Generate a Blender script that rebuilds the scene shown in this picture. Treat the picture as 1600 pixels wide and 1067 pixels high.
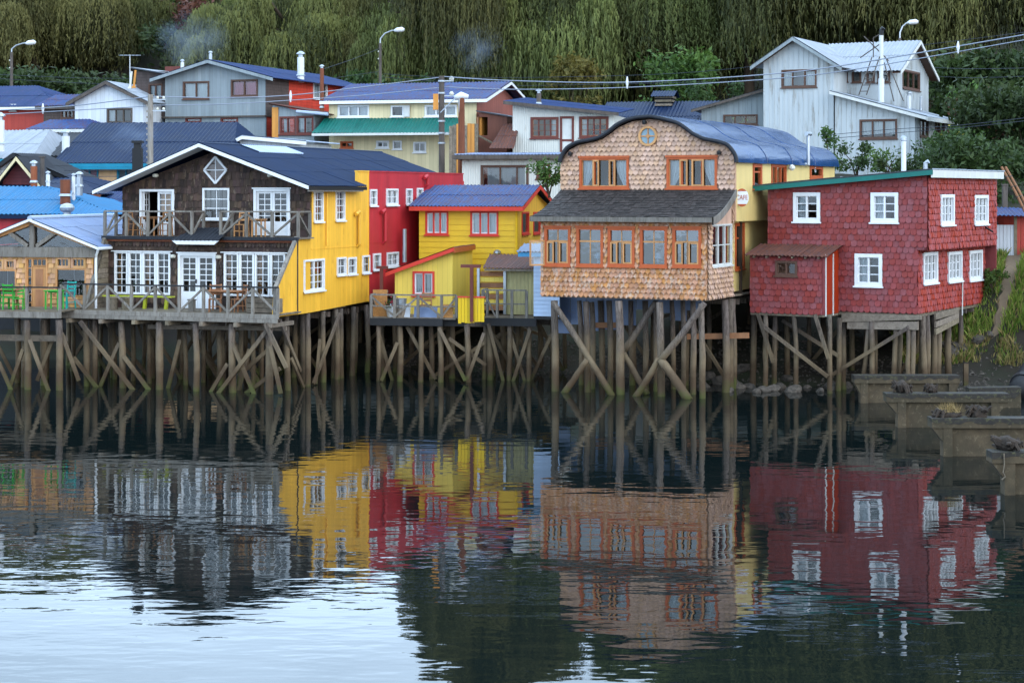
import bpy, bmesh, math, random
from mathutils import Vector, Matrix
random.seed(7)
for o in list(bpy.data.objects): bpy.data.objects.remove(o)
SC = bpy.context.scene
COL = SC.collection
# ---------------------------------------------------------------- camera
F_PX, HZ, CAM_H = 2900.0, 300.0, 7.2
cam_d = bpy.data.cameras.new('camera'); cam = bpy.data.objects.new('camera', cam_d); COL.objects.link(cam)
cam.location = (0, 0, CAM_H); cam.rotation_euler = (math.radians(90), 0, 0)
cam_d.sensor_width = 36.0; cam_d.lens = F_PX / 1600 * 36
cam_d.shift_y = -(533.5 - HZ) / 1600
cam_d.clip_start = 0.5; cam_d.clip_end = 4000
SC.camera = cam
# ---------------------------------------------------------------- sky, sun, exposure
SUN_EL, SUN_AZ = math.radians(24), math.radians(140)      # azimuth measured from +Y towards +X (behind the camera, to the right)
w = bpy.data.worlds.new('World'); SC.world = w; w.use_nodes = True
nt = w.node_tree; nt.nodes.clear()
sky = nt.nodes.new('ShaderNodeTexSky'); sky.sky_type = 'NISHITA'; sky.sun_disc = False
sky.sun_elevation = SUN_EL; sky.sun_rotation = SUN_AZ
sky.air_density = 1.0; sky.dust_density = 1.5; sky.ozone_density = 1.5
bg = nt.nodes.new('ShaderNodeBackground'); bg.inputs['Strength'].default_value = 0.12
wo = nt.nodes.new('ShaderNodeOutputWorld')
# thin bright cloud over the whole sky: Nishita blue shows through the gaps
tc = nt.nodes.new('ShaderNodeTexCoord'); wm = nt.nodes.new('ShaderNodeMapping'); wm.inputs['Scale'].default_value = (1, 1, 3.2)
nt.links.new(tc.outputs['Generated'], wm.inputs[0])
cn = nt.nodes.new('ShaderNodeTexNoise'); cn.inputs['Scale'].default_value = 2.1; cn.inputs['Detail'].default_value = 6; cn.inputs['Roughness'].default_value = .55
nt.links.new(wm.outputs[0], cn.inputs['Vector'])
cr_ = nt.nodes.new('ShaderNodeMapRange'); cr_.inputs[1].default_value = .36; cr_.inputs[2].default_value = .62; cr_.inputs[3].default_value = .45; cr_.inputs[4].default_value = .97
nt.links.new(cn.outputs['Fac'], cr_.inputs[0])
cm = nt.nodes.new('ShaderNodeMix'); cm.data_type = 'RGBA'; cm.inputs[7].default_value = (10.2, 13.5, 17.4, 1)
nt.links.new(cr_.outputs[0], cm.inputs[0]); nt.links.new(sky.outputs[0], cm.inputs[6])
nt.links.new(cm.outputs[2], bg.inputs[0]); nt.links.new(bg.outputs[0], wo.inputs[0])
sd = bpy.data.lights.new('sun', 'SUN'); sun = bpy.data.objects.new('sun', sd); COL.objects.link(sun)
sd.energy = 0.5; sd.angle = math.radians(40); sd.color = (1.0, 0.95, 0.88)
sdir = Vector((math.sin(SUN_AZ) * math.cos(SUN_EL), math.cos(SUN_AZ) * math.cos(SUN_EL), math.sin(SUN_EL)))
sun.rotation_euler = sdir.to_track_quat('Z', 'Y').to_euler()
sun.location = (20, -40, 60)
vs = SC.view_settings; vs.view_transform = 'Standard'; vs.look = 'None'; vs.gamma = 1.0
vs.use_curve_mapping = False; vs.exposure = 1.08
# ---------------------------------------------------------------- helpers
def lin(r, g, b):
    f = lambda c: (c/255/12.92 if c/255 <= .04045 else ((c/255+.055)/1.055)**2.4)
    return (f(r), f(g), f(b))
def P(px, py, Y):
    return Vector(((px-800)*Y/F_PX, Y, CAM_H-(py-HZ)*Y/F_PX))
def WY(py):
    return CAM_H*F_PX/(py-HZ)
class Fr:
    """a building's own frame: x along its front to the right, y into its depth, z up from the water"""
    def __init__(s, px, Y, deg, z0=0.0):
        s.th = math.radians(deg); s.o = ((px-800)*Y/F_PX, Y); s.z0 = z0
        s.c, s.s = math.cos(s.th), math.sin(s.th)
    def loc(s, X, Y):
        dx, dy = X-s.o[0], Y-s.o[1]
        return (dx*s.c-dy*s.s, dx*s.s+dy*s.c)
    def w(s, x, y, z):
        return Vector((s.o[0]+x*s.c+y*s.s, s.o[1]-x*s.s+y*s.c, z))
    def _ray(s, px):
        cx, cy = s.loc(0, 0); ex, ey = s.loc((px-800)/F_PX, 1)
        return cx, cy, ex-cx, ey-cy
    def f(s, px, py, y=0.0):
        cx, cy, dx, dy = s._ray(px); t = (y-cy)/dy
        return (cx+dx*t, CAM_H-(py-HZ)/F_PX*t)
    def s_(s, px, py, x=0.0):
        cx, cy, dx, dy = s._ray(px); t = (x-cx)/dx
        return (cy+dy*t, CAM_H-(py-HZ)/F_PX*t)
    def empty(s, name, label, cat, group=None):
        e = bpy.data.objects.new(name, None); COL.objects.link(e)
        e.location = (s.o[0], s.o[1], s.z0); e.rotation_euler = (0, 0, -s.th)
        e.empty_display_size = .3
        tag(e, label, cat, group); e['zoff'] = s.z0
        return e
def tag(o, label=None, cat=None, group=None, kind=None):
    if label: o['label'] = label
    if cat: o['category'] = cat
    if group: o['group'] = group
    if kind: o['kind'] = kind
    return o
def thing(name, label, cat, loc, rz=0, group=None):
    e = bpy.data.objects.new(name, None); COL.objects.link(e)
    e.location = loc; e.rotation_euler = (0, 0, rz); e.empty_display_size = .2
    return tag(e, label, cat, group)
def link_obj(name, me, parent=None):
    o = bpy.data.objects.new(name, me); COL.objects.link(o)
    if parent is not None:
        o.parent = parent
        if parent.type == 'EMPTY' and 'zoff' in parent: o.location = (0, 0, -parent['zoff'])
    return o
class MB:
    def __init__(s): s.v = []; s.fc = []; s.mi = []
    def poly(s, pts, m=0):
        n = len(s.v); s.v += [tuple(p) for p in pts]; s.fc.append(tuple(range(n, n+len(pts)))); s.mi.append(m); return s
    def faces(s, pts, fs, m=0):
        n = len(s.v); s.v += [tuple(p) for p in pts]
        for f in fs: s.fc.append(tuple(n+i for i in f)); s.mi.append(m)
        return s
    def box(s, x0, x1, y0, y1, z0, z1, m=0, mp=None):
        p = [(x, y, z) for z in (z0, z1) for y in (y0, y1) for x in (x0, x1)]
        if mp: p = [mp(*q) for q in p]
        return s.faces(p, [(0,2,3,1),(4,5,7,6),(0,1,5,4),(2,6,7,3),(0,4,6,2),(1,3,7,5)], m)
    def beam(s, p, q, w, h, m=0, side=None):
        p, q = Vector(p), Vector(q); d = (q-p).normalized()
        a = Vector(side) if side is not None else d.cross(Vector((0, 0, 1)))
        if a.length < 1e-4: a = Vector((1, 0, 0))
        a.normalize(); b = a.cross(d).normalized()
        a = a*w/2; b = b*h/2
        pts = [p-a-b, p+a-b, p+a+b, p-a+b, q-a-b, q+a-b, q+a+b, q-a+b]
        return s.faces(pts, [(3,2,1,0),(4,5,6,7),(0,1,5,4),(1,2,6,5),(2,3,7,6),(3,0,4,7)], m)
    def tube(s, pts, rs, n=8, m=0, caps=True):
        pts = [Vector(p) for p in pts]
        if not hasattr(rs, '__len__'): rs = [rs]*len(pts)
        base = len(s.v); ref = None
        for i, p in enumerate(pts):
            d = (pts[min(i+1, len(pts)-1)]-pts[max(i-1, 0)]).normalized()
            if ref is None: ref = d.orthogonal().normalized()
            a = (ref-d*ref.dot(d)).normalized(); b = d.cross(a); ref = a
            for k in range(n):
                t = 2*math.pi*k/n; s.v.append(tuple(p+(a*math.cos(t)+b*math.sin(t))*rs[i]))
        for i in range(len(pts)-1):
            for k in range(n):
                s.fc.append((base+i*n+k, base+i*n+(k+1) % n, base+(i+1)*n+(k+1) % n, base+(i+1)*n+k)); s.mi.append(m)
        if caps:
            s.fc.append(tuple(base+k for k in reversed(range(n)))); s.mi.append(m)
            e = base+(len(pts)-1)*n; s.fc.append(tuple(e+k for k in range(n))); s.mi.append(m)
        return s
    def prism(s, poly, b0, b1, mp, m=0):
        n = len(poly)
        pts = [mp(a, b0, z) for a, z in poly]+[mp(a, b1, z) for a, z in poly]
        fs = [tuple(range(n)), tuple(reversed(range(n, 2*n)))]+[(i, n+i, n+(i+1) % n, (i+1) % n) for i in range(n)]
        return s.faces(pts, fs, m)
    def lathe(s, c, prof, n=12, m=0):
        c = Vector(c); base = len(s.v)
        for r, z in prof:
            for k in range(n):
                t = 2*math.pi*k/n; s.v.append((c.x+r*math.cos(t), c.y+r*math.sin(t), c.z+z))
        for i in range(len(prof)-1):
            for k in range(n):
                s.fc.append((base+i*n+k, base+i*n+(k+1) % n, base+(i+1)*n+(k+1) % n, base+(i+1)*n+k)); s.mi.append(m)
        s.fc.append(tuple(base+k for k in reversed(range(n)))); s.mi.append(m)
        e = base+(len(prof)-1)*n; s.fc.append(tuple(e+k for k in range(n))); s.mi.append(m)
        return s
    def build(s, name, mats, parent=None, smooth=False, label=None, cat=None, group=None, kind=None):
        me = bpy.data.meshes.new(name); me.from_pydata(s.v, [], s.fc)
        if not isinstance(mats, (list, tuple)): mats = [mats]
        for m in mats: me.materials.append(m)
        if len(mats) > 1: me.polygons.foreach_set('material_index', s.mi)
        if smooth: me.polygons.foreach_set('use_smooth', [True]*len(s.fc))
        me.update()
        o = link_obj(name, me, parent)
        return tag(o, label, cat, group, kind)
def FM(y0=0.0):        # maps (along, inward, up) onto a front face
    return lambda a, b, z: (a, y0+b, z)
def SM(x0=0.0):        # onto a right-hand side face
    return lambda a, b, z: (x0-b, a, z)
def LM(x0=0.0):        # onto a left-hand side face
    return lambda a, b, z: (x0+b, a, z)
def lerp_pl(pts, a):
    if a <= pts[0][0]: return pts[0][1]
    for (a0, z0), (a1, z1) in zip(pts, pts[1:]):
        if a <= a1: return z0+(z1-z0)*(a-a0)/max(a1-a0, 1e-9)
    return pts[-1][1]
def wall(parent, mp, top, bot, openings, mat, thick=.12, name='wall', inner=None):
    """a solid wall slab with real openings: top / bot are polylines (along, z)"""
    mb = MB(); T = thick
    A0, A1 = top[0][0], top[-1][0]
    br = sorted(set([round(a, 4) for a, _ in top]+[round(a, 4) for a, _ in bot if A0 < a < A1]+[round(v, 4) for o in openings for v in o[:2] if A0 < v < A1]))
    for a0, a1 in zip(br, br[1:]):
        if a1-a0 < 1e-4: continue
        am = (a0+a1)/2; e = 1e-6
        ops = sorted([(o[2], o[3]) for o in openings if o[0] < am < o[1]])
        t0, t1 = lerp_pl(top, a0+e), lerp_pl(top, a1-e); b0, b1 = lerp_pl(bot, a0+e), lerp_pl(bot, a1-e)
        lo0, lo1 = b0, b1; segs = []
        for z0, z1 in ops: segs.append((lo0, lo1, z0, z0)); lo0 = lo1 = z1
        segs.append((lo0, lo1, t0, t1))
        for i, (l0, l1, h0, h1) in enumerate(segs):
            mb.poly([mp(a0, 0, l0), mp(a1, 0, l1), mp(a1, 0, h1), mp(a0, 0, h0)])
            mb.poly([mp(a0, T, l0), mp(a0, T, h0), mp(a1, T, h1), mp(a1, T, l1)], 1 if inner else 0)
            mb.poly([mp(a0, 0, h0), mp(a1, 0, h1), mp(a1, T, h1), mp(a0, T, h0)])
            mb.poly([mp(a0, 0, l0), mp(a0, T, l0), mp(a1, T, l1), mp(a1, 0, l1)])
    for o in openings:
        for a in o[:2]: mb.poly([mp(a, 0, o[2]), mp(a, T, o[2]), mp(a, T, o[3]), mp(a, 0, o[3])])
    for a in (A0, A1):
        mb.poly([mp(a, 0, lerp_pl(bot, a)), mp(a, T, lerp_pl(bot, a)), mp(a, T, lerp_pl(top, a)), mp(a, 0, lerp_pl(top, a))])
    return mb.build(name, [mat]+([inner] if inner else []), parent)
def window(parent, mp, a0, a1, z0, z1, mat, nx=2, nz=2, fw=.07, proud=.035, depth=.09, mull=(), bar=.028, curtain=None, cur_mat=None,
           sill=.05, glass=None, trans=None, name='window', barmat=None, head=0.0, sash=None):
    """window or door frame (a part) with its glazing bars and single panes (sub-parts)"""
    mb = MB()
    mb.box(a0, a0+fw, -proud, depth, z0, z1, 0, mp); mb.box(a1-fw, a1, -proud, depth, z0, z1, 0, mp)
    mb.box(a0+fw, a1-fw, -proud, depth, z0, z0+fw, 0, mp); mb.box(a0+fw, a1-fw, -proud, depth, z1-fw, z1, 0, mp)
    if sill: mb.box(a0-sill, a1+sill, -proud-.05, -proud+.005, z0-.045, z0+.012, 0, mp)
    if head: mb.box(a0-.04, a1+.04, -proud-.03, -proud+.005, z1-.02, z1+head, 0, mp)
    W, Hh = a1-a0-2*fw, z1-z0-2*fw
    ms = [a0+fw+W*t for t in mull]
    for c in ms: mb.box(c-.035, c+.035, -proud*.5, depth*.9, z0+fw, z1-fw, 0, mp)
    wo = mb.build(name, mat, parent)
    edges = [a0+fw]+ms+[a1-fw]; gb = MB(); nb = 0
    nn = max(1, nx//max(1, len(edges)-1)); cells = []
    zt = trans if trans else None
    zr = [(z0+fw, z1-fw, nz)] if not zt else [(z0+fw, z0+fw+Hh*zt, nz), (z0+fw+Hh*zt, z1-fw, 1)]
    if zt: gb.box(a0+fw, a1-fw, .012, .06, z0+fw+Hh*zt-.03, z0+fw+Hh*zt+.03, 0, mp); nb += 1
    for e0, e1 in zip(edges, edges[1:]):
        if len(edges) > 2 or sash:
            q = sash or .03
            gb.box(e0, e0+q, .015, .055, z0+fw, z1-fw, 0, mp); gb.box(e1-q, e1, .015, .055, z0+fw, z1-fw, 0, mp)
            gb.box(e0+q, e1-q, .015, .055, z0+fw, z0+fw+q, 0, mp); gb.box(e0+q, e1-q, .015, .055, z1-fw-q, z1-fw, 0, mp); nb += 1
        for i in range(1, nn):
            c = e0+(e1-e0)*i/nn; gb.box(c-bar/2, c+bar/2, .018, .05, z0+fw, z1-fw, 0, mp); nb += 1
        for (za, zb, k) in zr:
            for j in range(1, k):
                c = za+(zb-za)*j/k; gb.box(e0, e1, .02, .048, c-bar/2, c+bar/2, 0, mp); nb += 1
            for i in range(nn):
                for j in range(k): cells.append((e0+(e1-e0)*i/nn, e0+(e1-e0)*(i+1)/nn, za+(zb-za)*j/k, za+(zb-za)*(j+1)/k))
    if nb: gb.build('glazing_bars', barmat or mat, wo)
    if glass is not False:
        for (p0, p1, q0, q1) in cells:
            t = [random.uniform(-.003, .003) for _ in range(3)]
            MB().poly([mp(p0, .034+t[0], q0), mp(p1, .034-t[0]+t[1], q0), mp(p1, .034-t[0]-t[1], q1), mp(p0, .034+t[0]-t[1], q1)]).build('pane', glass or MAT['glass'], wo)
    if curtain:
        for (c0, c1, style) in curtain:
            x0, x1 = a0+fw+W*c0, a0+fw+W*c1; n = 14; cb = MB(); zt_, zb_ = z1-fw*.5, z0+fw*.5
            row = []
            for i in range(n+1):
                t = i/n; bb = depth+.06+.022*math.sin(t*n*1.9+x0*9)
                if style == 'tie':      # swept to the left side
                    xb = x0+(x1-x0)*t*.55; xt = x0+(x1-x0)*t
                    row.append([(xt, bb, zt_), (x0+(x1-x0)*t*.85, bb, zt_+(zb_-zt_)*.45), (xb*.6+x0*.4, bb, zb_+.05)])
                elif style == 'tier':
                    xt = x0+(x1-x0)*t
                    row.append([(xt, bb, zt_), (x1-(x1-x0)*(1-t)*.85, bb, zt_+(zb_-zt_)*.45), (x1-(x1-x0)*(1-t)*.35, bb, zb_+.05)])
                else:
                    xt = x0+(x1-x0)*t; zz = zb_ if style == 'full' else zt_+(zb_-zt_)*style
                    row.append([(xt, bb, zt_), (xt, bb, (zt_+zz)/2), (xt, bb+.01, zz)])
            for r0, r1 in zip(row, row[1:]):
                for k in range(2): cb.poly([mp(*r0[k]), mp(*r1[k]), mp(*r1[k+1]), mp(*r0[k+1])])
            cb.build('curtain', cur_mat or MAT['curtain'], wo, smooth=True)
    return wo
def roof(parent, e0, e1, r0, r1, mat, pitch=.16, amp=.022, rows=2, sheet=.96, name='roof_sheet', flat=False, jit=.006):
    """corrugated sheets laid between an eave e0-e1 and a ridge r0-r1, each sheet an object of its own"""
    e0, e1, r0, r1 = map(Vector, (e0, e1, r0, r1)); E = e1-e0; L = E.length; E = E/L
    s0, s1 = (r0-e0).dot(E), (r1-e0).dot(E)
    up = (r0-e0)-E*s0
    N = E.cross(up).normalized()
    if N.z < 0: N = -N
    S0, S1 = min(0, s0), max(L, s1)
    def vr(s):
        lo, hi = 0.0, 1.0
        if s0 > .02 and s < s0: hi = min(hi, s/s0)
        if s1 < L-.02 and s > s1: hi = min(hi, (L-s)/(L-s1))
        if s0 < -.02 and s < 0: lo = max(lo, s/s0)
        if s1 > L+.02 and s > L: lo = max(lo, (s-L)/(s1-L))
        return lo, max(lo, hi)
    n = max(1, round((S1-S0)/sheet)); out = []
    per = 4
    for r in range(rows):
        va, vb = r/rows, (r+1)/rows+(0.02 if r < rows-1 else 0)
        for k in range(n):
            sa, sb = S0+(S1-S0)*k/n, S0+(S1-S0)*(k+1)/n
            m = max(1, round((sb-sa)/pitch))*per if not flat else 2
            mb = MB(); tj = random.uniform(-jit, jit); cols = []
            for i in range(m+1):
                s = sa+(sb-sa)*i/m; lo, hi = vr(s)
                v0, v1 = max(va, lo), min(vb, hi)
                if v1 <= v0: v1 = v0
                h = 0 if flat else amp*math.cos(2*math.pi*i/per)
                off0 = N*(h+.004+(.012 if r else 0)+tj+.002*(k % 2)); off1 = N*(h+tj+.002*(k % 2))
                p0 = e0+E*s+up*v0; p1 = e0+E*s+up*v1
                cols.append((p0+off0, p1+off1, v1-v0))
            for c0, c1 in zip(cols, cols[1:]):
                if c0[2]+c1[2] < 1e-4: continue
                mb.poly([c0[0], c1[0], c1[1], c0[1]])
                d = N*.02
                mb.poly([c0[0]-d, c0[1]-d, c1[1]-d, c1[0]-d]); mb.poly([c0[0], c0[0]-d, c1[0]-d, c1[0]])
            if mb.fc: out.append(mb.build(name, mat, parent, smooth=False))
    return out
_shg = {}
def shingle_verts(shape):
    # unit shingle: x -.5..0.5, z 0 (butt) .. 1 (top); returns outline bottom points left to right
    if shape == 'scallop': return [(-.5, .40), (-.42, .16), (-.22, .02), (0, 0), (.22, .02), (.42, .16), (.5, .40)]
    if shape == 'wave': return [(-.5, .42), (-.3, .32), (-.13, .04), (0, 0), (.13, .04), (.3, .32), (.5, .42)]
    return [(-.5, .0), (.5, .0)]
def shingles(parent, mp, top, bot, openings, w, h, shape, mat, n_ind=0, lap=1.45, jz=.03, jx=.05, tip=.045, name='shingle', alt=True, sortkey=None, skip=None, thick=.018):
    """lapped wooden shingles over a wall; the first n_ind are single objects, the rest one joined part"""
    A0, A1 = top[0][0], top[-1][0]; zmin = min(z for _, z in bot); zmax = max(z for _, z in top)
    items = []; row = 0; z = zmin-.02
    ol = shingle_verts(shape)
    while z < zmax:
        a = A0-(w*.5 if (alt and row % 2) else 0)+random.uniform(-.02, .02)
        while a < A1:
            ww = w*random.uniform(1-jx, 1+jx); c = a+ww/2; a += ww
            x0, x1 = max(c-ww/2, A0), min(c+ww/2, A1)
            if x1-x0 < w*.2: continue
            cm = (x0+x1)/2; zb = z+random.uniform(-jz, jz)*h; zt = zb+h*lap
            tt = lerp_pl(top, cm); bb = lerp_pl(bot, cm)
            if zb > tt-.04 or zb+h*.5 < bb: continue
            if min(lerp_pl(top, x0), lerp_pl(top, x1)) < zb+.03: continue
            if skip and skip(cm, zb+h/2): continue
            zt = min(zt, min(lerp_pl(top, x0), lerp_pl(top, x1)))
            zb = max(zb, bb-.03); bad = False
            for o in openings:
                if x1 <= o[0] or x0 >= o[1] or zt <= o[2] or zb >= o[3]: continue
                if o[0] <= cm <= o[1]:
                    if o[2] <= zb+h*.35 <= o[3]:
                        if zt > o[3]+.03: zb = o[3]
                        else: bad = True; break
                    elif zb < o[2]: zt = min(zt, o[2])
                    else: bad = True; break
                elif zb+h*.9 < o[2]: zt = min(zt, o[2])
                else:
                    if cm < o[0]: x1 = min(x1, o[0])
                    else: x0 = max(x0, o[1])
            if bad or x1-x0 < .03 or zt-zb < .03: continue
            items.append((x0, x1, zb, zt, random.uniform(.7, 1.3)))
        z += h; row += 1
    if sortkey: items.sort(key=sortkey)
    def add(mb, it, local=False):
        x0, x1, zb, zt, k = it; cx = (x0+x1)/2; W = x1-x0; Hh = zt-zb
        g = (lambda px_, b, pz: (px_, b, pz)) if local else (lambda px_, b, pz: mp(cx+px_, b, zb+pz))
        fr_, bk = [], []
        for (u, v) in ol:
            vz = min(v*h, Hh*.8)
            fr_.append(g(u*W*.97, -tip*k*(1-.0*v), vz)); bk.append(g(u*W*.97, -tip*k+thick, vz))
        tl, tr = g(-.485*W, -.004, Hh), g(.485*W, -.004, Hh)
        n = len(fr_); pts = fr_+bk+[tl, tr]
        fs = [tuple(range(n))+(2*n+1, 2*n)]+[(i, n+i, n+i+1, i+1) for i in range(n-1)]
        fs += [(0, 2*n, n), (n-1, 2*n-1, 2*n+1)]
        mb.faces(pts, fs)
    ind = items[:n_ind]; rest = items[n_ind:]
    for it in ind:
        mb = MB(); add(mb, it); mb.build(name, mat, parent)
    if rest:
        mb = MB()
        for it in rest: add(mb, it)
        mb.build(name+'_courses', mat, parent, kind='stuff')
    return len(items)
def clap(parent, mp, top, bot, openings, pitch, mat, name='plank', tip=.03):
    """lapped horizontal boards, each its own object, cut at the openings"""
    A0, A1 = top[0][0], top[-1][0]; z = min(b for _, b in bot); zt = max(t for _, t in top)
    while z < zt-.02:
        z1 = min(z+pitch*1.06, zt); segs = [(A0, A1)]
        # limit to the part of the wall under the top line
        xs = [A0+(A1-A0)*i/40 for i in range(41)]
        ok = [x for x in xs if lerp_pl(top, x) >= z1-.01 and lerp_pl(bot, x) <= z+.02]
        if not ok: z += pitch; continue
        segs = [(min(ok), max(ok))]
        for o in openings:
            if o[3] <= z+.01 or o[2] >= z1-.01: continue
            ns = []
            for s0, s1 in segs:
                if o[1] <= s0 or o[0] >= s1: ns.append((s0, s1)); continue
                if o[0] > s0: ns.append((s0, o[0]))
                if o[1] < s1: ns.append((o[1], s1))
            segs = ns
        for s0, s1 in segs:
            if s1-s0 < .02: continue
            mb = MB()
            p = [mp(s0, -tip, z), mp(s1, -tip, z), mp(s1, -.006, z1), mp(s0, -.006, z1), mp(s0, -.0, z), mp(s1, -.0, z)]
            mb.faces(p, [(0, 1, 2, 3), (0, 4, 5, 1), (0, 3, 4), (1, 5, 2)])
            mb.build(name, mat, parent)
        z += pitch
def stilt(parent, p, q, r, mat, name='stilt'):
    """a crooked round timber"""
    p, q = Vector(p), Vector(q); n = 7; L = (q-p).length
    a = (q-p).normalized().orthogonal(); b = (q-p).normalized().cross(a)
    ph = random.uniform(0, 6.28); am = random.uniform(.01, .035)*min(1.0, L/3)
    pts, rs = [], []
    for i in range(n+1):
        t = i/n; wv = math.sin(t*3.1+ph)-math.sin(ph)*(1-t)-math.sin(3.1+ph)*t
        pts.append(p+(q-p)*t+(a*math.cos(ph)+b*math.sin(ph))*am*2*wv+(a*random.uniform(-1, 1)+b*random.uniform(-1, 1))*.008)
        rs.append(r*(1.08-.16*t)*random.uniform(.93, 1.07))
    return MB().tube(pts, rs, 9, 0).build(name, mat, parent, smooth=True)
def brace(parent, p, q, w, h, mat, name='brace'):
    return MB().beam(p, q, w, h, 0).build(name, mat, parent)
def chair(name, label, loc, rz, mat, group=None, sc=1.0, slats=True):
    e = thing(name, label, 'chair', loc, rz, group); e.scale = (sc, sc, sc)
    MB().box(-.21, .21, -.21, .21, .43, .46).build('seat', mat, e)
    for x in (-.19, .19):
        MB().beam((x, -.19, 0), (x, -.18, .43), .04, .04).build('leg', mat, e)
        MB().beam((x*1.05, .24, 0), (x, .19, .45), .04, .04).build('leg', mat, e)
        MB().beam((x, .19, .45), (x, .27, .95), .04, .04).build('back_post', mat, e)
    mb = MB()
    for z in ((.62, .75, .89) if slats else (.89,)): mb.box(-.18, .18, .205+(z-.45)*.15, .225+(z-.45)*.15, z-.035, z+.035)
    mb.build('backrest', mat, e)
    mb = MB(); mb.beam((-.19, -.185, .2), (.19, -.185, .2), .025, .025); mb.beam((-.19, -.185, .22), (-.195, .22, .22), .025, .025); mb.beam((.19, -.185, .22), (.195, .22, .22), .025, .025)
    mb.build('stretcher', mat, e)
    return e
def table(name, label, loc, rz, mat, w=.8, d=.7, h=.74, group=None, legs='four'):
    e = thing(name, label, 'table', loc, rz, group)
    n = 5
    for i in range(n): MB().box(-w/2, w/2, -d/2+d*i/n+.005, -d/2+d*(i+1)/n-.005, h-.035, h).build('plank', mat, e)
    for x in (-w/2+.06, w/2-.06):
        for y in (-d/2+.06, d/2-.06): MB().beam((x, y, 0), (x*.97, y*.97, h-.03), .05, .05).build('leg', mat, e)
    MB().box(-w/2+.05, w/2-.05, -.02, .02, h-.1, h-.04).build('apron', mat, e)
    return e
# ---------------------------------------------------------------- materials (all procedural)
MAT = {}
def _n(nt, t, **kw):
    n = nt.nodes.new(t)
    for k, v in kw.items(): setattr(n, k, v)
    return n
def _math(nt, op, a, b=None, clamp=False):
    n = _n(nt, 'ShaderNodeMath', operation=op, use_clamp=clamp)
    for i, v in enumerate((a, b)):
        if v is None: continue
        if isinstance(v, (int, float)): n.inputs[i].default_value = v
        else: nt.links.new(v, n.inputs[i])
    return n.outputs[0]
def _mix(nt, f, a, b, bt='MIX'):
    n = _n(nt, 'ShaderNodeMix', data_type='RGBA', blend_type=bt)
    for i, v in ((0, f), (6, a), (7, b)):
        if isinstance(v, (int, float)): n.inputs[i].default_value = v
        elif isinstance(v, tuple): n.inputs[i].default_value = (*v, 1)
        else: nt.links.new(v, n.inputs[i])
    return n.outputs[2]
def _noise(nt, vec, scale, detail=4, rough=.6):
    n = _n(nt, 'ShaderNodeTexNoise'); n.inputs['Scale'].default_value = scale; n.inputs['Detail'].default_value = detail; n.inputs['Roughness'].default_value = rough
    if vec is not None: nt.links.new(vec, n.inputs['Vector'])
    return n.outputs['Fac']
def _ramp(nt, f, lo, hi):
    n = _n(nt, 'ShaderNodeMapRange'); n.inputs[1].default_value = lo; n.inputs[2].default_value = hi; nt.links.new(f, n.inputs[0]); return n.outputs[0]
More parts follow.
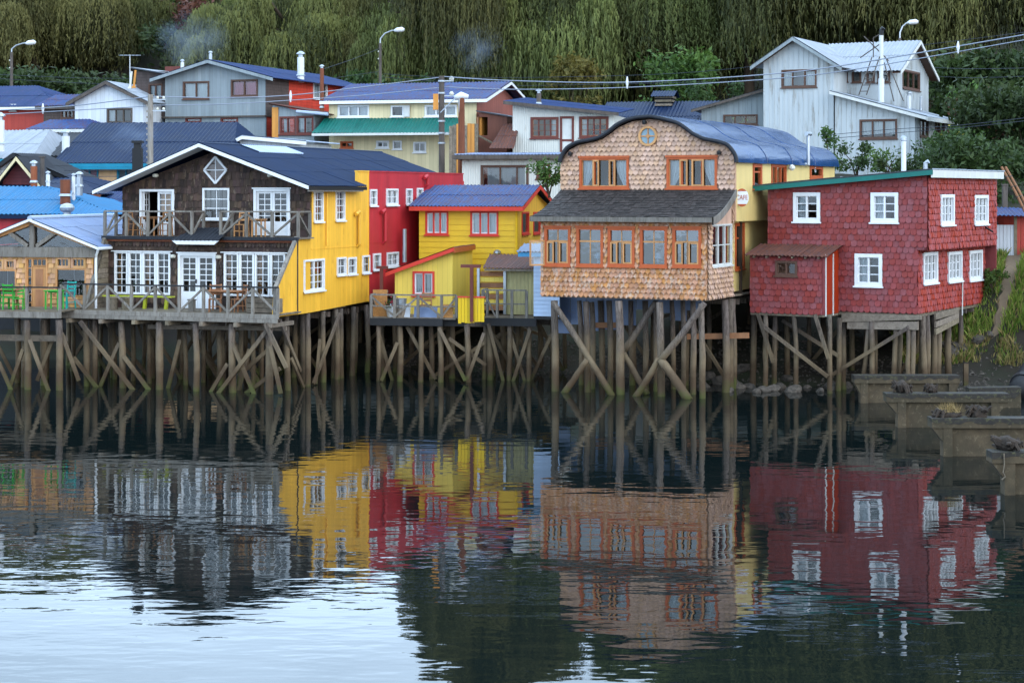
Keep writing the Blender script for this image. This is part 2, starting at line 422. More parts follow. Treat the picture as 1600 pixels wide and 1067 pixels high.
def mat(key, col, rough=.6, var=.18, scale=2.0, streak=3.0, rnd=0.0, seam=None, seam_w=.05, hseam=None, wear=None, wear_amt=.3, wear_lo=.55, spec=.3, metal=0.0, bump=.15, bscale=30, hue=0.0, tint=None, tide=False, corr=None):
    """col lin rgb; streak stretches the noise down the wall; rnd varies per object/island; seam = vertical board pitch; hseam = horizontal; wear = second colour in patches"""
    k_ = .82; col = tuple(x*k_ for x in col); tint = tint and tuple(x*k_ for x in tint); wear = wear and tuple(x*k_ for x in wear)      # all colours scaled down evenly, so reflected sky stands out brighter
    m = bpy.data.materials.new(key); m.use_nodes = True; nt = m.node_tree; nt.nodes.clear()
    out = _n(nt, 'ShaderNodeOutputMaterial'); bs = _n(nt, 'ShaderNodeBsdfPrincipled')
    nt.links.new(bs.outputs[0], out.inputs[0])
    geo = _n(nt, 'ShaderNodeNewGeometry'); pos = geo.outputs['Position']
    mp = _n(nt, 'ShaderNodeMapping'); mp.inputs['Scale'].default_value = (1, 1, 1/streak); nt.links.new(pos, mp.inputs[0])
    n1 = _noise(nt, mp.outputs[0], scale, 5, .65)
    c = _mix(nt, _ramp(nt, n1, .3, .7), tuple(x*(1-var) for x in col), tuple(min(1, x*(1+var)) for x in col))
    if tint: c = _mix(nt, _ramp(nt, _noise(nt, pos, scale*.35, 3), .4, .65), c, tint)
    if rnd:
        oi = _n(nt, 'ShaderNodeObjectInfo')
        r = _math(nt, 'FRACT', _math(nt, 'ADD', oi.outputs['Random'], geo.outputs['Random Per Island']))
        hs = _n(nt, 'ShaderNodeHueSaturation'); nt.links.new(c, hs.inputs['Color'])
        v = _math(nt, 'ADD', _math(nt, 'MULTIPLY', r, 2*rnd), 1-rnd); nt.links.new(v, hs.inputs['Value'])
        if hue:
            r2 = _math(nt, 'FRACT', _math(nt, 'MULTIPLY', r, 7.31))
            nt.links.new(_math(nt, 'ADD', _math(nt, 'MULTIPLY', r2, 2*hue), .5-hue), hs.inputs['Hue'])
            nt.links.new(_math(nt, 'ADD', _math(nt, 'MULTIPLY', r2, .24), .88), hs.inputs['Saturation'])
        c = hs.outputs[0]
    if wear:
        wf = _math(nt, 'MULTIPLY', _ramp(nt, _noise(nt, mp.outputs[0], scale*2.7, 6, .7), wear_lo, wear_lo+.1), wear_amt, True)
        c = _mix(nt, wf, c, wear)
    h = _noise(nt, mp.outputs[0], bscale, 3)
    sx = _n(nt, 'ShaderNodeTexCoord'); sp = _n(nt, 'ShaderNodeSeparateXYZ'); nt.links.new(sx.outputs['Object'], sp.inputs[0])
    if seam or hseam:
        co = _math(nt, 'ADD', sp.outputs[0], sp.outputs[1]) if seam else sp.outputs[2]
        fr = _math(nt, 'FRACT', _math(nt, 'DIVIDE', co, seam or hseam))
        ln = _math(nt, 'LESS_THAN', fr, seam_w)
        fl = _math(nt, 'FLOOR', _math(nt, 'DIVIDE', co, seam or hseam))
        wn = _n(nt, 'ShaderNodeTexWhiteNoise', noise_dimensions='1D'); nt.links.new(fl, wn.inputs['W'])
        hv = _n(nt, 'ShaderNodeHueSaturation'); nt.links.new(c, hv.inputs['Color'])
        nt.links.new(_math(nt, 'ADD', _math(nt, 'MULTIPLY', wn.outputs[0], .14), .93), hv.inputs['Value'])
        c = _mix(nt, _math(nt, 'MULTIPLY', ln, .45), hv.outputs[0], tuple(x*.35 for x in col))
        h = _math(nt, 'SUBTRACT', _math(nt, 'MULTIPLY', h, .3), ln)
    if corr:
        co = _math(nt, 'ADD', sp.outputs[0], sp.outputs[1])
        h = _math(nt, 'ADD', _math(nt, 'MULTIPLY', h, .2), _math(nt, 'SINE', _math(nt, 'MULTIPLY', co, 2*math.pi/corr)))
    if tide:
        zz = _n(nt, 'ShaderNodeSeparateXYZ'); nt.links.new(pos, zz.inputs[0])
        zj = _math(nt, 'ADD', zz.outputs[2], _math(nt, 'MULTIPLY', _math(nt, 'SUBTRACT', _noise(nt, pos, 1.7, 4), .5), 1.3))
        c = _mix(nt, _math(nt, 'MULTIPLY', _ramp(nt, zj, 2.2, 1.4), .75), c, lin(110, 94, 70))
        c = _mix(nt, _math(nt, 'MULTIPLY', _ramp(nt, zj, 1.15, .6), .85), c, lin(66, 50, 34))
        c = _mix(nt, _math(nt, 'MULTIPLY', _ramp(nt, _math(nt, 'ADD', zj, _math(nt, 'MULTIPLY', _noise(nt, pos, .6, 2), 1.2)), .95, .55), .8), c, lin(66, 72, 30))
    nt.links.new(c, bs.inputs['Base Color'])
    rr = _math(nt, 'ADD', _math(nt, 'MULTIPLY', n1, .2), rough-.1, True); nt.links.new(rr, bs.inputs['Roughness'])
    bs.inputs['Specular IOR Level'].default_value = spec; bs.inputs['Metallic'].default_value = metal
    if bump:
        b = _n(nt, 'ShaderNodeBump'); b.inputs['Strength'].default_value = bump if not (seam or hseam or corr) else max(bump, .5)
        b.inputs['Distance'].default_value = .01 if not corr else .018; nt.links.new(h, b.inputs['Height']); nt.links.new(b.outputs[0], bs.inputs['Normal'])
    MAT[key] = m
    return m
def glass_mat(key, rough=.01, tint=(.9, .95, .95), boost=1.0):
    m = bpy.data.materials.new(key); m.use_nodes = True; nt = m.node_tree; nt.nodes.clear()
    out = _n(nt, 'ShaderNodeOutputMaterial'); mx = _n(nt, 'ShaderNodeMixShader')
    tr = _n(nt, 'ShaderNodeBsdfTransparent'); tr.inputs[0].default_value = (*tint, 1)
    gl = _n(nt, 'ShaderNodeBsdfGlossy'); gl.inputs['Roughness'].default_value = rough
    fr = _n(nt, 'ShaderNodeFresnel'); fr.inputs[0].default_value = 1.52
    f = _math(nt, 'MULTIPLY', fr.outputs[0], 1.8*boost, True)       # two faces of the pane
    geo = _n(nt, 'ShaderNodeNewGeometry')
    b = _n(nt, 'ShaderNodeBump'); b.inputs['Strength'].default_value = .05; b.inputs['Distance'].default_value = .05
    nt.links.new(_noise(nt, geo.outputs['Position'], 2.5, 2), b.inputs['Height']); nt.links.new(b.outputs[0], gl.inputs['Normal'])
    nt.links.new(f, mx.inputs[0]); nt.links.new(tr.outputs[0], mx.inputs[1]); nt.links.new(gl.outputs[0], mx.inputs[2])
    nt.links.new(mx.outputs[0], out.inputs[0]); MAT[key] = m; return m
glass_mat('glass')
glass_mat('glass_sky_tint', .015, (.42, .62, .82), 2.0)  # blue sky reflection put into the pane tint, mirror strength raised too
mat('curtain', lin(205, 208, 212), .8, .08, 3, 8, spec=.1, bump=0)
mat('curtain_dim', lin(150, 152, 156), .8, .1, 3, 8, spec=.1, bump=0)
mat('curtain_pink', lin(190, 120, 140), .8, .2, 3, 8, spec=.1, bump=0)
mat('white', lin(226, 228, 230), .45, .05, 4, 2, wear=lin(150, 148, 140), wear_amt=.35, wear_lo=.62)
mat('oldwhite', lin(205, 206, 202), .55, .10, 3, 4, wear=lin(120, 100, 80), wear_amt=.6, wear_lo=.62)
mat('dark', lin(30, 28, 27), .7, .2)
mat('black', lin(22, 22, 24), .45, .2)
mat('interior', lin(70, 55, 42), .8, .2)
mat('brown_shingle', lin(64, 48, 40), .75, .35, 3, 3, rnd=.6, hue=.025, wear=lin(118, 102, 86), wear_amt=.75, wear_lo=.57)
mat('new_shingle', lin(178, 124, 84), .7, .25, 3, 3, rnd=.15, hue=.006, wear=lin(196, 176, 160), wear_amt=.6, wear_lo=.5)
mat('grey_shingle', lin(190, 154, 130), .72, .2, 3, 3, rnd=.14, hue=.006, wear=lin(176, 146, 122), wear_amt=.5, wear_lo=.55)
mat('skirt_shingle', lin(50, 44, 42), .8, .3, 4, 1.5, rnd=.4, wear=lin(104, 97, 92), wear_amt=.5, wear_lo=.56)
mat('red_shingle', lin(134, 60, 60), .6, .14, 4, 2.5, rnd=.08, hue=.006, wear=lin(116, 30, 34), wear_amt=.5, wear_lo=.52)
mat('red_side_lit', lin(150, 56, 48), .6, .14, 4, 2.5, rnd=.08, hue=.006, wear=lin(120, 44, 36), wear_amt=.5, wear_lo=.54)  # brighter copy of the shingle red: light from the right painted in
mat('yellow', lin(240, 182, 60), .5, .10, 1.5, 4, seam=.21, seam_w=.04, wear=lin(190, 128, 38), wear_amt=.5, wear_lo=.57)
mat('crimson', lin(184, 44, 52), .5, .16, 1.5, 4, seam=.19, seam_w=.05, wear=lin(206, 92, 98), wear_amt=.5, wear_lo=.60)
mat('yellow_clap', lin(232, 186, 36), .5, .07, 2, 1, rnd=.05)
mat('yellow_pale', lin(236, 204, 90), .55, .07, 1.5, 4, seam=.2, seam_w=.05, wear=lin(226, 200, 50), wear_amt=.5, wear_lo=.6)
mat('yellow_corr', lin(220, 194, 126), .5, .08, 2, 4, corr=.13, wear=lin(160, 140, 80), wear_amt=.3, wear_lo=.6)
mat('beige_corr', lin(178, 166, 116), .55, .12, 2, 4, corr=.15, wear=lin(120, 104, 70), wear_amt=.4, wear_lo=.58)
mat('yellow_gate', lin(226, 186, 26), .55, .1, 2, 4, rnd=.06)
mat('orange', lin(178, 86, 42), .5, .12, 4, 3, wear=lin(160, 60, 26), wear_amt=.4, wear_lo=.6)
mat('redtrim', lin(208, 60, 44), .5, .1, 4, 2)
mat('honey', lin(186, 134, 84), .55, .2, 4, 5, rnd=.1)
mat('honey_shingle', lin(188, 142, 98), .65, .2, 5, 3, rnd=.2, hue=.01)
mat('weathered', lin(122, 116, 108), .8, .28, 5, 6, rnd=.16, wear=lin(84, 74, 64), wear_amt=.6, wear_lo=.5)
mat('plank_old', lin(120, 108, 92), .8, .3, 4, 1, rnd=.22, hue=.01, wear=lin(78, 68, 56), wear_amt=.6, wear_lo=.52)
mat('pile', lin(98, 87, 78), .85, .5, 15, 9, rnd=.38, hue=.014, wear=lin(58, 46, 38), wear_amt=.85, wear_lo=.5, tide=True, bump=.5, bscale=14)
mat('chairwood', lin(156, 108, 66), .55, .15, 4, 3, rnd=.1)
mat('rustic', lin(150, 104, 72), .7, .25, 4, 3, rnd=.2)
mat('blackwood', lin(34, 34, 36), .6, .3, 3, 2)
mat('navy_roof', lin(14, 34, 64), .55, .16, 1.3, 1, rnd=.10, spec=.15, wear=lin(24, 48, 80), wear_amt=.4, wear_lo=.6)
mat('blue_roof', lin(24, 48, 90), .55, .18, 1.3, 1, rnd=.10, spec=.15, wear=lin(66, 56, 104), wear_amt=.6, wear_lo=.54)
mat('violet_roof', lin(48, 62, 106), .55, .25, 1.6, 1, rnd=.12, spec=.15, tint=lin(34, 70, 122), wear=lin(72, 50, 70), wear_amt=.75, wear_lo=.47)
mat('bright_blue_roof', lin(8, 100, 146), .5, .14, 1.6, 1, rnd=.06, spec=.3, wear=lin(60, 130, 176), wear_amt=.45, wear_lo=.6)
mat('grey_roof', lin(142, 148, 156), .5, .12, 1.6, 1, rnd=.08, spec=.3, wear=lin(120, 112, 108), wear_amt=.35, wear_lo=.6)
mat('zinc_roof', lin(100, 118, 152), .42, .15, 1.6, 1, rnd=.08, spec=.6, wear=lin(150, 120, 100), wear_amt=.5, wear_lo=.6)
mat('pale_roof', lin(158, 172, 194), .4, .08, 1.6, 1, rnd=.06, spec=.5)
mat('rust_roof', lin(98, 60, 48), .7, .25, 2, 1, rnd=.12, wear=lin(66, 60, 66), wear_amt=.6, wear_lo=.52)
mat('green_roof', lin(10, 98, 88), .5, .16, 1.6, 1, rnd=.08, spec=.4, wear=lin(70, 140, 128), wear_amt=.4, wear_lo=.62)
mat('membrane', lin(24, 60, 106), .24, .2, 1.2, 1, spec=.5, bump=.2, bscale=2.2, wear=lin(40, 56, 80), wear_amt=.3, wear_lo=.58)
mat('black_roof', lin(34, 37, 44), .6, .2, 2, 1, rnd=.1)
mat('teal', lin(22, 128, 156), .5, .12)
mat('teal_green', lin(20, 104, 96), .5, .12)
mat('peach', lin(226, 182, 134), .65, .1, 4, 2, wear=lin(190, 140, 96), wear_amt=.4, wear_lo=.58, bump=.5, bscale=9)
mat('maroon', lin(104, 44, 40), .65, .2, 3, 3, seam=.25)
mat('maroon_shingle', lin(98, 44, 48), .65, .2, 4, 3, hseam=.16, seam_w=.12)
mat('red_board', lin(176, 66, 54), .6, .15, 2, 4, seam=.24, wear=lin(130, 46, 40), wear_amt=.4, wear_lo=.58)
mat('dark_shingle', lin(82, 70, 66), .75, .3, 5, 3, hseam=.17, seam_w=.14, wear=lin(120, 110, 104), wear_amt=.5, wear_lo=.58)
mat('red_shingle_far', lin(206, 66, 46), .6, .2, 4, 3, hseam=.17, seam_w=.14)
mat('white_board', lin(206, 212, 218), .55, .06, 2, 5, seam=.26, seam_w=.07, wear=lin(150, 146, 138), wear_amt=.35, wear_lo=.6)
mat('white_clap', lin(212, 214, 218), .55, .06, 2, 1, hseam=.15, seam_w=.12)
mat('white_corr', lin(208, 208, 200), .5, .08, 1.6, 4, corr=.12, wear=lin(140, 116, 84), wear_amt=.45, wear_lo=.63)
mat('grey_board', lin(136, 146, 150), .65, .14, 2, 6, seam=.24, seam_w=.06, wear=lin(170, 168, 160), wear_amt=.4, wear_lo=.58)
mat('house_white', lin(184, 190, 192), .55, .10, 1.2, 6, wear=lin(130, 122, 106), wear_amt=.55, wear_lo=.54)
mat('cream', lin(224, 208, 164), .55, .06, 2, 4, seam=.22, seam_w=.05)
mat('cream_clap', lin(222, 208, 156), .55, .06, 2, 1, hseam=.14, seam_w=.12)
mat('pinkbrown', lin(164, 100, 88), .65, .16, 2, 5, seam=.22)
mat('brownboard', lin(110, 66, 52), .7, .25, 2, 5, seam=.2)
mat('orangeboard', lin(206, 140, 64), .6, .15, 2, 5, seam=.2)
mat('browntrim', lin(90, 64, 52), .6, .2, 4, 3)
mat('redbrown', lin(104, 52, 44), .6, .2, 4, 3)
mat('steel', lin(170, 176, 182), .35, .1, 4, 2, metal=.7, spec=.5)
mat('whitepipe', lin(214, 216, 218), .4, .06)
mat('rust', lin(116, 66, 44), .8, .3)
mat('concrete', lin(78, 67, 51), .9, .35, 3, 1.2, tint=lin(60, 54, 40), wear=lin(120, 108, 88), wear_amt=.5, wear_lo=.56, bump=.5, bscale=18)
mat('concrete_wet', lin(44, 40, 36), .8, .35, 3, 1, wear=lin(88, 86, 56), wear_amt=.6, wear_lo=.52, bump=.6, bscale=14)
mat('rock', lin(86, 78, 70), .9, .3, 3, 1, rnd=.2, wear=lin(50, 46, 40), wear_amt=.6, wear_lo=.48, bump=.7, bscale=8)
mat('deadwood', lin(54, 45, 38), .9, .4, 5, 1, wear=lin(96, 76, 54), wear_amt=.6, wear_lo=.58, bump=.7, bscale=10)
mat('polewood', lin(150, 142, 132), .8, .25, 4, 7, wear=lin(96, 86, 76), wear_amt=.6, wear_lo=.5)
mat('darkpole', lin(88, 80, 74), .8, .25, 4, 7, wear=lin(60, 52, 46), wear_amt=.6, wear_lo=.5)
mat('cable', lin(136, 144, 158), .5, .05)
mat('cable_dark', lin(52, 58, 70), .5, .05)
mat('lime', lin(52, 156, 52), .45, .08); mat('limeyellow', lin(166, 172, 44), .45, .08); mat('turq', lin(30, 160, 150), .45, .08)
mat('lightblue', lin(176, 196, 222), .55, .1, rnd=.06)
mat('skyblue', lin(70, 150, 196), .5, .1)
mat('osb', lin(176, 124, 70), .75, .25, 14, 1)
mat('terracotta', lin(150, 84, 54), .8, .15)
mat('flower', lin(206, 40, 96), .6, .2, rnd=.3)
mat('greypanel', lin(190, 194, 200), .4, .1, 2, 6)
mat('lamp_glass', lin(206, 204, 190), .3, .05)
def strand_mat(key, c0, c1):
    m = bpy.data.materials.new(key); m.use_nodes = True; nt = m.node_tree; nt.nodes.clear()
    out = _n(nt, 'ShaderNodeOutputMaterial'); at = _n(nt, 'ShaderNodeAttribute'); at.attribute_name = 'tone'; oi = _n(nt, 'ShaderNodeObjectInfo')
    c = _mix(nt, at.outputs['Fac'], c0, c1)
    hs = _n(nt, 'ShaderNodeHueSaturation'); nt.links.new(c, hs.inputs['Color'])
    nt.links.new(_math(nt, 'ADD', _math(nt, 'MULTIPLY', oi.outputs['Random'], .3), .82), hs.inputs['Value'])
    nt.links.new(_math(nt, 'ADD', _math(nt, 'MULTIPLY', oi.outputs['Random'], .05), .475), hs.inputs['Hue'])
    d = _n(nt, 'ShaderNodeBsdfPrincipled'); nt.links.new(hs.outputs[0], d.inputs['Base Color']); d.inputs['Roughness'].default_value = .6; d.inputs['Specular IOR Level'].default_value = .2
    t = _n(nt, 'ShaderNodeBsdfTranslucent'); nt.links.new(hs.outputs[0], t.inputs[0])
    mx = _n(nt, 'ShaderNodeMixShader'); mx.inputs[0].default_value = .2
    nt.links.new(d.outputs[0], mx.inputs[1]); nt.links.new(t.outputs[0], mx.inputs[2]); nt.links.new(mx.outputs[0], out.inputs[0]); MAT[key] = m
def leaf_mat(key, c0, c1, trans=.25):
    m = bpy.data.materials.new(key); m.use_nodes = True; nt = m.node_tree; nt.nodes.clear()
    out = _n(nt, 'ShaderNodeOutputMaterial'); geo = _n(nt, 'ShaderNodeNewGeometry'); oi = _n(nt, 'ShaderNodeObjectInfo')
    r = geo.outputs['Random Per Island']
    n = _noise(nt, geo.outputs['Position'], .33, 3)
    f = _math(nt, 'ADD', _math(nt, 'MULTIPLY', r, .55), _math(nt, 'MULTIPLY', _ramp(nt, n, .3, .7), .45))
    c = _mix(nt, f, c0, c1)
    hs = _n(nt, 'ShaderNodeHueSaturation'); nt.links.new(c, hs.inputs['Color'])
    nt.links.new(_math(nt, 'ADD', _math(nt, 'MULTIPLY', oi.outputs['Random'], .4), .8), hs.inputs['Value'])
    nt.links.new(_math(nt, 'ADD', _math(nt, 'MULTIPLY', oi.outputs['Random'], .03), .485), hs.inputs['Hue'])
    d = _n(nt, 'ShaderNodeBsdfPrincipled'); nt.links.new(hs.outputs[0], d.inputs['Base Color']); d.inputs['Roughness'].default_value = .6; d.inputs['Specular IOR Level'].default_value = .25
    t = _n(nt, 'ShaderNodeBsdfTranslucent'); nt.links.new(hs.outputs[0], t.inputs[0])
    mx = _n(nt, 'ShaderNodeMixShader'); mx.inputs[0].default_value = trans
    nt.links.new(d.outputs[0], mx.inputs[1]); nt.links.new(t.outputs[0], mx.inputs[2]); nt.links.new(mx.outputs[0], out.inputs[0])
    MAT[key] = m
strand_mat('willow', lin(46, 52, 29), lin(110, 111, 60))
leaf_mat('shrub', lin(36, 60, 26), lin(84, 108, 44))
leaf_mat('shrub_dark', lin(28, 44, 24), lin(62, 80, 38))
leaf_mat('shrub_gold', lin(70, 66, 30), lin(112, 98, 46))
leaf_mat('shrub_red', lin(70, 40, 36), lin(110, 72, 54))
leaf_mat('shrub_yellow', lin(130, 120, 30), lin(190, 176, 50))
leaf_mat('grassblade', lin(62, 92, 26), lin(136, 146, 62))
leaf_mat('drygrass', lin(110, 92, 56), lin(160, 140, 90))
mat('bark', lin(70, 58, 46), .9, .3, 4, 5, bump=.6, bscale=12)
mat('ground', lin(50, 43, 34), .95, .3, .8, 1, tint=lin(40, 46, 26), bump=.6, bscale=6)
mat('path', lin(120, 102, 82), .95, .2, 1.5, 1, bump=.5, bscale=8)
mat('road', lin(84, 84, 84), .9, .15, 1, 1)
# ---------------------------------------------------------------- terrain and water
def sst(a, b, x):
    t = min(1, max(0, (x-a)/(b-a))); return t*t*(3-2*t)
SHORE = [(-140, 96), (-40, 84), (-18, 80), (-4, 76), (4, 72), (9, 69.2), (14, 68.4), (18, 66.8), (23, 63), (32, 57), (60, 46), (140, 40)]
def shore(x): return lerp_pl(SHORE, x)
PROF_A = [(-200, -3), (-12, -2.2), (0, 0), (9, 2.2), (16, 4.6), (26, 7.2), (36, 8.6), (55, 10.4), (75, 12.5)]
PROF_B = [(-200, -3), (-12, -1.8), (-1, 0), (2.6, .45), (4.2, 1.5), (7.2, 3.9), (14, 5.6), (26, 8.0), (36, 8.8), (55, 10.4), (75, 12.5)]
def crest(x): return lerp_pl([(-150, 35), (-30, 35.5), (-8, 36), (6, 37), (25, 47), (150, 50)], x)
def ground_z(x, y):
    d = y-shore(x); k = sst(14.3, 17.2, x)
    z = lerp_pl(PROF_A, d)*(1-k)+lerp_pl(PROF_B, d)*k
    if y > 140:
        t = sst(140, 245, y); z = max(z, 12.5)*(1-t)+crest(x)*t
    nz = math.sin(x*1.7+y*.6)*math.sin(y*1.3-x*.4)*.10+math.sin(x*.53)*math.sin(y*.41)*.22
    return z+nz*(1 if d > 1 else .45)
def build_ground():
    xs = [-400, -250, -160]+[-120+4*i for i in range(24)]+[-24+.75*i for i in range(72)]+[30+4*i for i in range(25)]+[160, 250, 400]
    ys = [-60, 10, 35]+[50+.75*i for i in range(64)]+[98+3*i for i in range(50)]+[270, 320, 400, 700]
    v = [(x, y, ground_z(x, y) if y < 249 else crest(x)-(y-249)*.03) for y in ys for x in xs]; nx = len(xs)
    fs = [(j*nx+i, j*nx+i+1, (j+1)*nx+i+1, (j+1)*nx+i) for j in range(len(ys)-1) for i in range(nx-1)]
    mb = MB(); mb.faces(v, fs); o = mb.build('ground', MAT['ground'], smooth=True, kind='structure')
    tag(o, 'earth shore and hillside behind the stilt houses')
build_ground()
# the worn footpath that climbs the bank beside the red house
mb = MB(); prev = None; NP = 36
for t in range(NP+1):
    u = .1+.9*t/NP; px = 1545+52*u+10*math.sin(u*4); Yp = 70.2+6.0*u; X = (px-800)*Yp/F_PX; wd = .16+.42*u
    l = X-wd*(1+.3*math.sin(t*1.7)+.2*math.sin(t*3.1)); r = X+wd*(1+.3*math.sin(t*1.3+2)+.2*math.sin(t*2.7))
    cur = [(l+(r-l)*k/6, Yp, ground_z(l+(r-l)*k/6, Yp)+(.035 if 0 < k < 6 else -.02)) for k in range(7)]
    if prev:
        for k in range(6): mb.poly([prev[k], prev[k+1], cur[k+1], cur[k]])
    prev = cur
tag(mb.build('footpath', MAT['path'], smooth=True, kind='structure'), 'bare earth footpath climbing the grassy bank')
def water_mat():
    m = bpy.data.materials.new('water'); m.use_nodes = True; nt = m.node_tree; nt.nodes.clear()
    out = _n(nt, 'ShaderNodeOutputMaterial'); bs = _n(nt, 'ShaderNodeBsdfPrincipled'); nt.links.new(bs.outputs[0], out.inputs[0])
    bs.inputs['Base Color'].default_value = (.003, .006, .006, 1); bs.inputs['Roughness'].default_value = .015
    bs.inputs['IOR'].default_value = 1.333
    geo = _n(nt, 'ShaderNodeNewGeometry'); pos = geo.outputs['Position']
    def lay(sx, sy, scale, det, rot=0):
        mp = _n(nt, 'ShaderNodeMapping'); mp.inputs['Scale'].default_value = (sx, sy, 1); mp.inputs['Rotation'].default_value = (0, 0, rot); nt.links.new(pos, mp.inputs[0])
        return _noise(nt, mp.outputs[0], scale, det, .5)
    a = lay(.45, 1.0, 1.5, 2, .12); b = lay(.6, 1.0, 4.6, 2, -.2); c = lay(.3, .6, .35, 1)
    patch = _ramp(nt, lay(.5, 1, .11, 3, .3), .42, .62)
    h = _math(nt, 'ADD', _math(nt, 'MULTIPLY', a, .015), _math(nt, 'MULTIPLY', c, .014))
    h = _math(nt, 'ADD', h, _math(nt, 'MULTIPLY', b, _math(nt, 'ADD', _math(nt, 'MULTIPLY', patch, .0028), .0005)))
    bp = _n(nt, 'ShaderNodeBump'); bp.inputs['Strength'].default_value = 1.0; bp.inputs['Distance'].default_value = .5
    nt.links.new(h, bp.inputs['Height']); nt.links.new(bp.outputs[0], bs.inputs['Normal'])
    MAT['water'] = m; return m
water_mat()
mb = MB(); mb.poly([(-400, -60, 0), (400, -60, 0), (400, 110, 0), (-400, 110, 0)])
tag(mb.build('water', MAT['water'], kind='structure'), 'calm dark inlet water mirroring the houses')
# ---------------------------------------------------------------- red shingled house on stilts
R = Fr(1433, 66.0, 31)
e = R.empty('red_stilt_house', 'dark red scalloped shingle house on stilts with white windows and a low lean-to', 'house')
zb = R.f(1433, 490)[1]; xl = R.f(1200, 486)[0]
zr = R.f(1447, 270)[1]; zl = R.f(1200, 293)[1]
D_lo = R.s_(1538, 470)[0]; OV = .38
D_up = R.s_(1556, 388, OV)[0]; zov = R.s_(1447, 391, OV)[1]
def rect(fr, p, y=0.0): a = fr.f(p[0], p[3], y); b = fr.f(p[1], p[2], y); return (a[0], b[0], a[1], b[1])
def rects(fr, p, x=0.0): a = fr.s_(p[0], p[3], x); b = fr.s_(p[1], p[2], x); zz = (fr.s_(p[0], p[3], x)[1]+fr.s_(p[1], p[3], x)[1])/2; zt = (fr.s_(p[0], p[2], x)[1]+fr.s_(p[1], p[2], x)[1])/2; return (a[0], b[0], zz, zt)
wf = [rect(R, q) for q in ((1240, 1282, 301, 347), (1361, 1404, 301, 348), (1336, 1379, 397, 447))]
ws_u = [rects(R, q, OV) for q in ((1468, 1489, 304, 352), (1521, 1542, 305, 351))]
ws_l = [rects(R, q) for q in ((1441, 1463, 394, 443), (1480, 1501, 393, 440), (1513, 1533, 391, 438))]
top = [(xl, zl), (OV, zr)]; bot = [(xl, zb), (0, zb), (.0001, zov), (OV, zov)]
wall(e, FM(), top, bot, wf, MAT['red_shingle'], inner=MAT['interior'])
# leave the shingles off where the lean-to meets the wall
LT = 1.35
lx0, lx1 = R.f(1172, 487, -LT)[0], R.f(1289, 492, -LT)[0]
lz0, lz1 = R.f(1289, 492, -LT)[1], R.f(1289, 402, -LT)[1]; lzt = R.f(1230, 384)[1]
shingles(e, FM(), top, bot, wf, .225, .215, 'scallop', MAT['red_shingle'], 300, skip=lambda a, z: a < lx1-.02 and z < lzt-.05, tip=.042)
wall(e, SM(OV), [(0, zr), (D_up, zr)], [(0, zov), (D_up, zov)], ws_u, MAT['red_side_lit'], inner=MAT['interior'])
shingles(e, SM(OV), [(0, zr), (D_up, zr)], [(0, zov), (D_up, zov)], ws_u, .2, .215, 'scallop', MAT['red_side_lit'], 0, tip=.055)
wall(e, SM(0), [(0.12, zov), (D_lo, zov)], [(0.12, zb), (D_lo, zb)], ws_l, MAT['red_side_lit'], inner=MAT['interior'])
shingles(e, SM(0), [(0, zov-.02), (D_lo, zov-.02)], [(0, zb), (D_lo, zb)], ws_l, .2, .215, 'scallop', MAT['red_side_lit'], 0, tip=.05)
MB().box(-.12, OV, .12, D_up, zov-.04, zov+.04).build('overhang_floor', MAT['red_side_lit'], e)
wall(e, LM(xl), [(.12, zl), (D_up, zl)], [(.12, zb), (D_up, zb)], [], MAT['red_shingle'])
wall(e, FM(D_up), [(xl, zl), (OV, zr)], [(xl, zb), (OV, zb)], [], MAT['red_shingle'])
MB().box(xl+.02, -.02, .02, D_lo, zb-.14, zb-.03).build('floor', MAT['plank_old'], e)
MB().box(xl+.1, -.1, 2.9, 3.0, zb, zl).build('interior_wall', MAT['interior'], e)
MB().box(xl+.1, -.1, .13, 2.9, zov-.1, zov).build('upper_floor', MAT['interior'], e)
for q in wf:
    window(e, FM(), *q, MAT['white'], 2, 3, fw=.13, proud=.06, mull=(.5,), bar=.035, curtain=[(0, .5, 'full')] if random.random() < .9 else None)
for q in wf[:1]: pass
for q in ws_u+ws_l:
    window(e, SM(OV if q in ws_u else 0), *q, MAT['white'], 3, 3, fw=.12, proud=.075, mull=(.34, .67), bar=.03, curtain=[(0, 1, 'full')], cur_mat=MAT['curtain_dim'])
# mono-pitch roof with a teal bargeboard in front and a bleached fascia on the right
zf = lambda x: zl+(zr-zl)*(x-xl)/(OV-xl)
x0, x1 = xl-.45, OV+.3
roof(e, (x1, -.38, zf(x1)+.1), (x1, D_up+.2, zf(x1)+.1), (x0, -.38, zf(x0)+.1), (x0, D_up+.2, zf(x0)+.1), MAT['grey_roof'], rows=2)
MB().prism([(x0, zf(x0)-.1), (x1, zf(x1)-.1), (x1, zf(x1)+.07), (x0, zf(x0)+.07)], -.36, -.31, FM()).build('bargeboard', MAT['teal_green'], e)
MB().box(x1-.06, x1-.01, -.34, D_up+.1, zf(x1)-.2, zf(x1)+.07).build('fascia', MAT['oldwhite'], e)
MB().poly([(x0+.02, -.3, zf(x0)), (x1-.06, -.3, zf(x1)), (x1-.06, D_up, zf(x1)), (x0+.02, D_up, zf(x0))]).build('soffit', MAT['redbrown'], e)
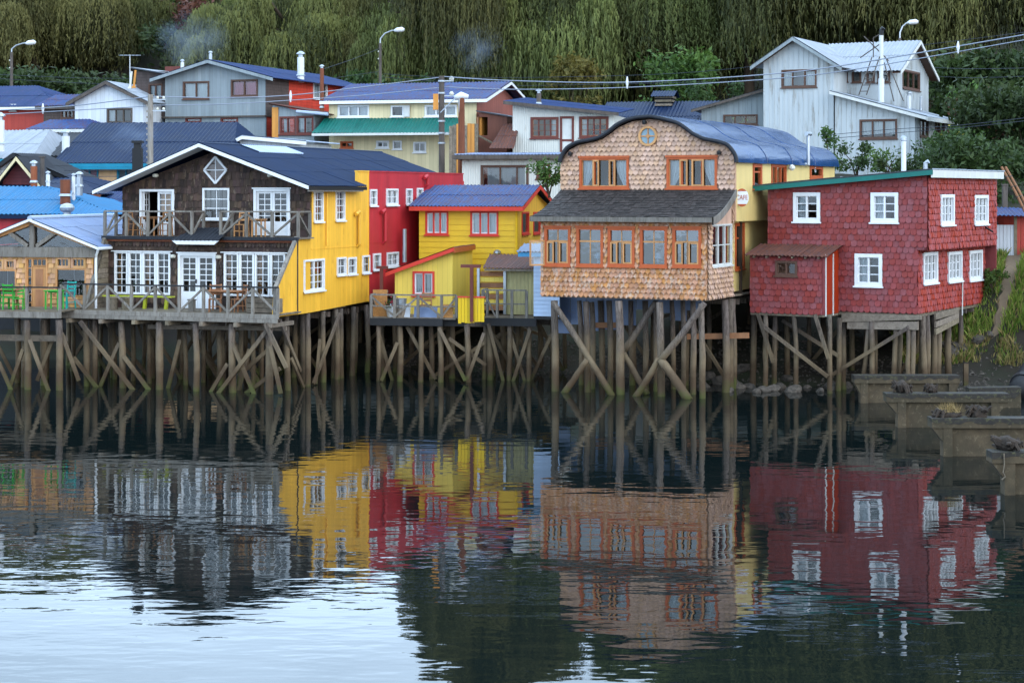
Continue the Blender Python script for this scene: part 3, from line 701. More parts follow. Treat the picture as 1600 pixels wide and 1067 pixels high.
# lean-to
wl = [rect(R, (1212, 1246, 408, 431), -LT)]
wall(e, FM(-LT), [(lx0, lz1), (lx1, lz1)], [(lx0, lz0), (lx1, lz0)], wl, MAT['red_shingle'], name='lean_to_wall')
shingles(e, FM(-LT), [(lx0, lz1), (lx1-.1, lz1)], [(lx0, lz0), (lx1-.1, lz0)], wl, .225, .215, 'scallop', MAT['red_shingle'], 0, tip=.042, name='lean_to_shingle')
window(e, FM(-LT), *wl[0], MAT['browntrim'], 2, 1, fw=.08, proud=.05, mull=(.5,))
wall(e, SM(lx1), [(-LT+.12, lz1), (0, lzt)], [(-LT+.12, lz0), (0, lz0)], [], MAT['red_side_lit'], name='lean_to_side')
for yy in (-LT+.02, -.62): MB().box(lx1+.002, lx1+.03, yy, yy+.07, lz0-.06, lz1+.1).build('corner_board', MAT['oldwhite'], e)
wall(e, LM(lx0), [(-LT+.12, lz1), (.0, lzt)], [(-LT+.12, lz0), (.0, lz0)], [], MAT['red_shingle'], name='lean_to_side')
MB().box(lx0+.01, lx1-.01, -LT+.01, -.01, lz0-.09, lz0-.01).build('lean_to_floor', MAT['plank_old'], e)
roof(e, (lx0-.12, -LT-.2, lz1+.03), (lx1+.2, -LT-.2, lz1+.03), (lx0-.12, -.04, lzt+.06), (lx1+.2, -.04, lzt+.06), MAT['rust_roof'], rows=1, name='lean_to_roof_sheet')
for i in range(6):
    xx = lx0+.2+(lx1-lx0-.4)*i/5; MB().box(xx-.03, xx+.03, -LT-.16, -LT, lz1-.06, lz1).build('rafter_end', MAT['plank_old'], e)
# timber beams under the main floor, stilts and braces
p0, p1 = R.f(1316, 491, -.02), R.f(1434, 497, -.02)
MB().prism([(p0[0], p0[1]-.28), (p1[0]+.12, p1[1]-.05), (p1[0]+.12, p1[1]+.10), (p0[0], p0[1]+.03)], -.1, .08, FM()).build('beam', MAT['plank_old'], e)
MB().prism([(p0[0]+.2, p0[1]-.52), (p1[0], p1[1]-.42), (p1[0], p1[1]-.12), (p0[0]+.2, p0[1]-.26)], -.06, .1, FM()).build('beam', MAT['plank_old'], e)
def gz_w(v): return max(-1.2, ground_z(v.x, v.y)-.3)
def put_stilts(e, fr, lst, r=.12, y=0.0):
    """lst of (px_top, py_top, px_bottom, local depth)"""
    for (pt, pyt, pb, yy) in lst:
        a = fr.f(pt, pyt, yy)
        pbx = fr.f(pb, 600, yy)[0]; g = gz_w(fr.w(pbx, yy, 0))
        stilt(e, (pbx, yy, g), (a[0], yy, a[1]), r*random.uniform(.85, 1.15), MAT['pile'])
def under_grid(e, fr, x0, x1, y0, y1, zt, sx=1.5, sy=1.9, r=.10, braces=.5):
    sx *= 1.1; sy *= 1.15
    for j_ in range(int((y1-y0)/.9)+1):
        yb_ = y0+.9*j_; MB().box(x0-.15, x1+.15, yb_-.07, yb_+.07, zt-.22, zt-.02).build('joist', MAT['pile'], e)  # joists added to darken the space under the floors
    nx = max(1, int((x1-x0)/sx)); ny = max(1, int((y1-y0)/sy))
    for j in range(ny+1):
        lastp = None
        for i in range(nx+1):
            x = x0+(x1-x0)*i/nx+random.uniform(-.3, .3); y = y0+(y1-y0)*j/ny+random.uniform(-.3, .3)
            x = min(max(x, x0), x1)
            g = gz_w(fr.w(x, y, 0))
            if g > zt-.3: lastp = None; continue
            stilt(e, (x+random.uniform(-.12, .12), y, g), (x, y, zt), r*random.uniform(.8, 1.2), MAT['pile'])
            if lastp and random.random() < braces:
                k = random.random() < .5
                a, b = (lastp, (x, y)) if k else ((x, y), lastp)
                brace(e, (a[0], a[1]-.1, max(g+.3, 0)), (b[0], b[1]-.1, zt-random.uniform(.1, .8)), .07, .13, MAT['pile'])
            lastp = (x, y)
put_stilts(e, R, [(1196, 490, 1196, -LT+.1), (1240, 492, 1243, -LT+.1), (1296, 493, 1297, -LT+.1), (1211, 490, 1209, -.5), (1178, 488, 1176, -.3),
    (1312, 497, 1310, -.2), (1318, 497, 1318, .3), (1357, 502, 1343, .05), (1362, 502, 1360, -.05), (1400, 506, 1394, .05), (1406, 506, 1400, .4),
    (1419, 508, 1417, 0.0), (1427, 505, 1425, .1)], .095)
for (px, y) in ((1441, .55), (1447, .9), (1458, 1.5), (1466, 2.1), (1480, 3.0)):
    yy, zz = R.s_(px, 485, -.1); g = gz_w(R.w(-.1, yy, 0)); stilt(e, (-.1+random.uniform(-.1, .25), yy, g), (-.1, yy, zb-.1), .12, MAT['pile'])
for (a, b, yy) in (((1193, 508), (1295, 588), -LT+.0), ((1186, 490), (1210, 566), -LT-.02), ((1420, 512), (1302, 585), -.14), ((1275, 491), (1296, 560), -LT-.1), ((1224, 500), (1312, 556), -.3)):
    pa, pb = R.f(*a, yy), R.f(*b, yy); brace(e, (pa[0], yy-.1, pa[1]), (pb[0], yy-.1, pb[1]), .07, .13, MAT['pile'])
for k, (dz, h) in enumerate(((.0, .22), (-.3, .2), (-.56, .2))):
    MB().beam((.1, 1.7, zb-.2+dz), (.1, 4.4, zb-.12+dz+.1*k), .07, h, side=(1, 0, 0)).build('retaining_plank', MAT['plank_old'], e)
under_grid(e, R, xl+.1, -.2, 1.4, D_lo-.5, zb-.1, 1.4, 1.7)
# downpipe, exhaust flue
yy = ws_l[1][1]+.06
MB().tube([(.06, yy, ws_l[1][2]+.1), (.06, yy-.05, zb-.35)], .025, 6).build('drain_pipe', MAT['oldwhite'], e)
q = rects(R, (1538, 1546, 355, 362), OV)
MB().tube([(OV, q[0], q[2]+.2), (OV+.35, q[0]-.05, q[2])], .035, 8).build('vent_pipe', MAT['black'], e)
fl = R.f(1412, 268, 1.2); MB().tube([(fl[0], 1.2, fl[1]-.4), (fl[0], 1.2, fl[1]+1.15)], .09, 10).build('flue_pipe', MAT['whitepipe'], e)
MB().lathe((fl[0], 1.2, fl[1]+1.1), [(.09, 0), (.12, .02), (.12, .12), (.05, .2)], 10).build('flue_cap', MAT['steel'], e)
fl = R.f(1446, 268, 1.0); MB().tube([(fl[0], 1.0, fl[1]-.4), (fl[0], 1.0, fl[1]+.3), (fl[0]+.12, 1.0, fl[1]+.36)], .08, 8).build('flue_pipe', MAT['steel'], e)
# ---------------------------------------------------------------- shingled café house with the wavy roof
C = Fr(1105, 64.6, 25)
e = C.empty('cafe_stilt_house', 'pale scalloped shingle house on tall stilts with wavy blue-black roof and glazed bay', 'house')
BAY = 2.75
xl = C.f(845, 465)[0]; zb = C.f(1105, 469)[1]; ze = C.f(1105, 347)[1]
wb = [rect(C, q) for q in ((851, 892, 355, 415), (901, 943, 355, 416), (950, 992, 356, 416), (1000, 1043, 356, 417), (1051, 1096, 356, 417))]
top = [(xl, ze), (0, ze)]; bot = [(xl, zb), (0, zb)]
wall(e, FM(), top, bot, wb, MAT['new_shingle'], inner=MAT['interior'])
shingles(e, FM(), top, bot, wb, .19, .175, 'wave', MAT['new_shingle'], 140, tip=.06, sortkey=lambda it: abs(it[2]-zb-.7))
zs0 = C.f(1105, 417)[1]
# right cheek of the bay with its sloping tall window
zc0, zc1 = ze, ze+.62
cy0, cy1 = C.s_(1111, 414)[0], C.s_(1143, 414)[0]
cz = zs0-.02
wall(e, SM(0), [(0.12, ze), (BAY, zc1)], [(0.12, zb), (BAY, zb)], [(cy0, cy1, cz, ze-.12)], MAT['grey_shingle'], inner=MAT['interior'])
shingles(e, SM(0), [(0, ze-.02), (BAY, zc1)], [(0, zb), (BAY, zb)], [(cy0, cy1, cz, ze+.9)], .16, .175, 'wave', MAT['grey_shingle'], 0, tip=.08)
window(e, SM(0), cy0, cy1, cz, ze-.1, MAT['oldwhite'], 3, 2, fw=.05, mull=(.33, .67), bar=.035, curtain=[(.0, .25, 'full'), (.72, 1, 'full')], cur_mat=MAT['orange'])
wall(e, LM(xl), [(.12, ze), (BAY, zc1)], [(.12, zb), (BAY, zb)], [], MAT['new_shingle'])
MB().box(xl+.02, -.02, .02, BAY+11, zb-.03, zb+.02).build('floor', MAT['plank_old'], e)
MB().box(xl+.13, -.13, BAY+1.5, BAY+1.6, zb, ze+.6).build('interior_wall', MAT['interior'], e)
for i, q in enumerate(wb):
    a0, a1, z0, z1 = q
    wo = window(e, FM(), *q, MAT['orange'], 2, 1, fw=.10, proud=.05, trans=.66, bar=.035, barmat=MAT['honey'], sill=.02, head=.05, glass=MAT['glass_sky_tint'],
           curtain=[(.0, .22, 'full')] if i in (0, 2, 4) else None, cur_mat=MAT['honey'])
    if i in (0, 2, 4):       # opening casements
        W = a1-a0; zt = z0+(z1-z0)*.62
        for k, (ca, cb, sw) in enumerate(((a0+.1, a0+W*.36, .5), (a0+W*.56, a1-.1, .0))):
            m = MB(); w0 = cb-ca
            m.box(ca, ca+.05, -.05, -.01, z0+.1, zt); m.box(cb-.05, cb, -.05, -.01, z0+.1, zt); m.box(ca+.05, cb-.05, -.05, -.01, z0+.1, z0+.15); m.box(ca+.05, cb-.05, -.05, -.01, zt-.05, zt)
            m.build('casement', MAT['honey'], wo)
    if i in (1, 3):          # small table lamps standing behind the glass
        lx = a1-.38 if i == 1 else a1-.5
        lp = thing('table_lamp', ('small white table lamp behind the second café window' if i == 1 else 'small white table lamp behind the fourth café window'), 'lamp', tuple(C.w(lx, .38, z0+.06)), 0)
        MB().lathe((0, 0, 0), [(.09, 0), (.09, .03), (.02, .05), (.02, .24)], 10).build('lamp_base', MAT['steel'], lp)
        MB().lathe((0, 0, .22), [(.13, 0), (.07, .2)], 12).build('lamp_shade', MAT['lamp_glass'], lp)
MB().box(xl+.2, -.2, .25, .75, zs0-.08, zs0-.02).build('window_counter', MAT['honey'], e)
# open casement that swings out at the left end
a0, a1, z0, z1 = wb[0]
def swing(a, b, z): return (xl+.16-a*.55, b-.05-a*.75, z)
zt = z0+(z1-z0)*.66
m = MB()
for (p, q) in (((0, z0), (0, zt)), ((.62, z0), (.62, zt)), ((0, z0+.03), (.62, z0+.03)), ((0, zt-.03), (.62, zt-.03))):
    m.beam(swing(p[0], 0, p[1]), swing(q[0], 0, q[1]), .05, .06)
sw = m.build('open_casement', MAT['honey'], e)
MB().poly([swing(.03, 0, z0+.05), swing(.59, 0, z0+.05), swing(.59, 0, zt-.05), swing(.03, 0, zt-.05)]).build('pane', MAT['glass'], sw)
# upper facade
yl, yr = C.f(876, 300, BAY), C.f(1149, 300, BAY)
ux0, ux1 = yl[0], yr[0]; zu = C.f(1000, 300, BAY)[1]
LF = [(872, 254), (874, 246), (879, 236), (886, 228), (899, 221), (912, 218), (926, 215), (938, 211), (951, 202), (964, 192), (984, 183.5), (1011, 180)]
RF = [(1026, 181.5), (1056, 189), (1070, 197), (1082, 206), (1098, 214), (1112, 217), (1124, 219.5), (1138, 225), (1148, 237), (1152, 246), (1153, 254)]
prof = [C.f(px, py, BAY-.25) for px, py in LF+RF]
cx = (prof[0][0]+prof[-1][0])/2
zp = sorted([(a, z) for a, z in prof])
topu = [(ux0, lerp_pl(zp, ux0+.02)-.16)]+[(a, z-.15) for a, z in zp if ux0+.05 < a < ux1-.05]+[(ux1, lerp_pl(zp, ux1-.02)-.16)]
wu = [rect(C, q, BAY) for q in ((906, 983, 246, 295), (1042, 1121, 245, 295))]
rc = C.f(1013, 213, BAY); RR = .36
rop = (rc[0]-RR*.8, rc[0]+RR*.8, rc[1]-RR*.8, rc[1]+RR*.8)
botu = [(ux0, ze), (ux1, ze)]
wall(e, FM(BAY), topu, botu, wu+[rop], MAT['grey_shingle'], inner=MAT['interior'])
zsk = C.f(1000, 292, BAY)[1]
nsh = shingles(e, FM(BAY), topu, [(ux0, zsk-.1), (ux1, zsk-.1)], wu+[(rc[0]-RR*.95, rc[0]+RR*.95, rc[1]-RR*.95, rc[1]+RR*.95)], .19, .175, 'wave', MAT['grey_shingle'], 160, tip=.065, sortkey=lambda it: -it[2])
for i, q in enumerate(wu):
    a0, a1, z0, z1 = q
    wo = window(e, FM(BAY), *q, MAT['orange'], 4, 1, fw=.09, proud=.06, mull=(.28, .72), bar=.03, barmat=MAT['honey'], head=.06,
           curtain=[(.0, .3, 'tie'), (.7, 1, 'tier')], cur_mat=MAT['curtain'])
    W = a1-a0
    for (ca, cb) in ((a0+W*.27, a0+W*.40), (a0+W*.60, a0+W*.73)) if i == 0 else ((a0+W*.26, a0+W*.42), (a0+W*.50, a0+W*.74)):
        m = MB(); m.box(ca, ca+.06, BAY-.07, BAY-.02, z0+.09, z1-.09); m.box(cb-.06, cb, BAY-.07, BAY-.02, z0+.09, z1-.09); m.box(ca+.06, cb-.06, BAY-.07, BAY-.02, z0+.09, z0+.15); m.box(ca+.06, cb-.06, BAY-.07, BAY-.02, z1-.15, z1-.09)
        m.build('casement', MAT['honey'], wo)
# round window
def ring(r0, r1, b0, b1, n=28):
    m = MB(); pts = []
    for k in range(n):
        t = 2*math.pi*k/n
        for (r, b) in ((r0, b0), (r1, b0), (r1, b1), (r0, b1)): pts.append((rc[0]+r*math.cos(t), BAY+b, rc[1]+r*math.sin(t)))
    fs = []
    for k in range(n):
        a, b = 4*k, 4*((k+1) % n)
        for i in range(4): fs.append((a+i, a+(i+1) % 4, b+(i+1) % 4, b+i))
    return m.faces(pts, fs)
rw = ring(RR*.80, RR*1.02, -.09, .1).build('round_window', MAT['honey_shingle'], e)
m = MB(); m.box(rc[0]-.02, rc[0]+.02, BAY-.05, BAY-.01, rc[1]-RR*.8, rc[1]+RR*.8); m.box(rc[0]-RR*.8, rc[0]+RR*.8, BAY-.052, BAY-.012, rc[1]-.02, rc[1]+.02)
m.tube([(rc[0], BAY-.07, rc[1]), (rc[0], BAY-.0, rc[1])], .075, 12); m.build('glazing_bars', MAT['honey'], rw)
mat('frosted', lin(120, 150, 165), .25, .05, spec=.6)
for qx in (-1, 1):
    for qz in (-1, 1):
        MB().poly([(rc[0]+qx*RR*.79*math.sin(t*math.pi/16)*1.0, BAY-.015, rc[1]+qz*RR*.79*math.cos(t*math.pi/16)) for t in range(9)]+[(rc[0]+.0, BAY-.015, rc[1])]).build('pane', MAT['frosted'], rw)
# spot lamps on the facade
for px, py in ((894, 240.5), (1009.5, 191.5), (1126, 239)):
    a, z = C.f(px, py, BAY); s = MB(); s.tube([(a, BAY, z), (a, BAY-.16, z-.02)], .06, 8); s.lathe((a, BAY-.2, z-.08), [(.07, 0), (.085, .1), (.05, .16)], 10)
    s.build('spot_lamp', MAT['black'], e)
# wavy membrane roof swept back over the whole house
D = 13.6
def sweep(off, y0, y1, n=7):
    m = MB(); ns = len(zp); rows = []
    for j in range(n+1):
        y = y0+(y1-y0)*j/n
        rows.append([(a+(a-cx)*.012*off, y, z+off*.012+.010*math.sin(i*1.9+j*2.3)*(0 < j < n)) for i, (a, z) in enumerate(fine)])
    for r0, r1 in zip(rows, rows[1:]):
        for i in range(len(fine)-1): m.poly([r0[i], r0[i+1], r1[i+1], r1[i]])
    return m
def cr(pts, k=4):
    out = []
    for i in range(len(pts)-1):
        p0, p1, p2, p3 = pts[max(i-1, 0)], pts[i], pts[i+1], pts[min(i+2, len(pts)-1)]
        for t in range(k):
            u = t/k; out.append(tuple(.5*((2*p1[c])+(-p0[c]+p2[c])*u+(2*p0[c]-5*p1[c]+4*p2[c]-p3[c])*u*u+(-p0[c]+3*p1[c]-3*p2[c]+p3[c])*u**3) for c in (0, 1)))
    return out+[pts[-1]]
fine = cr(prof)
rf = sweep(0, BAY-.25, BAY+D, 14).build('roof', MAT['membrane'], e, smooth=True)
rim = MB()
for (a0, z0), (a1, z1) in zip(fine, fine[1:]):
    n = Vector((-(z1-z0), a1-a0)).normalized()*.13
    q = [(a0, z0), (a1, z1), (a1-n.x, z1-n.y), (a0-n.x, z0-n.y)]
    rim.faces([(x, BAY-.27, z+.012) for x, z in q]+[(x, BAY-.17, z+.012) for x, z in q], [(0, 1, 2, 3), (0, 4, 5, 1), (2, 6, 7, 3), (4, 7, 6, 5)])
rim.build('roof_edge', MAT['black_roof'], e, smooth=True)
for yv in [BAY+3.3*k for k in range(1, 4)]:
    m = MB(); m.tube([(a+(a-cx)*.003, yv, z+.004) for a, z in fine], .012, 5); m.build('roof_seam', MAT['membrane'], rf)
# right side wall (pale yellow corrugated) with its openings
zsw = lerp_pl(zp, ux1-.02)-.14
so = [rects(C, q, ux1) for q in ((1176, 1190, 256, 296), (1205, 1228, 257, 292), (1265, 1285, 257, 282))]
zlow = C.s_(1150, 345, ux1)[1]
wall(e, SM(ux1), [(BAY+.12, zsw+.1), (BAY+D-.2, zsw+.1)], [(BAY+.12, zlow), (BAY+D-.2, zlow)], so, MAT['yellow_corr'], inner=MAT['interior'])
wall(e, SM(ux1-.35), [(BAY+.0, zlow), (BAY+D-.2, zlow)], [(BAY+.0, zb+.1), (BAY+D-.2, zb+.3)], [(BAY+1.0, BAY+2.1, zb+.9, zlow-.1)], MAT['yellow_corr'], inner=MAT['interior'])
window(e, SM(ux1-.35), BAY+1.0, BAY+2.1, zb+.9, zlow-.1, MAT['orange'], 1, 1, fw=.12, trans=.7)
MB().box(ux1-.36, ux1, BAY+.1, BAY+D-.2, zlow-.03, zlow+.0).build('jetty_soffit', MAT['yellow_corr'], e)
window(e, SM(ux1), *so[0], MAT['orange'], 1, 1, fw=.14, trans=.75)
window(e, SM(ux1), *so[1], MAT['orange'], 3, 1, fw=.10, mull=(.34, .67), cur_mat=MAT['honey'], curtain=[(0, 1, 'full')])
window(e, SM(ux1), *so[2], MAT['orange'], 1, 1, fw=.2, head=.03)
wall(e, LM(ux0), [(BAY+.12, zsw+.1), (BAY+D-.2, zsw+.1)], [(BAY+.12, zb), (BAY+D-.2, zb)], [], MAT['yellow_corr'])
wall(e, FM(BAY+D-.2), [(ux0, zsw)]+[(a, z-.12) for a, z in zp if ux0+.05 < a < ux1-.05]+[(ux1, zsw)], [(ux0, zb), (ux1, zb)], [], MAT['yellow_corr'])
MB().box(ux0+.13, ux1-.5, BAY+4.4, BAY+4.5, zb, zsw+.4).build('interior_wall', MAT['interior'], e)
MB().box(ux0+.12, ux1-.12, BAY+.12, BAY+4.4, zu-.35, zu-.25).build('upper_floor', MAT['interior'], e)
# stove pipe and outdoor lamp on the side
q = C.s_(1263, 262, ux1+.3); t = C.s_(1266, 211, ux1+.3)
MB().tube([(ux1, q[0], q[1]+.12), (ux1+.3, q[0], q[1]+.12), (ux1+.3, q[0], q[1]+.1), (ux1+.3, q[0], t[1])], .07, 9).build('stove_pipe', MAT['steel'], e)
MB().tube([(ux1+.3, q[0]-.3, t[1]+.03), (ux1+.3, q[0]+.3, t[1]+.03)], .09, 8).build('stove_pipe_tee', MAT['steel'], e)
q = C.s_(1237, 263, ux1+.2); MB().lathe((ux1+.2, q[0], q[1]-.1), [(.05, 0), (.14, .08), (.14, .16), (.04, .24)], 10).build('side_lamp', MAT['lamp_glass'], e)
# the concave shingled skirt roof over the bay
zt = C.f(1000, 297, BAY)[1]; zee = C.f(1105, 340)[1]
OVX = .28; NS = 13
rows = []
for j in range(NS+1):
    t = j/NS; y = -.32+(BAY+.32)*t; z = zee+(zt-zee)*(t**1.55*.85+.15*t); rows.append((y, z))
def lft(y): return xl-OVX+(ux0-xl+OVX)*max(0, (y+.32)/(BAY+.32))**1.0
def rgt(y): return OVX+(ux1-OVX)*max(0, (y+.32)/(BAY+.32))**1.3
mb = MB(); bed = MB(); cnt = 0; singles = []
for j in range(NS):
    (y0, z0), (y1, z1) = rows[j], rows[j+1]
    bed.poly([(lft(y0), y0, z0-.03), (rgt(y0), y0, z0-.03), (rgt(y1), y1, z1-.03), (lft(y1), y1, z1-.03)])
    x = lft(y0)
    while x < rgt(y0)-.03:
        w = .17*random.uniform(.85, 1.15); x1 = min(x+w, rgt(y0)); up = random.uniform(.012, .034); sl = Vector((0, y1-y0, z1-z0))*1.2
        jz = random.uniform(-.02, .02); n = Vector((0, -(z1-z0), y1-y0)).normalized()
        A = Vector((x, y0+jz, z0))+n*up; B = Vector((x1-.008, y0+jz, z0))+n*up; Cc = B+sl-n*up*.8; Dd = A+sl-n*up*.8
        mb.faces([A, B, Cc, Dd, A-n*.022, B-n*.022], [(0, 1, 2, 3), (0, 4, 5, 1), (0, 3, 4), (1, 5, 2)]); x = x1
mb.build('roof_shingle_courses', MAT['skirt_shingle'], e, kind='stuff')
bed.build('skirt_roof', MAT['skirt_shingle'], e)
fz = C.f(1105, 347, -.3)[1]
MB().prism([(xl-OVX, fz-.02), (OVX, fz-.02), (OVX, zee+.0), (xl-OVX, zee+.0)], -.36, -.30, FM()).build('fascia', MAT['weathered'], e)
m = MB()
for j in range(NS):
    (y0, z0), (y1, z1) = rows[j], rows[j+1]
    for (ya, za, yb, zb_) in ((y0, z0, y1, z1),):
        xa, xb = rgt(ya), rgt(yb)
        m.faces([(xa+.0, ya, za-.26), (xb, yb, zb_-.26), (xb, yb, zb_+.0), (xa, ya, za+.0), (xa+.06, ya, za-.26), (xb+.06, yb, zb_-.26), (xb+.06, yb, zb_+.02), (xa+.06, ya, za+.02)], [(4, 5, 6, 7), (0, 3, 2, 1), (3, 7, 6, 2), (0, 1, 5, 4)])
m.build('bargeboard', MAT['weathered'], e)
MB().box(xl-OVX+.02, OVX-.02, -.3, .02, fz-.03, fz+.0).build('eave_soffit', MAT['honey'], e)
# CAFE sign on the corner
q = C.s_(1159, 309, ux1+.12)
sg = thing('cafe_sign', 'small oval orange and white board reading CAFE hung on the yellow corner', 'sign', tuple(C.w(ux1+.16, q[0]-.1, q[1])), math.radians(-14))
m = MB(); pts = [(.24*math.cos(t*math.pi/12), .33*math.sin(t*math.pi/12)) for t in range(24)]
m.prism(pts, .0, .03, FM()); m.build('board', MAT['white'], sg)
m = MB()
for s_ in (1, -1):
    pp = [(x, z) for x, z in pts if z*s_ > .17]; m.prism(pp, -.006, .0, FM())
m.build('orange_band', MAT['orange'], sg)
def text_obj(body, size, mtl, parent, loc, rot=(math.radians(90), 0, 0), ext=.004, name='lettering', xs=1.0):
    cu = bpy.data.curves.new(name, 'FONT'); cu.body = body; cu.size = size; cu.align_x = 'CENTER'; cu.align_y = 'CENTER'; cu.extrude = ext
    tmp = bpy.data.objects.new('tmp', cu); COL.objects.link(tmp); dg = bpy.context.evaluated_depsgraph_get()
    me = bpy.data.meshes.new_from_object(tmp.evaluated_get(dg)); bpy.data.objects.remove(tmp)
    me.materials.clear(); me.materials.append(mtl); o = link_obj(name, me, parent); o.location = loc; o.rotation_euler = rot; o.scale = (xs, 1, 1); return o
text_obj('CAFE', .25, MAT['orange'], sg, (0, -.006, 0), xs=.72)
MB().tube([(-.16, .015, .0), (-.42, .015, .0)], .015, 6).build('bracket', MAT['black'], sg)
# number plate on the far side window
q = C.s_(1274, 266, ux1+.05); tx = text_obj('G', .32, MAT['white'], e, (ux1+.05, q[0], q[1]), (math.radians(90), 0, math.radians(90)), name='window_mark')
# stilts, braces
put_stilts(e, C, [(866, 470, 868, .1), (916, 471, 919, .25), (967, 470, 969, .05), (1031, 472, 1034, .12), (1095, 474, 1097, .1)], .13)
put_stilts(e, C, [(925, 472, 925, 1.4), (952, 470, 952, 1.3), (1008, 470, 1008, 2.0), (1025, 470, 1025, 1.5), (1067, 470, 1067, 1.6), (1083, 470, 1083, 1.2), (1050, 470, 1052, 2.6), (905, 470, 907, 2.5), (938, 470, 940, 3.2), (985, 470, 987, 3.2)], .11)
for px in (1132, 1140):
    yy, zz = C.s_(px, 466, -.12); stilt(e, (-.12, yy, gz_w(C.w(-.12, yy, 0))), (-.12, yy, zb-.1), .14, MAT['pile'])
def xbrace(a, b, yy, r=.115):
    pa, pb = C.f(*a, yy), C.f(*b, yy); stilt(e, (pb[0], yy-.02, pb[1]-.1), (pa[0], yy, pa[1]), r, MAT['pile'], 'brace')
xbrace((864, 471), (958, 616), -.18); xbrace((918, 562), (880, 613), -.2); xbrace((1101, 474), (1030, 562), -.2); xbrace((1030, 560), (992, 619), -.2)
xbrace((1032, 562), (1077, 621), -.22, .16); xbrace((1025, 472), (975, 544), .5); xbrace((974, 552), (1012, 612), .4)
MB().beam((C.f(930, 508, 3)[0], 3.0, C.f(930, 508, 3)[1]), (C.f(964, 508, 3)[0], 3.0, C.f(964, 508, 3)[1]), .1, .2).build('beam', MAT['rustic'], e)
MB().beam((C.f(1074, 526, 2.5)[0], 2.5, C.f(1074, 526, 2.5)[1]), (C.f(1170, 524, 2.5)[0], 2.5, C.f(1170, 524, 2.5)[1]), .1, .2).build('beam', MAT['rustic'], e)
under_grid(e, C, ux0+.3, ux1-.4, BAY+1.2, BAY+9, zb-.15, 1.5, 1.8, .11)
# zinc skirting sheet seen behind the stilts
s0, s1 = C.f(866, 470, BAY+.5), C.f(1100, 470, BAY+.5)
for i in range(9):
    a = s0[0]+(s1[0]-s0[0])*i/9; b = s0[0]+(s1[0]-s0[0])*(i+1)/9; hh = random.uniform(1.2, 1.6) if i < 5 else random.uniform(.5, 1.2)
    MB().box(a+.01, b-.01, BAY+.5+.01*(i % 2), BAY+.53+.01*(i % 2), zb-hh, zb-.12).build('skirting_sheet', MAT['zinc_roof'], e)
# ---------------------------------------------------------------- long brown, yellow and crimson house with terraces
B = Fr(485, 69.0, 19)
e = B.empty('brown_shingle_house', 'long brown shingle stilt house with yellow and crimson side, navy roof, balcony and terrace', 'house')
xl = B.f(192, 340)[0]; LY, DK = -1.15, -3.15       # lower facade plane, terrace edge
zb = B.f(433, 497, DK)[1]+.12                       # terrace floor
zbal = B.f(464, 371, LY)[1]                         # balcony floor
L = 16.2
zer = B.f(485, 294)[1]+.05; pk = B.f(312, 229, -.9); zel = B.f(190, 291)[1]
up_w = [rect(B, q) for q in ((219, 273, 296, 367), (317, 359, 294, 343), (397, 454, 295, 368))]
sl_r = (pk[1]-zer)/(0-pk[0]); sl_l = (pk[1]-zel)/(pk[0]-xl)
top = [(xl, zel-.05), (pk[0], pk[1]-.22), (0, zer-.1)]; bot = [(xl, zbal), (0, zbal)]
dc = B.f(338, 266); DH = .50                       # diamond window
dop = (dc[0]-DH*.45, dc[0]+DH*.45, dc[1]-DH*.45, dc[1]+DH*.45)
wall(e, FM(), top, bot, up_w+[dop], MAT['brown_shingle'], inner=MAT['interior'])
shingles(e, FM(), top, bot, up_w+[dop], .15, .27, 'square', MAT['brown_shingle'], 220, tip=.05, jz=.12, sortkey=lambda it: abs(it[0]-dc[0]))
# diamond window
m = MB(); N4 = [(0, DH), (DH*.95, 0), (0, -DH), (-DH*.95, 0)]
for (p, q) in zip(N4, N4[1:]+N4[:1]): m.beam((dc[0]+p[0], -.05, dc[1]+p[1]), (dc[0]+q[0], -.05, dc[1]+q[1]), .1, .075, side=(0, 1, 0))
dw = m.build('diamond_window', MAT['white'], e)
m = MB(); m.box(dc[0]-.015, dc[0]+.015, -.065, -.03, dc[1]-DH*.9, dc[1]+DH*.9); m.box(dc[0]-DH*.86, dc[0]+DH*.86, -.067, -.032, dc[1]-.015, dc[1]+.015); m.build('glazing_bars', MAT['white'], dw)
mat('dim_pane', lin(92, 78, 72), .15, .1, spec=.6)
for sx in (-1, 1):
    for sz in (-1, 1): MB().poly([(dc[0], -.04, dc[1]), (dc[0]+sx*DH*.9, -.04, dc[1]), (dc[0], -.04, dc[1]+sz*DH*.95)]).build('pane', MAT['dim_pane'], dw)
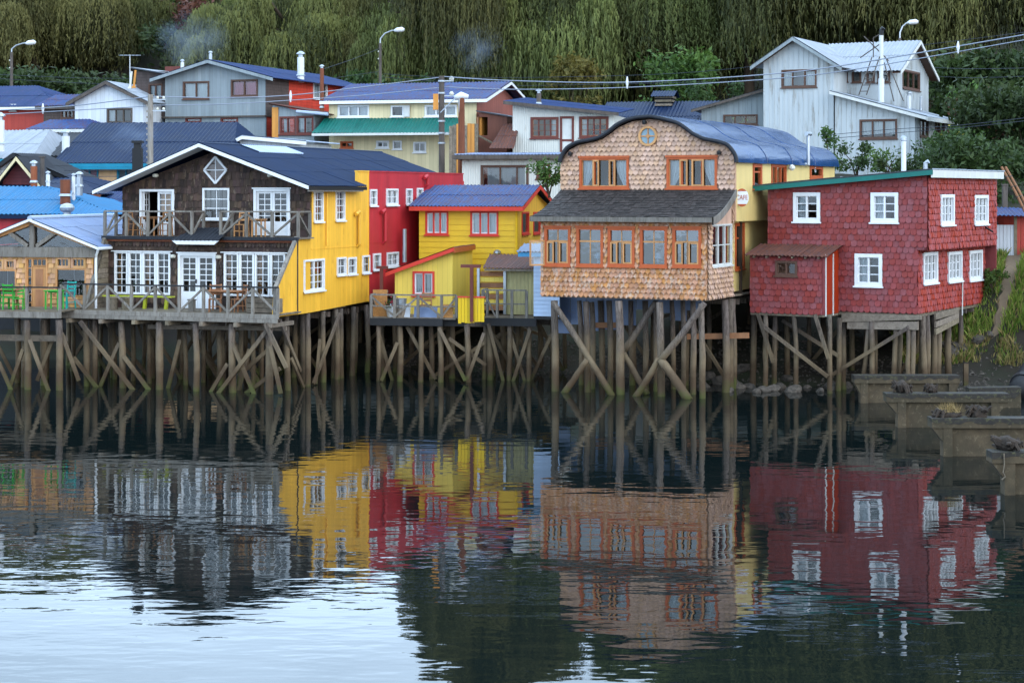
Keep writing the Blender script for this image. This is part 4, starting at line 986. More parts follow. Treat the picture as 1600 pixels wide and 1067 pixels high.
# upper doors and window
a0, a1, z0, z1 = up_w[0]; wo = MB(); wo.box(a0, a0+.09, -.06, .1, z0, z1); wo.box(a1-.09, a1, -.06, .1, z0, z1); wo.box(a0+.09, a1-.09, -.06, .1, z1-.09, z1); wo = wo.build('balcony_door', MAT['white'], e)
mid = a0+(a1-a0)*.5
def leaf(parent, mp, a0, a1, z0, z1, nx, nz, kick=.3, b=.02, mt='white'):
    m = MB(); f = .085; zk = z0+(z1-z0)*kick
    m.box(a0, a0+f, b, b+.05, z0, z1, 0, mp); m.box(a1-f, a1, b, b+.05, z0, z1, 0, mp); m.box(a0+f, a1-f, b, b+.05, z1-f, z1, 0, mp); m.box(a0+f, a1-f, b+.005, b+.045, z0, zk, 0, mp)
    for i in range(1, nx): c = a0+f+(a1-a0-2*f)*i/nx; m.box(c-.015, c+.015, b+.01, b+.04, zk, z1-f, 0, mp)
    for j in range(1, nz): c = zk+(z1-f-zk)*j/nz; m.box(a0+f, a1-f, b+.012, b+.038, c-.015, c+.015, 0, mp)
    d = m.build('door_leaf', MAT[mt], parent)
    for i in range(nx):
        for j in range(nz):
            p0, p1 = a0+f+(a1-a0-2*f)*i/nx, a0+f+(a1-a0-2*f)*(i+1)/nx; q0, q1 = zk+(z1-f-zk)*j/nz, zk+(z1-f-zk)*(j+1)/nz
            MB().poly([mp(p0, b+.025, q0), mp(p1, b+.025, q0), mp(p1, b+.025, q1), mp(p0, b+.025, q1)]).build('pane', MAT['glass'], d)
    return d
leaf(wo, FM(), mid, a1-.09, z0, z1-.09, 2, 5)
leaf(wo, (lambda a, b, z: (a0+.09+b, a*.45, z)), .1, 1.0, z0, z1-.09, 2, 5)
MB().box(mid+.08, a1-.15, .16, .17, z0+(z1-z0)*.5, z1-.15).build('blind', MAT['honey'], wo)
window(e, FM(), *up_w[1], MAT['white'], 2, 3, fw=.075, proud=.05, bar=.03, curtain=[(0, 1, .98)], cur_mat=MAT['dim_pane'])
def dbl_door(q, mp, nz, name):
    a0, a1, z0, z1 = q; m = MB(); m.box(a0, a0+.1, -.06, .1, z0, z1, 0, mp); m.box(a1-.1, a1, -.06, .1, z0, z1, 0, mp); m.box(a0+.1, a1-.1, -.06, .1, z1-.1, z1, 0, mp); m.box(a0-.05, a1+.05, -.09, -.055, z1-.01, z1+.04, 0, mp)
    d = m.build(name, MAT['white'], e); md = (a0+a1)/2
    leaf(d, mp, a0+.1, md-.004, z0, z1-.1, 2, nz, .32); leaf(d, mp, md+.004, a1-.1, z0, z1-.1, 2, nz, .32)
    MB().box(md-.06, md-.03, -.05, .02, (z0+z1)/2-.1, (z0+z1)/2+.06, 0, mp).build('door_handle', MAT['black'], d)
    return d
dbl_door(up_w[2], FM(), 5, 'balcony_door')
# lower facade
lx0, lx1 = B.f(168, 480, LY)[0], B.f(464, 480, LY)[0]
lo_w = [rect(B, q, LY) for q in ((179, 267, 394, 459), (350, 447, 396, 462))]
ld = rect(B, (279, 338, 396, 487), LY); ld = (ld[0], ld[1], zb+.02, ld[3])
top = [(lx0, zbal-.05), (lx1, zbal-.05)]; bot = [(lx0, zb-.1), (lx1, zb-.1)]
wall(e, FM(LY), top, bot, lo_w+[ld], MAT['brown_shingle'], inner=MAT['interior'])
shingles(e, FM(LY), top, bot, lo_w+[ld], .15, .27, 'scallop', MAT['brown_shingle'], 80, tip=.05, jz=.05, sortkey=lambda it: -it[2])
for q in lo_w:
    a0, a1, z0, z1 = q
    for k in range(4):
        window(e, FM(LY), a0+(a1-a0)*k/4+.012, a0+(a1-a0)*(k+1)/4-.012, z0, z1, MAT['white'], 2, 6, fw=.07, proud=.05, bar=.026, sill=0,
               curtain=[(0, .3, 'full')] if k % 2 == 0 else None, cur_mat=MAT['honey'])
    MB().box(a0-.1, a1+.1, LY-.1, LY-.04, z1, z1+.035).build('window_head', MAT['white'], e)
dbl_door(ld, FM(LY), 6, 'terrace_door')
for px, py in ((272, 401), (343, 402)):
    a, z = B.f(px, py, LY); lb = MB().lathe((a, LY-.1, z-.06), [(.05, 0), (.11, .03), (.12, .1), (.06, .14)], 10).build('bulkhead_lamp', MAT['lamp_glass'], e)
for px, py in ((245, 275), (424, 275)):
    a, z = B.f(px, py); MB().lathe((a, -.1, z-.06), [(.05, 0), (.11, .03), (.12, .1), (.06, .14)], 10).build('bulkhead_lamp', MAT['lamp_glass'], e)
MB().box(xl+.13, -.13, 3.4, 3.5, zb, zer).build('interior_wall', MAT['interior'], e)
MB().box(lx0+.1, lx1-.1, LY+.12, 3.4, zb-.12, zb-.02).build('floor', MAT['plank_old'], e)
MB().box(xl+.13, -.13, .13, 3.4, zbal-.12, zbal-.02).build('upper_floor', MAT['interior'], e)
# white awning over the terrace door
aw0, aw1 = B.f(269, 378, LY-.55)[0], B.f(343, 378, LY-.55)[0]
MB().prism([(aw0, zbal-.13), (aw1, zbal-.13), (aw1-.2, zbal-.28), (aw0+.22, zbal-.28)], LY-.62, LY-.55, FM()).build('awning_fascia', MAT['white'], e)
roof(e, (aw0-.02, LY-.64, zbal-.12), (aw1+.02, LY-.64, zbal-.12), (aw0+.42, LY+.5, zbal+.32), (aw1+.02, LY+.5, zbal+.32), MAT['black_roof'], rows=1, name='awning_sheet', amp=.012)
# balcony deck, corrugated edge
MB().box(lx0-.15, lx1+.15, LY-.16, .0, zbal-.07, zbal-.02).build('balcony_deck', MAT['plank_old'], e)
m = MB(); n = int((lx1-lx0)/.04)
for i in range(n):
    a = lx0-.15+(lx1-lx0+.3)*i/n; b = lx0-.15+(lx1-lx0+.3)*(i+1)/n; m.box(a, b, LY-.2-.012*(i % 2), LY-.16, zbal-.12, zbal-.0)
m.build('balcony_edge', MAT['black_roof'], e)
MB().box(lx0, lx1, LY-.12, LY-.02, zbal-.2, zbal-.12).build('gutter', MAT['rust'], e)
def railing(e, pts, z, h=.98, step=1.05, mt='weathered', mid=False, diag=True, rail_m=None, name='railing'):
    """a timber railing along a polyline of local (x,y): posts, top rail and diagonal braces"""
    r = MB(); 
    first = None; k = 0; parts = []
    for (p, q) in zip(pts, pts[1:]):
        p, q = Vector((*p, z)), Vector((*q, z)); Lg = (q-p).length; n = max(1, round(Lg/step))
        parts.append(('rail', p+Vector((0, 0, h)), q+Vector((0, 0, h)), .09, .055))
        if mid: parts.append(('rail', p+Vector((0, 0, h*.5)), q+Vector((0, 0, h*.5)), .05, .05))
        for i in range(n+1):
            a = p+(q-p)*i/n
            if i < n or q == Vector((*pts[-1], z)): parts.append(('post', a+Vector((0, 0, -.05)), a+Vector((0, 0, h-.02)), .1, .09))
            if i < n and diag:
                b = p+(q-p)*(i+1)/n
                u, v = (a, b) if k % 2 else (b, a)
                parts.append(('brace', u+Vector((0, 0, .04)), v+Vector((0, 0, h-.06)), .06, .07)); k += 1
    root = None
    for (nm, a, b, w_, h_) in parts:
        if root is None and nm == 'rail':
            root = MB().beam(a, b, w_, h_).build(name, MAT[rail_m or mt], e); continue
        MB().beam(a, b, w_, h_, 0).build(nm, MAT[rail_m if (nm == 'rail' and rail_m) else mt], root)
    return root
gap0, gap1 = B.f(300, 371, LY-.1)[0], B.f(345, 371, LY-.1)[0]
railing(e, [(xl-.3, 0.0), (lx0-.05, LY-.1), (gap0, LY-.1), (gap0+.0, -.35)], zbal, .93, .92)
railing(e, [(gap1, -.35), (gap1, LY-.1), (lx1+.1, LY-.1), (.0, -.05)], zbal, .93, .92)
# side walls: yellow part, crimson part; the yellow wall reaches forward to the terrace edge
yw = [rects(B, q) for q in ((490, 504, 299, 347), (524, 538, 298, 345), (474, 506, 405, 455), (526, 540, 402, 430), (543, 556, 402, 429), (565.5, 577, 399, 427))]
yc = B.s_(576, 268)[0]
ry = [rects(B, q) for q in ((577.5, 588, 296, 322), (603, 621, 295, 321), (634, 643.5, 295, 320), (651, 660, 294, 313), (582.5, 594, 396, 422), (604, 622, 394, 417))]
ys0 = B.s_(559, 290)[0]; zpar = B.s_(576, 269)[1]
zyb0, zyb1 = B.s_(437, 498)[1], B.s_(578, 484)[1]
f0, f1 = DK+.25, LY+.12
zb_y = zb-.12
wall(e, SM(0), [(0, zer), (ys0, zer), (ys0+.01, zpar), (yc, zpar)], [(0, zb_y), (yc, zb_y+.12)], yw, MAT['yellow'], inner=MAT['interior'])
# wedge in front of the facade
mw = MB(); mw.prism([(f0-.1, zb_y), (0, zb_y), (0, zbal-.02), (LY-.0, zbal-.02), (f0+.05, zb+1.0)], 0, .1, SM(0)); mw.build('wing_wall', MAT['yellow'], e)
MB().beam((.0, LY-.03, zbal+.0), (.0, f0-.0, zb+.95), .14, .10).build('wing_trim', MAT['weathered'], e)
MB().beam((.02, f0+.0, zb+.95), (.02, f0-.05, zb-.05), .14, .16).build('wing_trim', MAT['weathered'], e)
wall(e, SM(0), [(yc, zpar), (L, zpar)], [(yc, zb_y+.12), (L, zb_y+.5)], ry, MAT['crimson'], inner=MAT['interior'])
MB().box(-.14, .03, ys0, yc, zpar-.0, zpar+.05).build('parapet_cap', MAT['yellow'], e)
MB().box(-.14, .03, yc, L+.02, zpar-.0, zpar+.05).build('parapet_cap', MAT['crimson'], e)
for i, q in enumerate(yw): window(e, SM(), *q, MAT['white'], 2 if i != 2 else 4, 4 if i < 3 else 2, fw=.07, proud=.05, bar=.028, mull=(.5,) if i == 2 else (), curtain=[(.0 if i != 2 else .3, 1, 'full')], cur_mat=MAT['honey'] if i < 3 else MAT['curtain'])
for i, q in enumerate(ry): window(e, SM(), *q, MAT['white'], 2 if i not in (1, 5) else 4, 2, fw=.07, proud=.05, bar=.03, mull=(.5,) if i in (1, 5) else (), curtain=[(.3, 1, 'full')])
wall(e, LM(xl), [(.12, zel-.05), (L, zel-.05)], [(.12, zb), (L, zb)], [], MAT['brown_shingle'])
wall(e, FM(L), [(xl, zel-.05), (pk[0], pk[1]-.2), (0, zpar-.3)], [(xl, zb), (0, zb)], [], MAT['crimson'])
MB().box(xl+.13, -.13, 3.5, L-.13, zb-.05, zb+.05).build('rear_floor', MAT['plank_old'], e)
zj_ = B.s_(520, 388)[1]
MB().box(0, .014, .05, yc-.02, zj_, zj_+.035).build('joint_strip', MAT['yellow'], e); MB().box(0, .014, yc+.02, L-.05, zj_+.1, zj_+.135).build('joint_strip', MAT['crimson'], e)
MB().box(0, .02, yc-.05, yc, zb_y+.1, zpar-.01).build('corner_strip', MAT['yellow'], e)
# pipes on the side wall
for (px0, py0, px1, py1, mt) in ((562, 331, 566, 385, 'yellow'), (602, 328, 596, 381, 'crimson'), (668, 275, 661, 292, 'crimson')):
    t = B.s_(px0, py0, .12); b = B.s_(px1, py1, .12)
    MB().tube([(.12, t[0]-.35, t[1]-.1), (.12, t[0]-.05, t[1]), (.12, t[0], t[1]-.12), (.12, t[0], b[1]+.1), (.0, t[0], b[1])], .075, 9).build('flue_pipe', MAT[mt], e)
t = B.s_(511, 302, .06); b = B.s_(511, 384, .06); MB().tube([(.06, t[0], t[1]+.25), (.06, t[0], b[1])], .035, 7).build('drain_pipe', MAT['yellow'], e)
t = B.s_(632, 358, .3); b = B.s_(632, 410, .3); MB().tube([(.3, t[0], t[1]), (.3, t[0], b[1])], .09, 9).build('vent_pipe', MAT['steel'], e)
# roof
oF = .95; ex = .38
rz = pk[1]+.12
eR = (ex, zer-sl_r*ex*.6+.12); eL = (xl-.75, zel-sl_l*.75+.12)
roof(e, (eR[0], -oF, eR[1]), (eR[0], ys0, eR[1]), (pk[0], -oF, rz), (pk[0], ys0, rz), MAT['navy_roof'], rows=3, pitch=.17)
zin = lambda x: eR[1]+(rz-eR[1])*(x-eR[0])/(pk[0]-eR[0])
roof(e, (-.16, ys0, zin(-.16)), (-.16, L+.3, zin(-.16)), (pk[0], ys0, rz), (pk[0], L+.3, rz), MAT['navy_roof'], rows=3, pitch=.17)
roof(e, (eL[0], -oF, eL[1]), (eL[0], L+.3, eL[1]), (pk[0], -oF, rz), (pk[0], L+.3, rz), MAT['navy_roof'], rows=2, pitch=.17)
MB().tube([(pk[0], -oF, rz+.0), (pk[0], L+.3, rz+.0)], .06, 8).build('ridge_cap', MAT['navy_roof'], e)
rp = Vector((pk[0], 0, rz)); dR = Vector((eR[0]-pk[0], 0, eR[1]-rz))
a = rp+dR*.02; b = rp+dR*.2
roof(e, b+Vector((0, 2.2, .05)), b+Vector((0, 6.2, .05)), a+Vector((0, 2.2, .05)), a+Vector((0, 6.2, .05)), MAT['pale_roof'], rows=1, name='patch_sheet')
for (A, Bp, nm) in ((eL, (pk[0], rz), 'l'), ((pk[0], rz), eR, 'r')):
    MB().prism([(A[0], A[1]-.14), (Bp[0], Bp[1]-.14), (Bp[0], Bp[1]-.01), (A[0], A[1]-.01)], -oF-.04, -oF+.02, FM()).build('bargeboard', MAT['white'], e)
    MB().poly([(A[0], -oF, A[1]-.1), (Bp[0], -oF, Bp[1]-.1), (Bp[0], 0, Bp[1]-.1), (A[0], 0, A[1]-.1)]).build('soffit', MAT['white'], e)
MB().box(eR[0]-.06, eR[0]+.02, -oF, ys0, eR[1]-.16, eR[1]-.03).build('gutter', MAT['black'], e)
MB().box(eR[0]-.05, eR[0]-.0, -oF, ys0-.3, eR[1]-.22, eR[1]-.161).build('fascia', MAT['weathered'], e)
# terrace: floor boards, edge beams, railing, planked wing on the left
tx0, tx1 = B.f(96, 492, DK)[0], B.f(434, 497, DK)[0]
nb = 11
for i in range(nb):
    y0 = DK+.04+(LY-DK-.05)*i/nb; MB().box(tx0, tx1-.02, y0, y0+(LY-DK-.05)/nb-.012, zb-.05, zb).build('deck_plank', MAT['plank_old'], e)
MB().box(tx0-.05, tx1+.05, DK-.06, DK+.02, zb-.16, zb-.0).build('edge_beam', MAT['weathered'], e)
MB().box(tx0-.05, tx1+.02, DK-.1, DK-.02, zb-.30, zb-.165).build('edge_beam', MAT['weathered'], e)
for i in range(7):
    a = tx0+.4+(tx1-tx0-.6)*i/6; MB().box(a-.07, a+.07, DK-.22, DK+1.6, zb-.46, zb-.31).build('joist', MAT['plank_old'], e)
railing(e, [(tx0, DK), (tx1, DK), (.0-.05, DK+.35)], zb, .96, 1.0, rail_m='blackwood')
wx = B.f(176, 440, LY)[0]
for i in range(14):
    z0 = zb+(zbal-zb-.1)*i/14; z1 = zb+(zbal-zb-.1)*(i+1)/14; yy = DK+.5+(LY-.1-DK-.5)*(i/14)*.9
    MB().box(lx0-.02, lx0+.06, yy, LY+.1, z0, z1-.015).build('wing_plank', MAT['plank_old'], e)
MB().beam((lx0, LY-.2, zbal-.1), (lx0, DK+.45, zb), .12, .14).build('wing_trim', MAT['weathered'], e)
# planked low wall left of the lower windows
for i in range(16):
    a0_, a1_ = B.f(150, 440, LY-.05)[0], lx0
    MB().box(a0_+(.3*i/16), a1_, LY-.09, LY-.03, zb+(zbal-zb-.1)*i/16, zb+(zbal-zb-.1)*(i+1)/16-.012).build('wing_plank', MAT['plank_old'], e)
# stilts under terrace and yellow wall
put_stilts(e, B, [(133, 500, 136, DK+.35), (190, 503, 193, DK+.25), (249, 503, 250, DK+.15), (305, 505, 306, DK+.1), (362, 506, 365, DK+.12), (421, 508, 420, DK+.1)], .13)
put_stilts(e, B, [(145, 500, 146, DK+1.7), (232, 505, 234, DK+1.9), (207, 505, 206, DK+2.6), (288, 506, 291, DK+1.9), (341, 508, 342, DK+2.0), (394, 508, 394, DK+1.9), (318, 508, 316, DK+2.9), (176, 505, 178, DK+2.8), (377, 508, 372, DK+2.9)], .1)
for (px, pb) in ((448, 450), (480, 479), (504, 505), (525, 524), (532, 533), (552, 548), (572, 572)):
    yy, zz = B.s_(px, 490, -.1); g = gz_w(B.w(-.1, yy, 0)); yb = B.s_(pb, 590, -.1)[0]; stilt(e, (-.1, yb, g), (-.1, yy, zb-.15), .11, MAT['pile'])
for (a, b, yy, t) in (((128, 502), (214, 609), DK+.0, .1), ((118, 558), (160, 608), DK+.3, .08), ((189, 535), (155, 609), DK+.5, .08), ((196, 556), (238, 608), DK+.2, .09), ((284, 530), (264, 607), DK+.8, .08),
    ((420, 515), (342, 612), DK-.02, .1), ((417, 505), (450, 570), DK-.1, .1), ((365, 535), (400, 612), DK+.15, .08), ((358, 568), (330, 611), DK+.3, .08), ((425, 540), (441, 610), DK-.05, .07), ((392, 545), (374, 610), DK+1.0, .08),
    ((440, 575), (382, 613), DK+.4, .08), ((420, 547), (376, 582), DK+1.2, .08)):
    pa, pb = B.f(*a, yy), B.f(*b, yy); brace(e, (pa[0], yy-.12, pa[1]), (pb[0], yy-.12, pb[1]-.1), t, .14, MAT['pile'])
for (a, b) in (((531, 490), (488, 600)), ((455, 560), (473, 605)), ((500, 530), (492, 600)), ((437, 500), (468, 580))):
    pa, pb = B.s_(*a, .02), B.s_(*b, .02); brace(e, (.02, pa[0], pa[1]), (.06, pb[0], pb[1]), .08, .13, MAT['pile'])
MB().beam((B.f(232, 510, DK+.9)[0], DK+.9, zb-.62), (tx1-.1, DK+.9, zb-.55), .1, .16).build('beam', MAT['plank_old'], e)
under_grid(e, B, xl-.8, -.4, DK+3.6, 10, zb-.2, 1.35, 1.7, .1, .7)
# chimney behind the left slope
ch = Fr(215, 72, 0); p = P(215, 250, 73)
cf = thing('black_chimney', 'black square-capped stove chimney rising behind the white bargeboard', 'chimney', (p.x, p.y, p.z-1.3))
MB().box(-.18, .18, -.18, .18, 0, 1.75).build('flue', MAT['black'], cf); MB().box(-.13, .13, -.13, .13, 1.75, 1.95).build('neck', MAT['black'], cf); MB().box(-.2, .2, -.2, .2, 1.95, 2.05).build('cap', MAT['black'], cf)
# furniture on the balcony
def onf(fr, px, y, z): a = fr.f(px, 300, y)[0]; return tuple(fr.w(a, y, z))
chair('wooden_chair', 'wooden slat chair on the balcony beside the open door, back to the water', onf(B, 212, -.75, zbal), -B.th+2.6, MAT['chairwood'])
chair('wooden_chair', 'wooden slat chair on the balcony in front of the open door leaf', onf(B, 258, -.75, zbal), -B.th-2.2, MAT['chairwood'])
table('balcony_table', 'small wooden table on the balcony between two chairs by the open door', onf(B, 235, -.7, zbal), -B.th, MAT['chairwood'], .7, .6, .72)
chair('wooden_chair', 'light wooden ladder-back chair on the balcony below the six-pane window', onf(B, 377, -.7, zbal), -B.th, MAT['honey'])
table('balcony_stool_table', 'pale folding table on the balcony by the closed white double door', onf(B, 404, -.7, zbal), -B.th, MAT['honey'], .5, .45, .66)
# terrace furniture
table('rustic_table', 'rough log table on the terrace under the right-hand windows', onf(B, 352, -2.0, zb), -B.th, MAT['rustic'], 1.5, .8, .76)
for k, (px, lab) in enumerate(((336, 'rough log bench on the terrace nearer the white double door'), (372, 'rough log armchair at the end of the terrace table by the planter'))):
    chair('log_chair', lab, onf(B, px, -2.5+.2*k, zb), -B.th+.4-1.2*k, MAT['rustic'], sc=1.05)
pl = thing('planter_box', 'grey timber planter box with green shoots at the terrace corner', 'planter', onf(B, 413, -2.65, zb), -B.th)
for i in range(3): MB().box(-.62, .62, -.22, -.18, .04+.17*i, .19+.17*i).build('plank', MAT['plank_old'], pl); MB().box(-.62, .62, .18, .22, .04+.17*i, .19+.17*i).build('plank', MAT['plank_old'], pl)
for x in (-.6, .6): MB().box(x-.03, x+.03, -.18, .18, .04, .54).build('end_board', MAT['plank_old'], pl)
MB().box(-.57, .57, -.18, .18, .3, .46).build('soil', MAT['ground'], pl)
lb = thing('lime_bench', 'lime yellow bench on the terrace under the left-hand windows', 'bench', onf(B, 222, -1.8, zb), -B.th)
MB().box(-1.6, 1.3, -.16, .16, .44, .49).build('seat', MAT['limeyellow'], lb)
for x in (-1.3, .1, 1.0): MB().beam((x, 0, 0), (x+.05, 0, .44), .12, .1).build('leg', MAT['limeyellow'], lb)
for px in (177, 197):
    st = thing('log_stool', 'grey log stool standing on the terrace '+('beside the planked wing' if px == 177 else 'in front of the lime bench'), 'stool', onf(B, px, -2.4, zb)); MB().tube([(0, 0, 0), (0, 0, .42)], .16, 10).build('stump', MAT['plank_old'], st); MB().tube([(0, 0, .42), (0, 0, .47)], .2, 12).build('seat', MAT['plank_old'], st)
bx = thing('wooden_box', 'low grey wooden post box standing on the terrace by the double door', 'box', onf(B, 300, -2.7, zb), -B.th); MB().box(-.1, .1, -.1, .1, 0, .42).build('post', MAT['weathered'], bx); MB().box(-.13, .13, -.13, .13, .42, .46).build('cap', MAT['weathered'], bx)
# ---------------------------------------------------------------- yellow clapboard house with its lean-to and terraces
Yf = Fr(809, 76.6, 11)
e = Yf.empty('yellow_clapboard_house', 'bright yellow clapboard house with violet corrugated roof and red trim', 'house')
xl = Yf.f(655, 360)[0]; ze = Yf.f(809, 323)[1]; zb = 2.55; D = 7.4
wq = [rect(Yf, q) for q in ((665, 701, 330, 367), (735, 779, 330, 368))]
wall(e, FM(), [(xl, ze), (0, ze)], [(xl, zb), (0, zb)], wq, MAT['yellow_clap'], inner=MAT['interior'])
clap(e, FM(), [(xl, ze-.02), (0, ze-.02)], [(xl, zb), (0, zb)], wq, .235, MAT['yellow_clap'])
for q in wq:
    window(e, FM(), *q, MAT['redtrim'], 3, 1, fw=.075, proud=.06, mull=(.33, .66), barmat=MAT['white'], curtain=[(0, 1, 'full')], sash=.055)
rzv = Yf.f(850, 292, D/2)[1]
wsd = [rects(Yf, q) for q in ((815, 826, 331, 366), (833, 845, 331, 365))]
wall(e, SM(0), [(.12, ze), (D/2, rzv-.15), (D, ze)], [(.12, zb), (D, zb)], wsd, MAT['yellow'], inner=MAT['interior'])
for q in wsd: window(e, SM(0), *q, MAT['redtrim'], 1, 1, fw=.08)
wall(e, LM(xl), [(.12, ze), (D/2, rzv-.15), (D, ze)], [(.12, zb), (D, zb)], [], MAT['yellow'])
wall(e, FM(D), [(xl, ze), (0, ze)], [(xl, zb), (0, zb)], [], MAT['yellow'])
MB().box(xl+.13, -.13, 2.8, 2.9, zb, ze).build('interior_wall', MAT['interior'], e)
o = .35; sl = (rzv-ze)/(D/2)
roof(e, (xl-o, -o, ze-sl*o+.1), (.3, -o, ze-sl*o+.1), (xl-o, D/2, rzv+.08), (.3, D/2, rzv+.08), MAT['violet_roof'], rows=2, sheet=.85)
roof(e, (xl-o, D+o, ze-sl*o+.1), (.3, D+o, ze-sl*o+.1), (xl-o, D/2, rzv+.08), (.3, D/2, rzv+.08), MAT['violet_roof'], rows=1)
MB().box(xl-o, .3, -o-.03, -o+.02, ze-sl*o-.1, ze-sl*o+.07).build('fascia', MAT['redtrim'], e)
for s in (0, 1):
    ya, za, yb, zb_ = ((-o, ze-sl*o, D/2, rzv), (D/2, rzv, D+o, ze-sl*o))[s]
    MB().prism([(ya, za-.1), (yb, zb_-.1), (yb, zb_+.06), (ya, za+.06)], -.31, -.27, SM(0)).build('bargeboard', MAT['redtrim'], e)
MB().poly([(xl-o, -o, ze-sl*o-.05), (.28, -o, ze-sl*o-.05), (.28, 0, ze-.02), (xl-o, 0, ze-.02)]).build('soffit', MAT['redtrim'], e)
MB().tube([(-.05, -.08, ze-.1), (-.05, -.08, zb+.3)], .045, 7).build('drain_pipe', MAT['yellow_clap'], e)
a, z = Yf.f(778, 393); MB().lathe((a, -.15, z-.12), [(.06, 0), (.16, .05), (.15, .14), (.05, .2)], 10).build('wall_lamp', MAT['steel'], e)
# lean-to in paler vertical boards
Lf = Fr(707, 72.3, 10)
g = Lf.empty('yellow_lean_to', 'pale yellow board lean-to with red sloping roof edge and red framed window', 'shed')
xl2 = Lf.f(617, 430)[0]; zl2 = Lf.f(617, 424)[1]; zr2 = Lf.f(707, 391)[1]; zb2 = Lf.f(660, 490)[1]-.1; D2 = 3.9
wq = [rect(Lf, (645, 679, 424, 462))]
wall(g, FM(), [(xl2, zl2), (0, zr2)], [(xl2, zb2), (0, zb2)], wq, MAT['yellow_pale'], inner=MAT['interior'])
window(g, FM(), *wq[0], MAT['redtrim'], 2, 1, fw=.075, proud=.06, mull=(.5,), barmat=MAT['white'], curtain=[(0, .42, 'full'), (.6, 1, 'full')], sash=.06)
wall(g, SM(0), [(.12, zr2), (D2, zr2)], [(.12, zb2), (D2, zb2)], [], MAT['yellow_pale'])
wall(g, LM(xl2), [(.12, zl2), (D2, zl2)], [(.12, zb2), (D2, zb2)], [], MAT['yellow_pale'])
wall(g, FM(D2), [(xl2, zl2), (0, zr2)], [(xl2, zb2), (0, zb2)], [], MAT['yellow_pale'])
MB().box(xl2+.13, -.13, 1.9, 2.0, zb2, zl2).build('interior_wall', MAT['interior'], g)
s2 = (zr2-zl2)/(0-xl2); zz = lambda x: zl2+s2*(x-xl2)
x0, x1 = xl2-.3, .12
roof(g, (x0, -.3, zz(x0)+.08), (x0, D2, zz(x0)+.08), (x1, -.3, zz(x1)+.08), (x1, D2, zz(x1)+.08), MAT['rust_roof'], rows=1)
MB().prism([(x0, zz(x0)-.08), (x1, zz(x1)-.08), (x1, zz(x1)+.07), (x0, zz(x0)+.07)], -.33, -.27, FM()).build('bargeboard', MAT['redtrim'], g)
MB().box(x1-.02, x1+.03, -.3, D2, zz(x1)-.14, zz(x1)+.06).build('fascia', MAT['orange'], g)
MB().box(xl2+.01, -.01, .01, D2-.01, zb2-.1, zb2-.002).build('floor', MAT['plank_old'], g)
# terrace in front of the lean-to
T = Fr(690, 70.2, 10)
t = T.empty('yellow_house_terrace', 'grey railed timber terrace on stilts in front of the pale yellow lean-to', 'terrace')
zt = T.f(690, 497)[1]; tx0 = T.f(580, 497)[0]; TD = 2.2
for i in range(9): MB().box(tx0, .55, .02+TD*i/9, TD*(i+1)/9, zt-.06, zt).build('deck_plank', MAT['plank_old'], t)
MB().box(tx0-.03, .05, -.08, .0, zt-.3, zt-.02).build('edge_beam', MAT['blackwood'], t)
MB().box(tx0, .9, .3, .5, zt-.32, zt-.08).build('edge_beam', MAT['blackwood'], t)
railing(t, [(tx0, TD), (tx0, 0), (0, 0), (.52, .25)], zt, .86, .95, mid=True)
put_stilts(t, T, [(591, 505, 592, .1), (625, 505, 624, .15), (658, 506, 657, .1), (687, 506, 686, .05), (706, 506, 704, 1.6), (730, 507, 731, .25)], .105)
under_grid(t, T, tx0, 1.5, 1.6, 6.5, zt-.2, 1.3, 1.6, .1, .6)
for (a, b, yy) in (((687, 512), (728, 590), -.02), ((622, 535), (597, 590), .0), ((637, 510), (682, 588), .4), ((592, 515), (614, 590), .5), ((757, 520), (731, 588), .1), ((702, 528), (760, 566), .5)):
    pa, pb = T.f(*a, yy), T.f(*b, yy); brace(t, (pa[0], yy-.1, pa[1]), (pb[0], yy-.1, pb[1]-.1), .07, .13, MAT['pile'])
# yellow gate panel of upright boards hung beside the terrace
p0, p1 = T.f(716, 505, -.2), T.f(757, 503, -.2)
gt = thing('yellow_board_panel', 'saturated yellow panel of upright boards hanging beside the terrace', 'panel', tuple(T.w(p0[0], -.2, p0[1])), -T.th)
n = 8; W = p1[0]-p0[0]; Hh = T.f(716, 465, -.2)[1]-p0[1]
for i in range(n): MB().box(W*i/n, W*(i+1)/n-.012, -.02, .02, random.uniform(-.02, .03)+.06*i/n, Hh+.06*i/n).build('board', MAT['yellow_gate'], gt)
MB().box(-.02, W+.02, -.05, .05, Hh+.0, Hh+.05).build('top_rail', MAT['redtrim'], gt)
MB().box(0, W, .02, .06, Hh*.3, Hh*.4).build('batten', MAT['yellow_gate'], gt)
for (px, py0, py1, w0, w1, lab) in ((737, 416, 503, 720, 751, 'dark red T-shaped clothes-line post in front of the yellow panel'), (596, 418, 470, 588, 606, 'dark red T-shaped clothes-line post against the crimson wall')):
    yy = -.3 if px == 737 else 1.5
    a, b = T.f(px, py0, yy), T.f(px, py1, yy); c0, c1 = T.f(w0, py0, yy), T.f(w1, py0, yy)
    ps = thing('clothes_post', lab, 'post', tuple(T.w(b[0], yy, b[1])), -T.th)
    MB().box(-.06, .06, -.05, .05, 0, a[1]-b[1]-.06).build('post', MAT['redbrown'], ps); MB().box(c0[0]-b[0], c1[0]-b[0], -.05, .05, a[1]-b[1]-.058, a[1]-b[1]+.06).build('crossbar', MAT['redbrown'], ps)
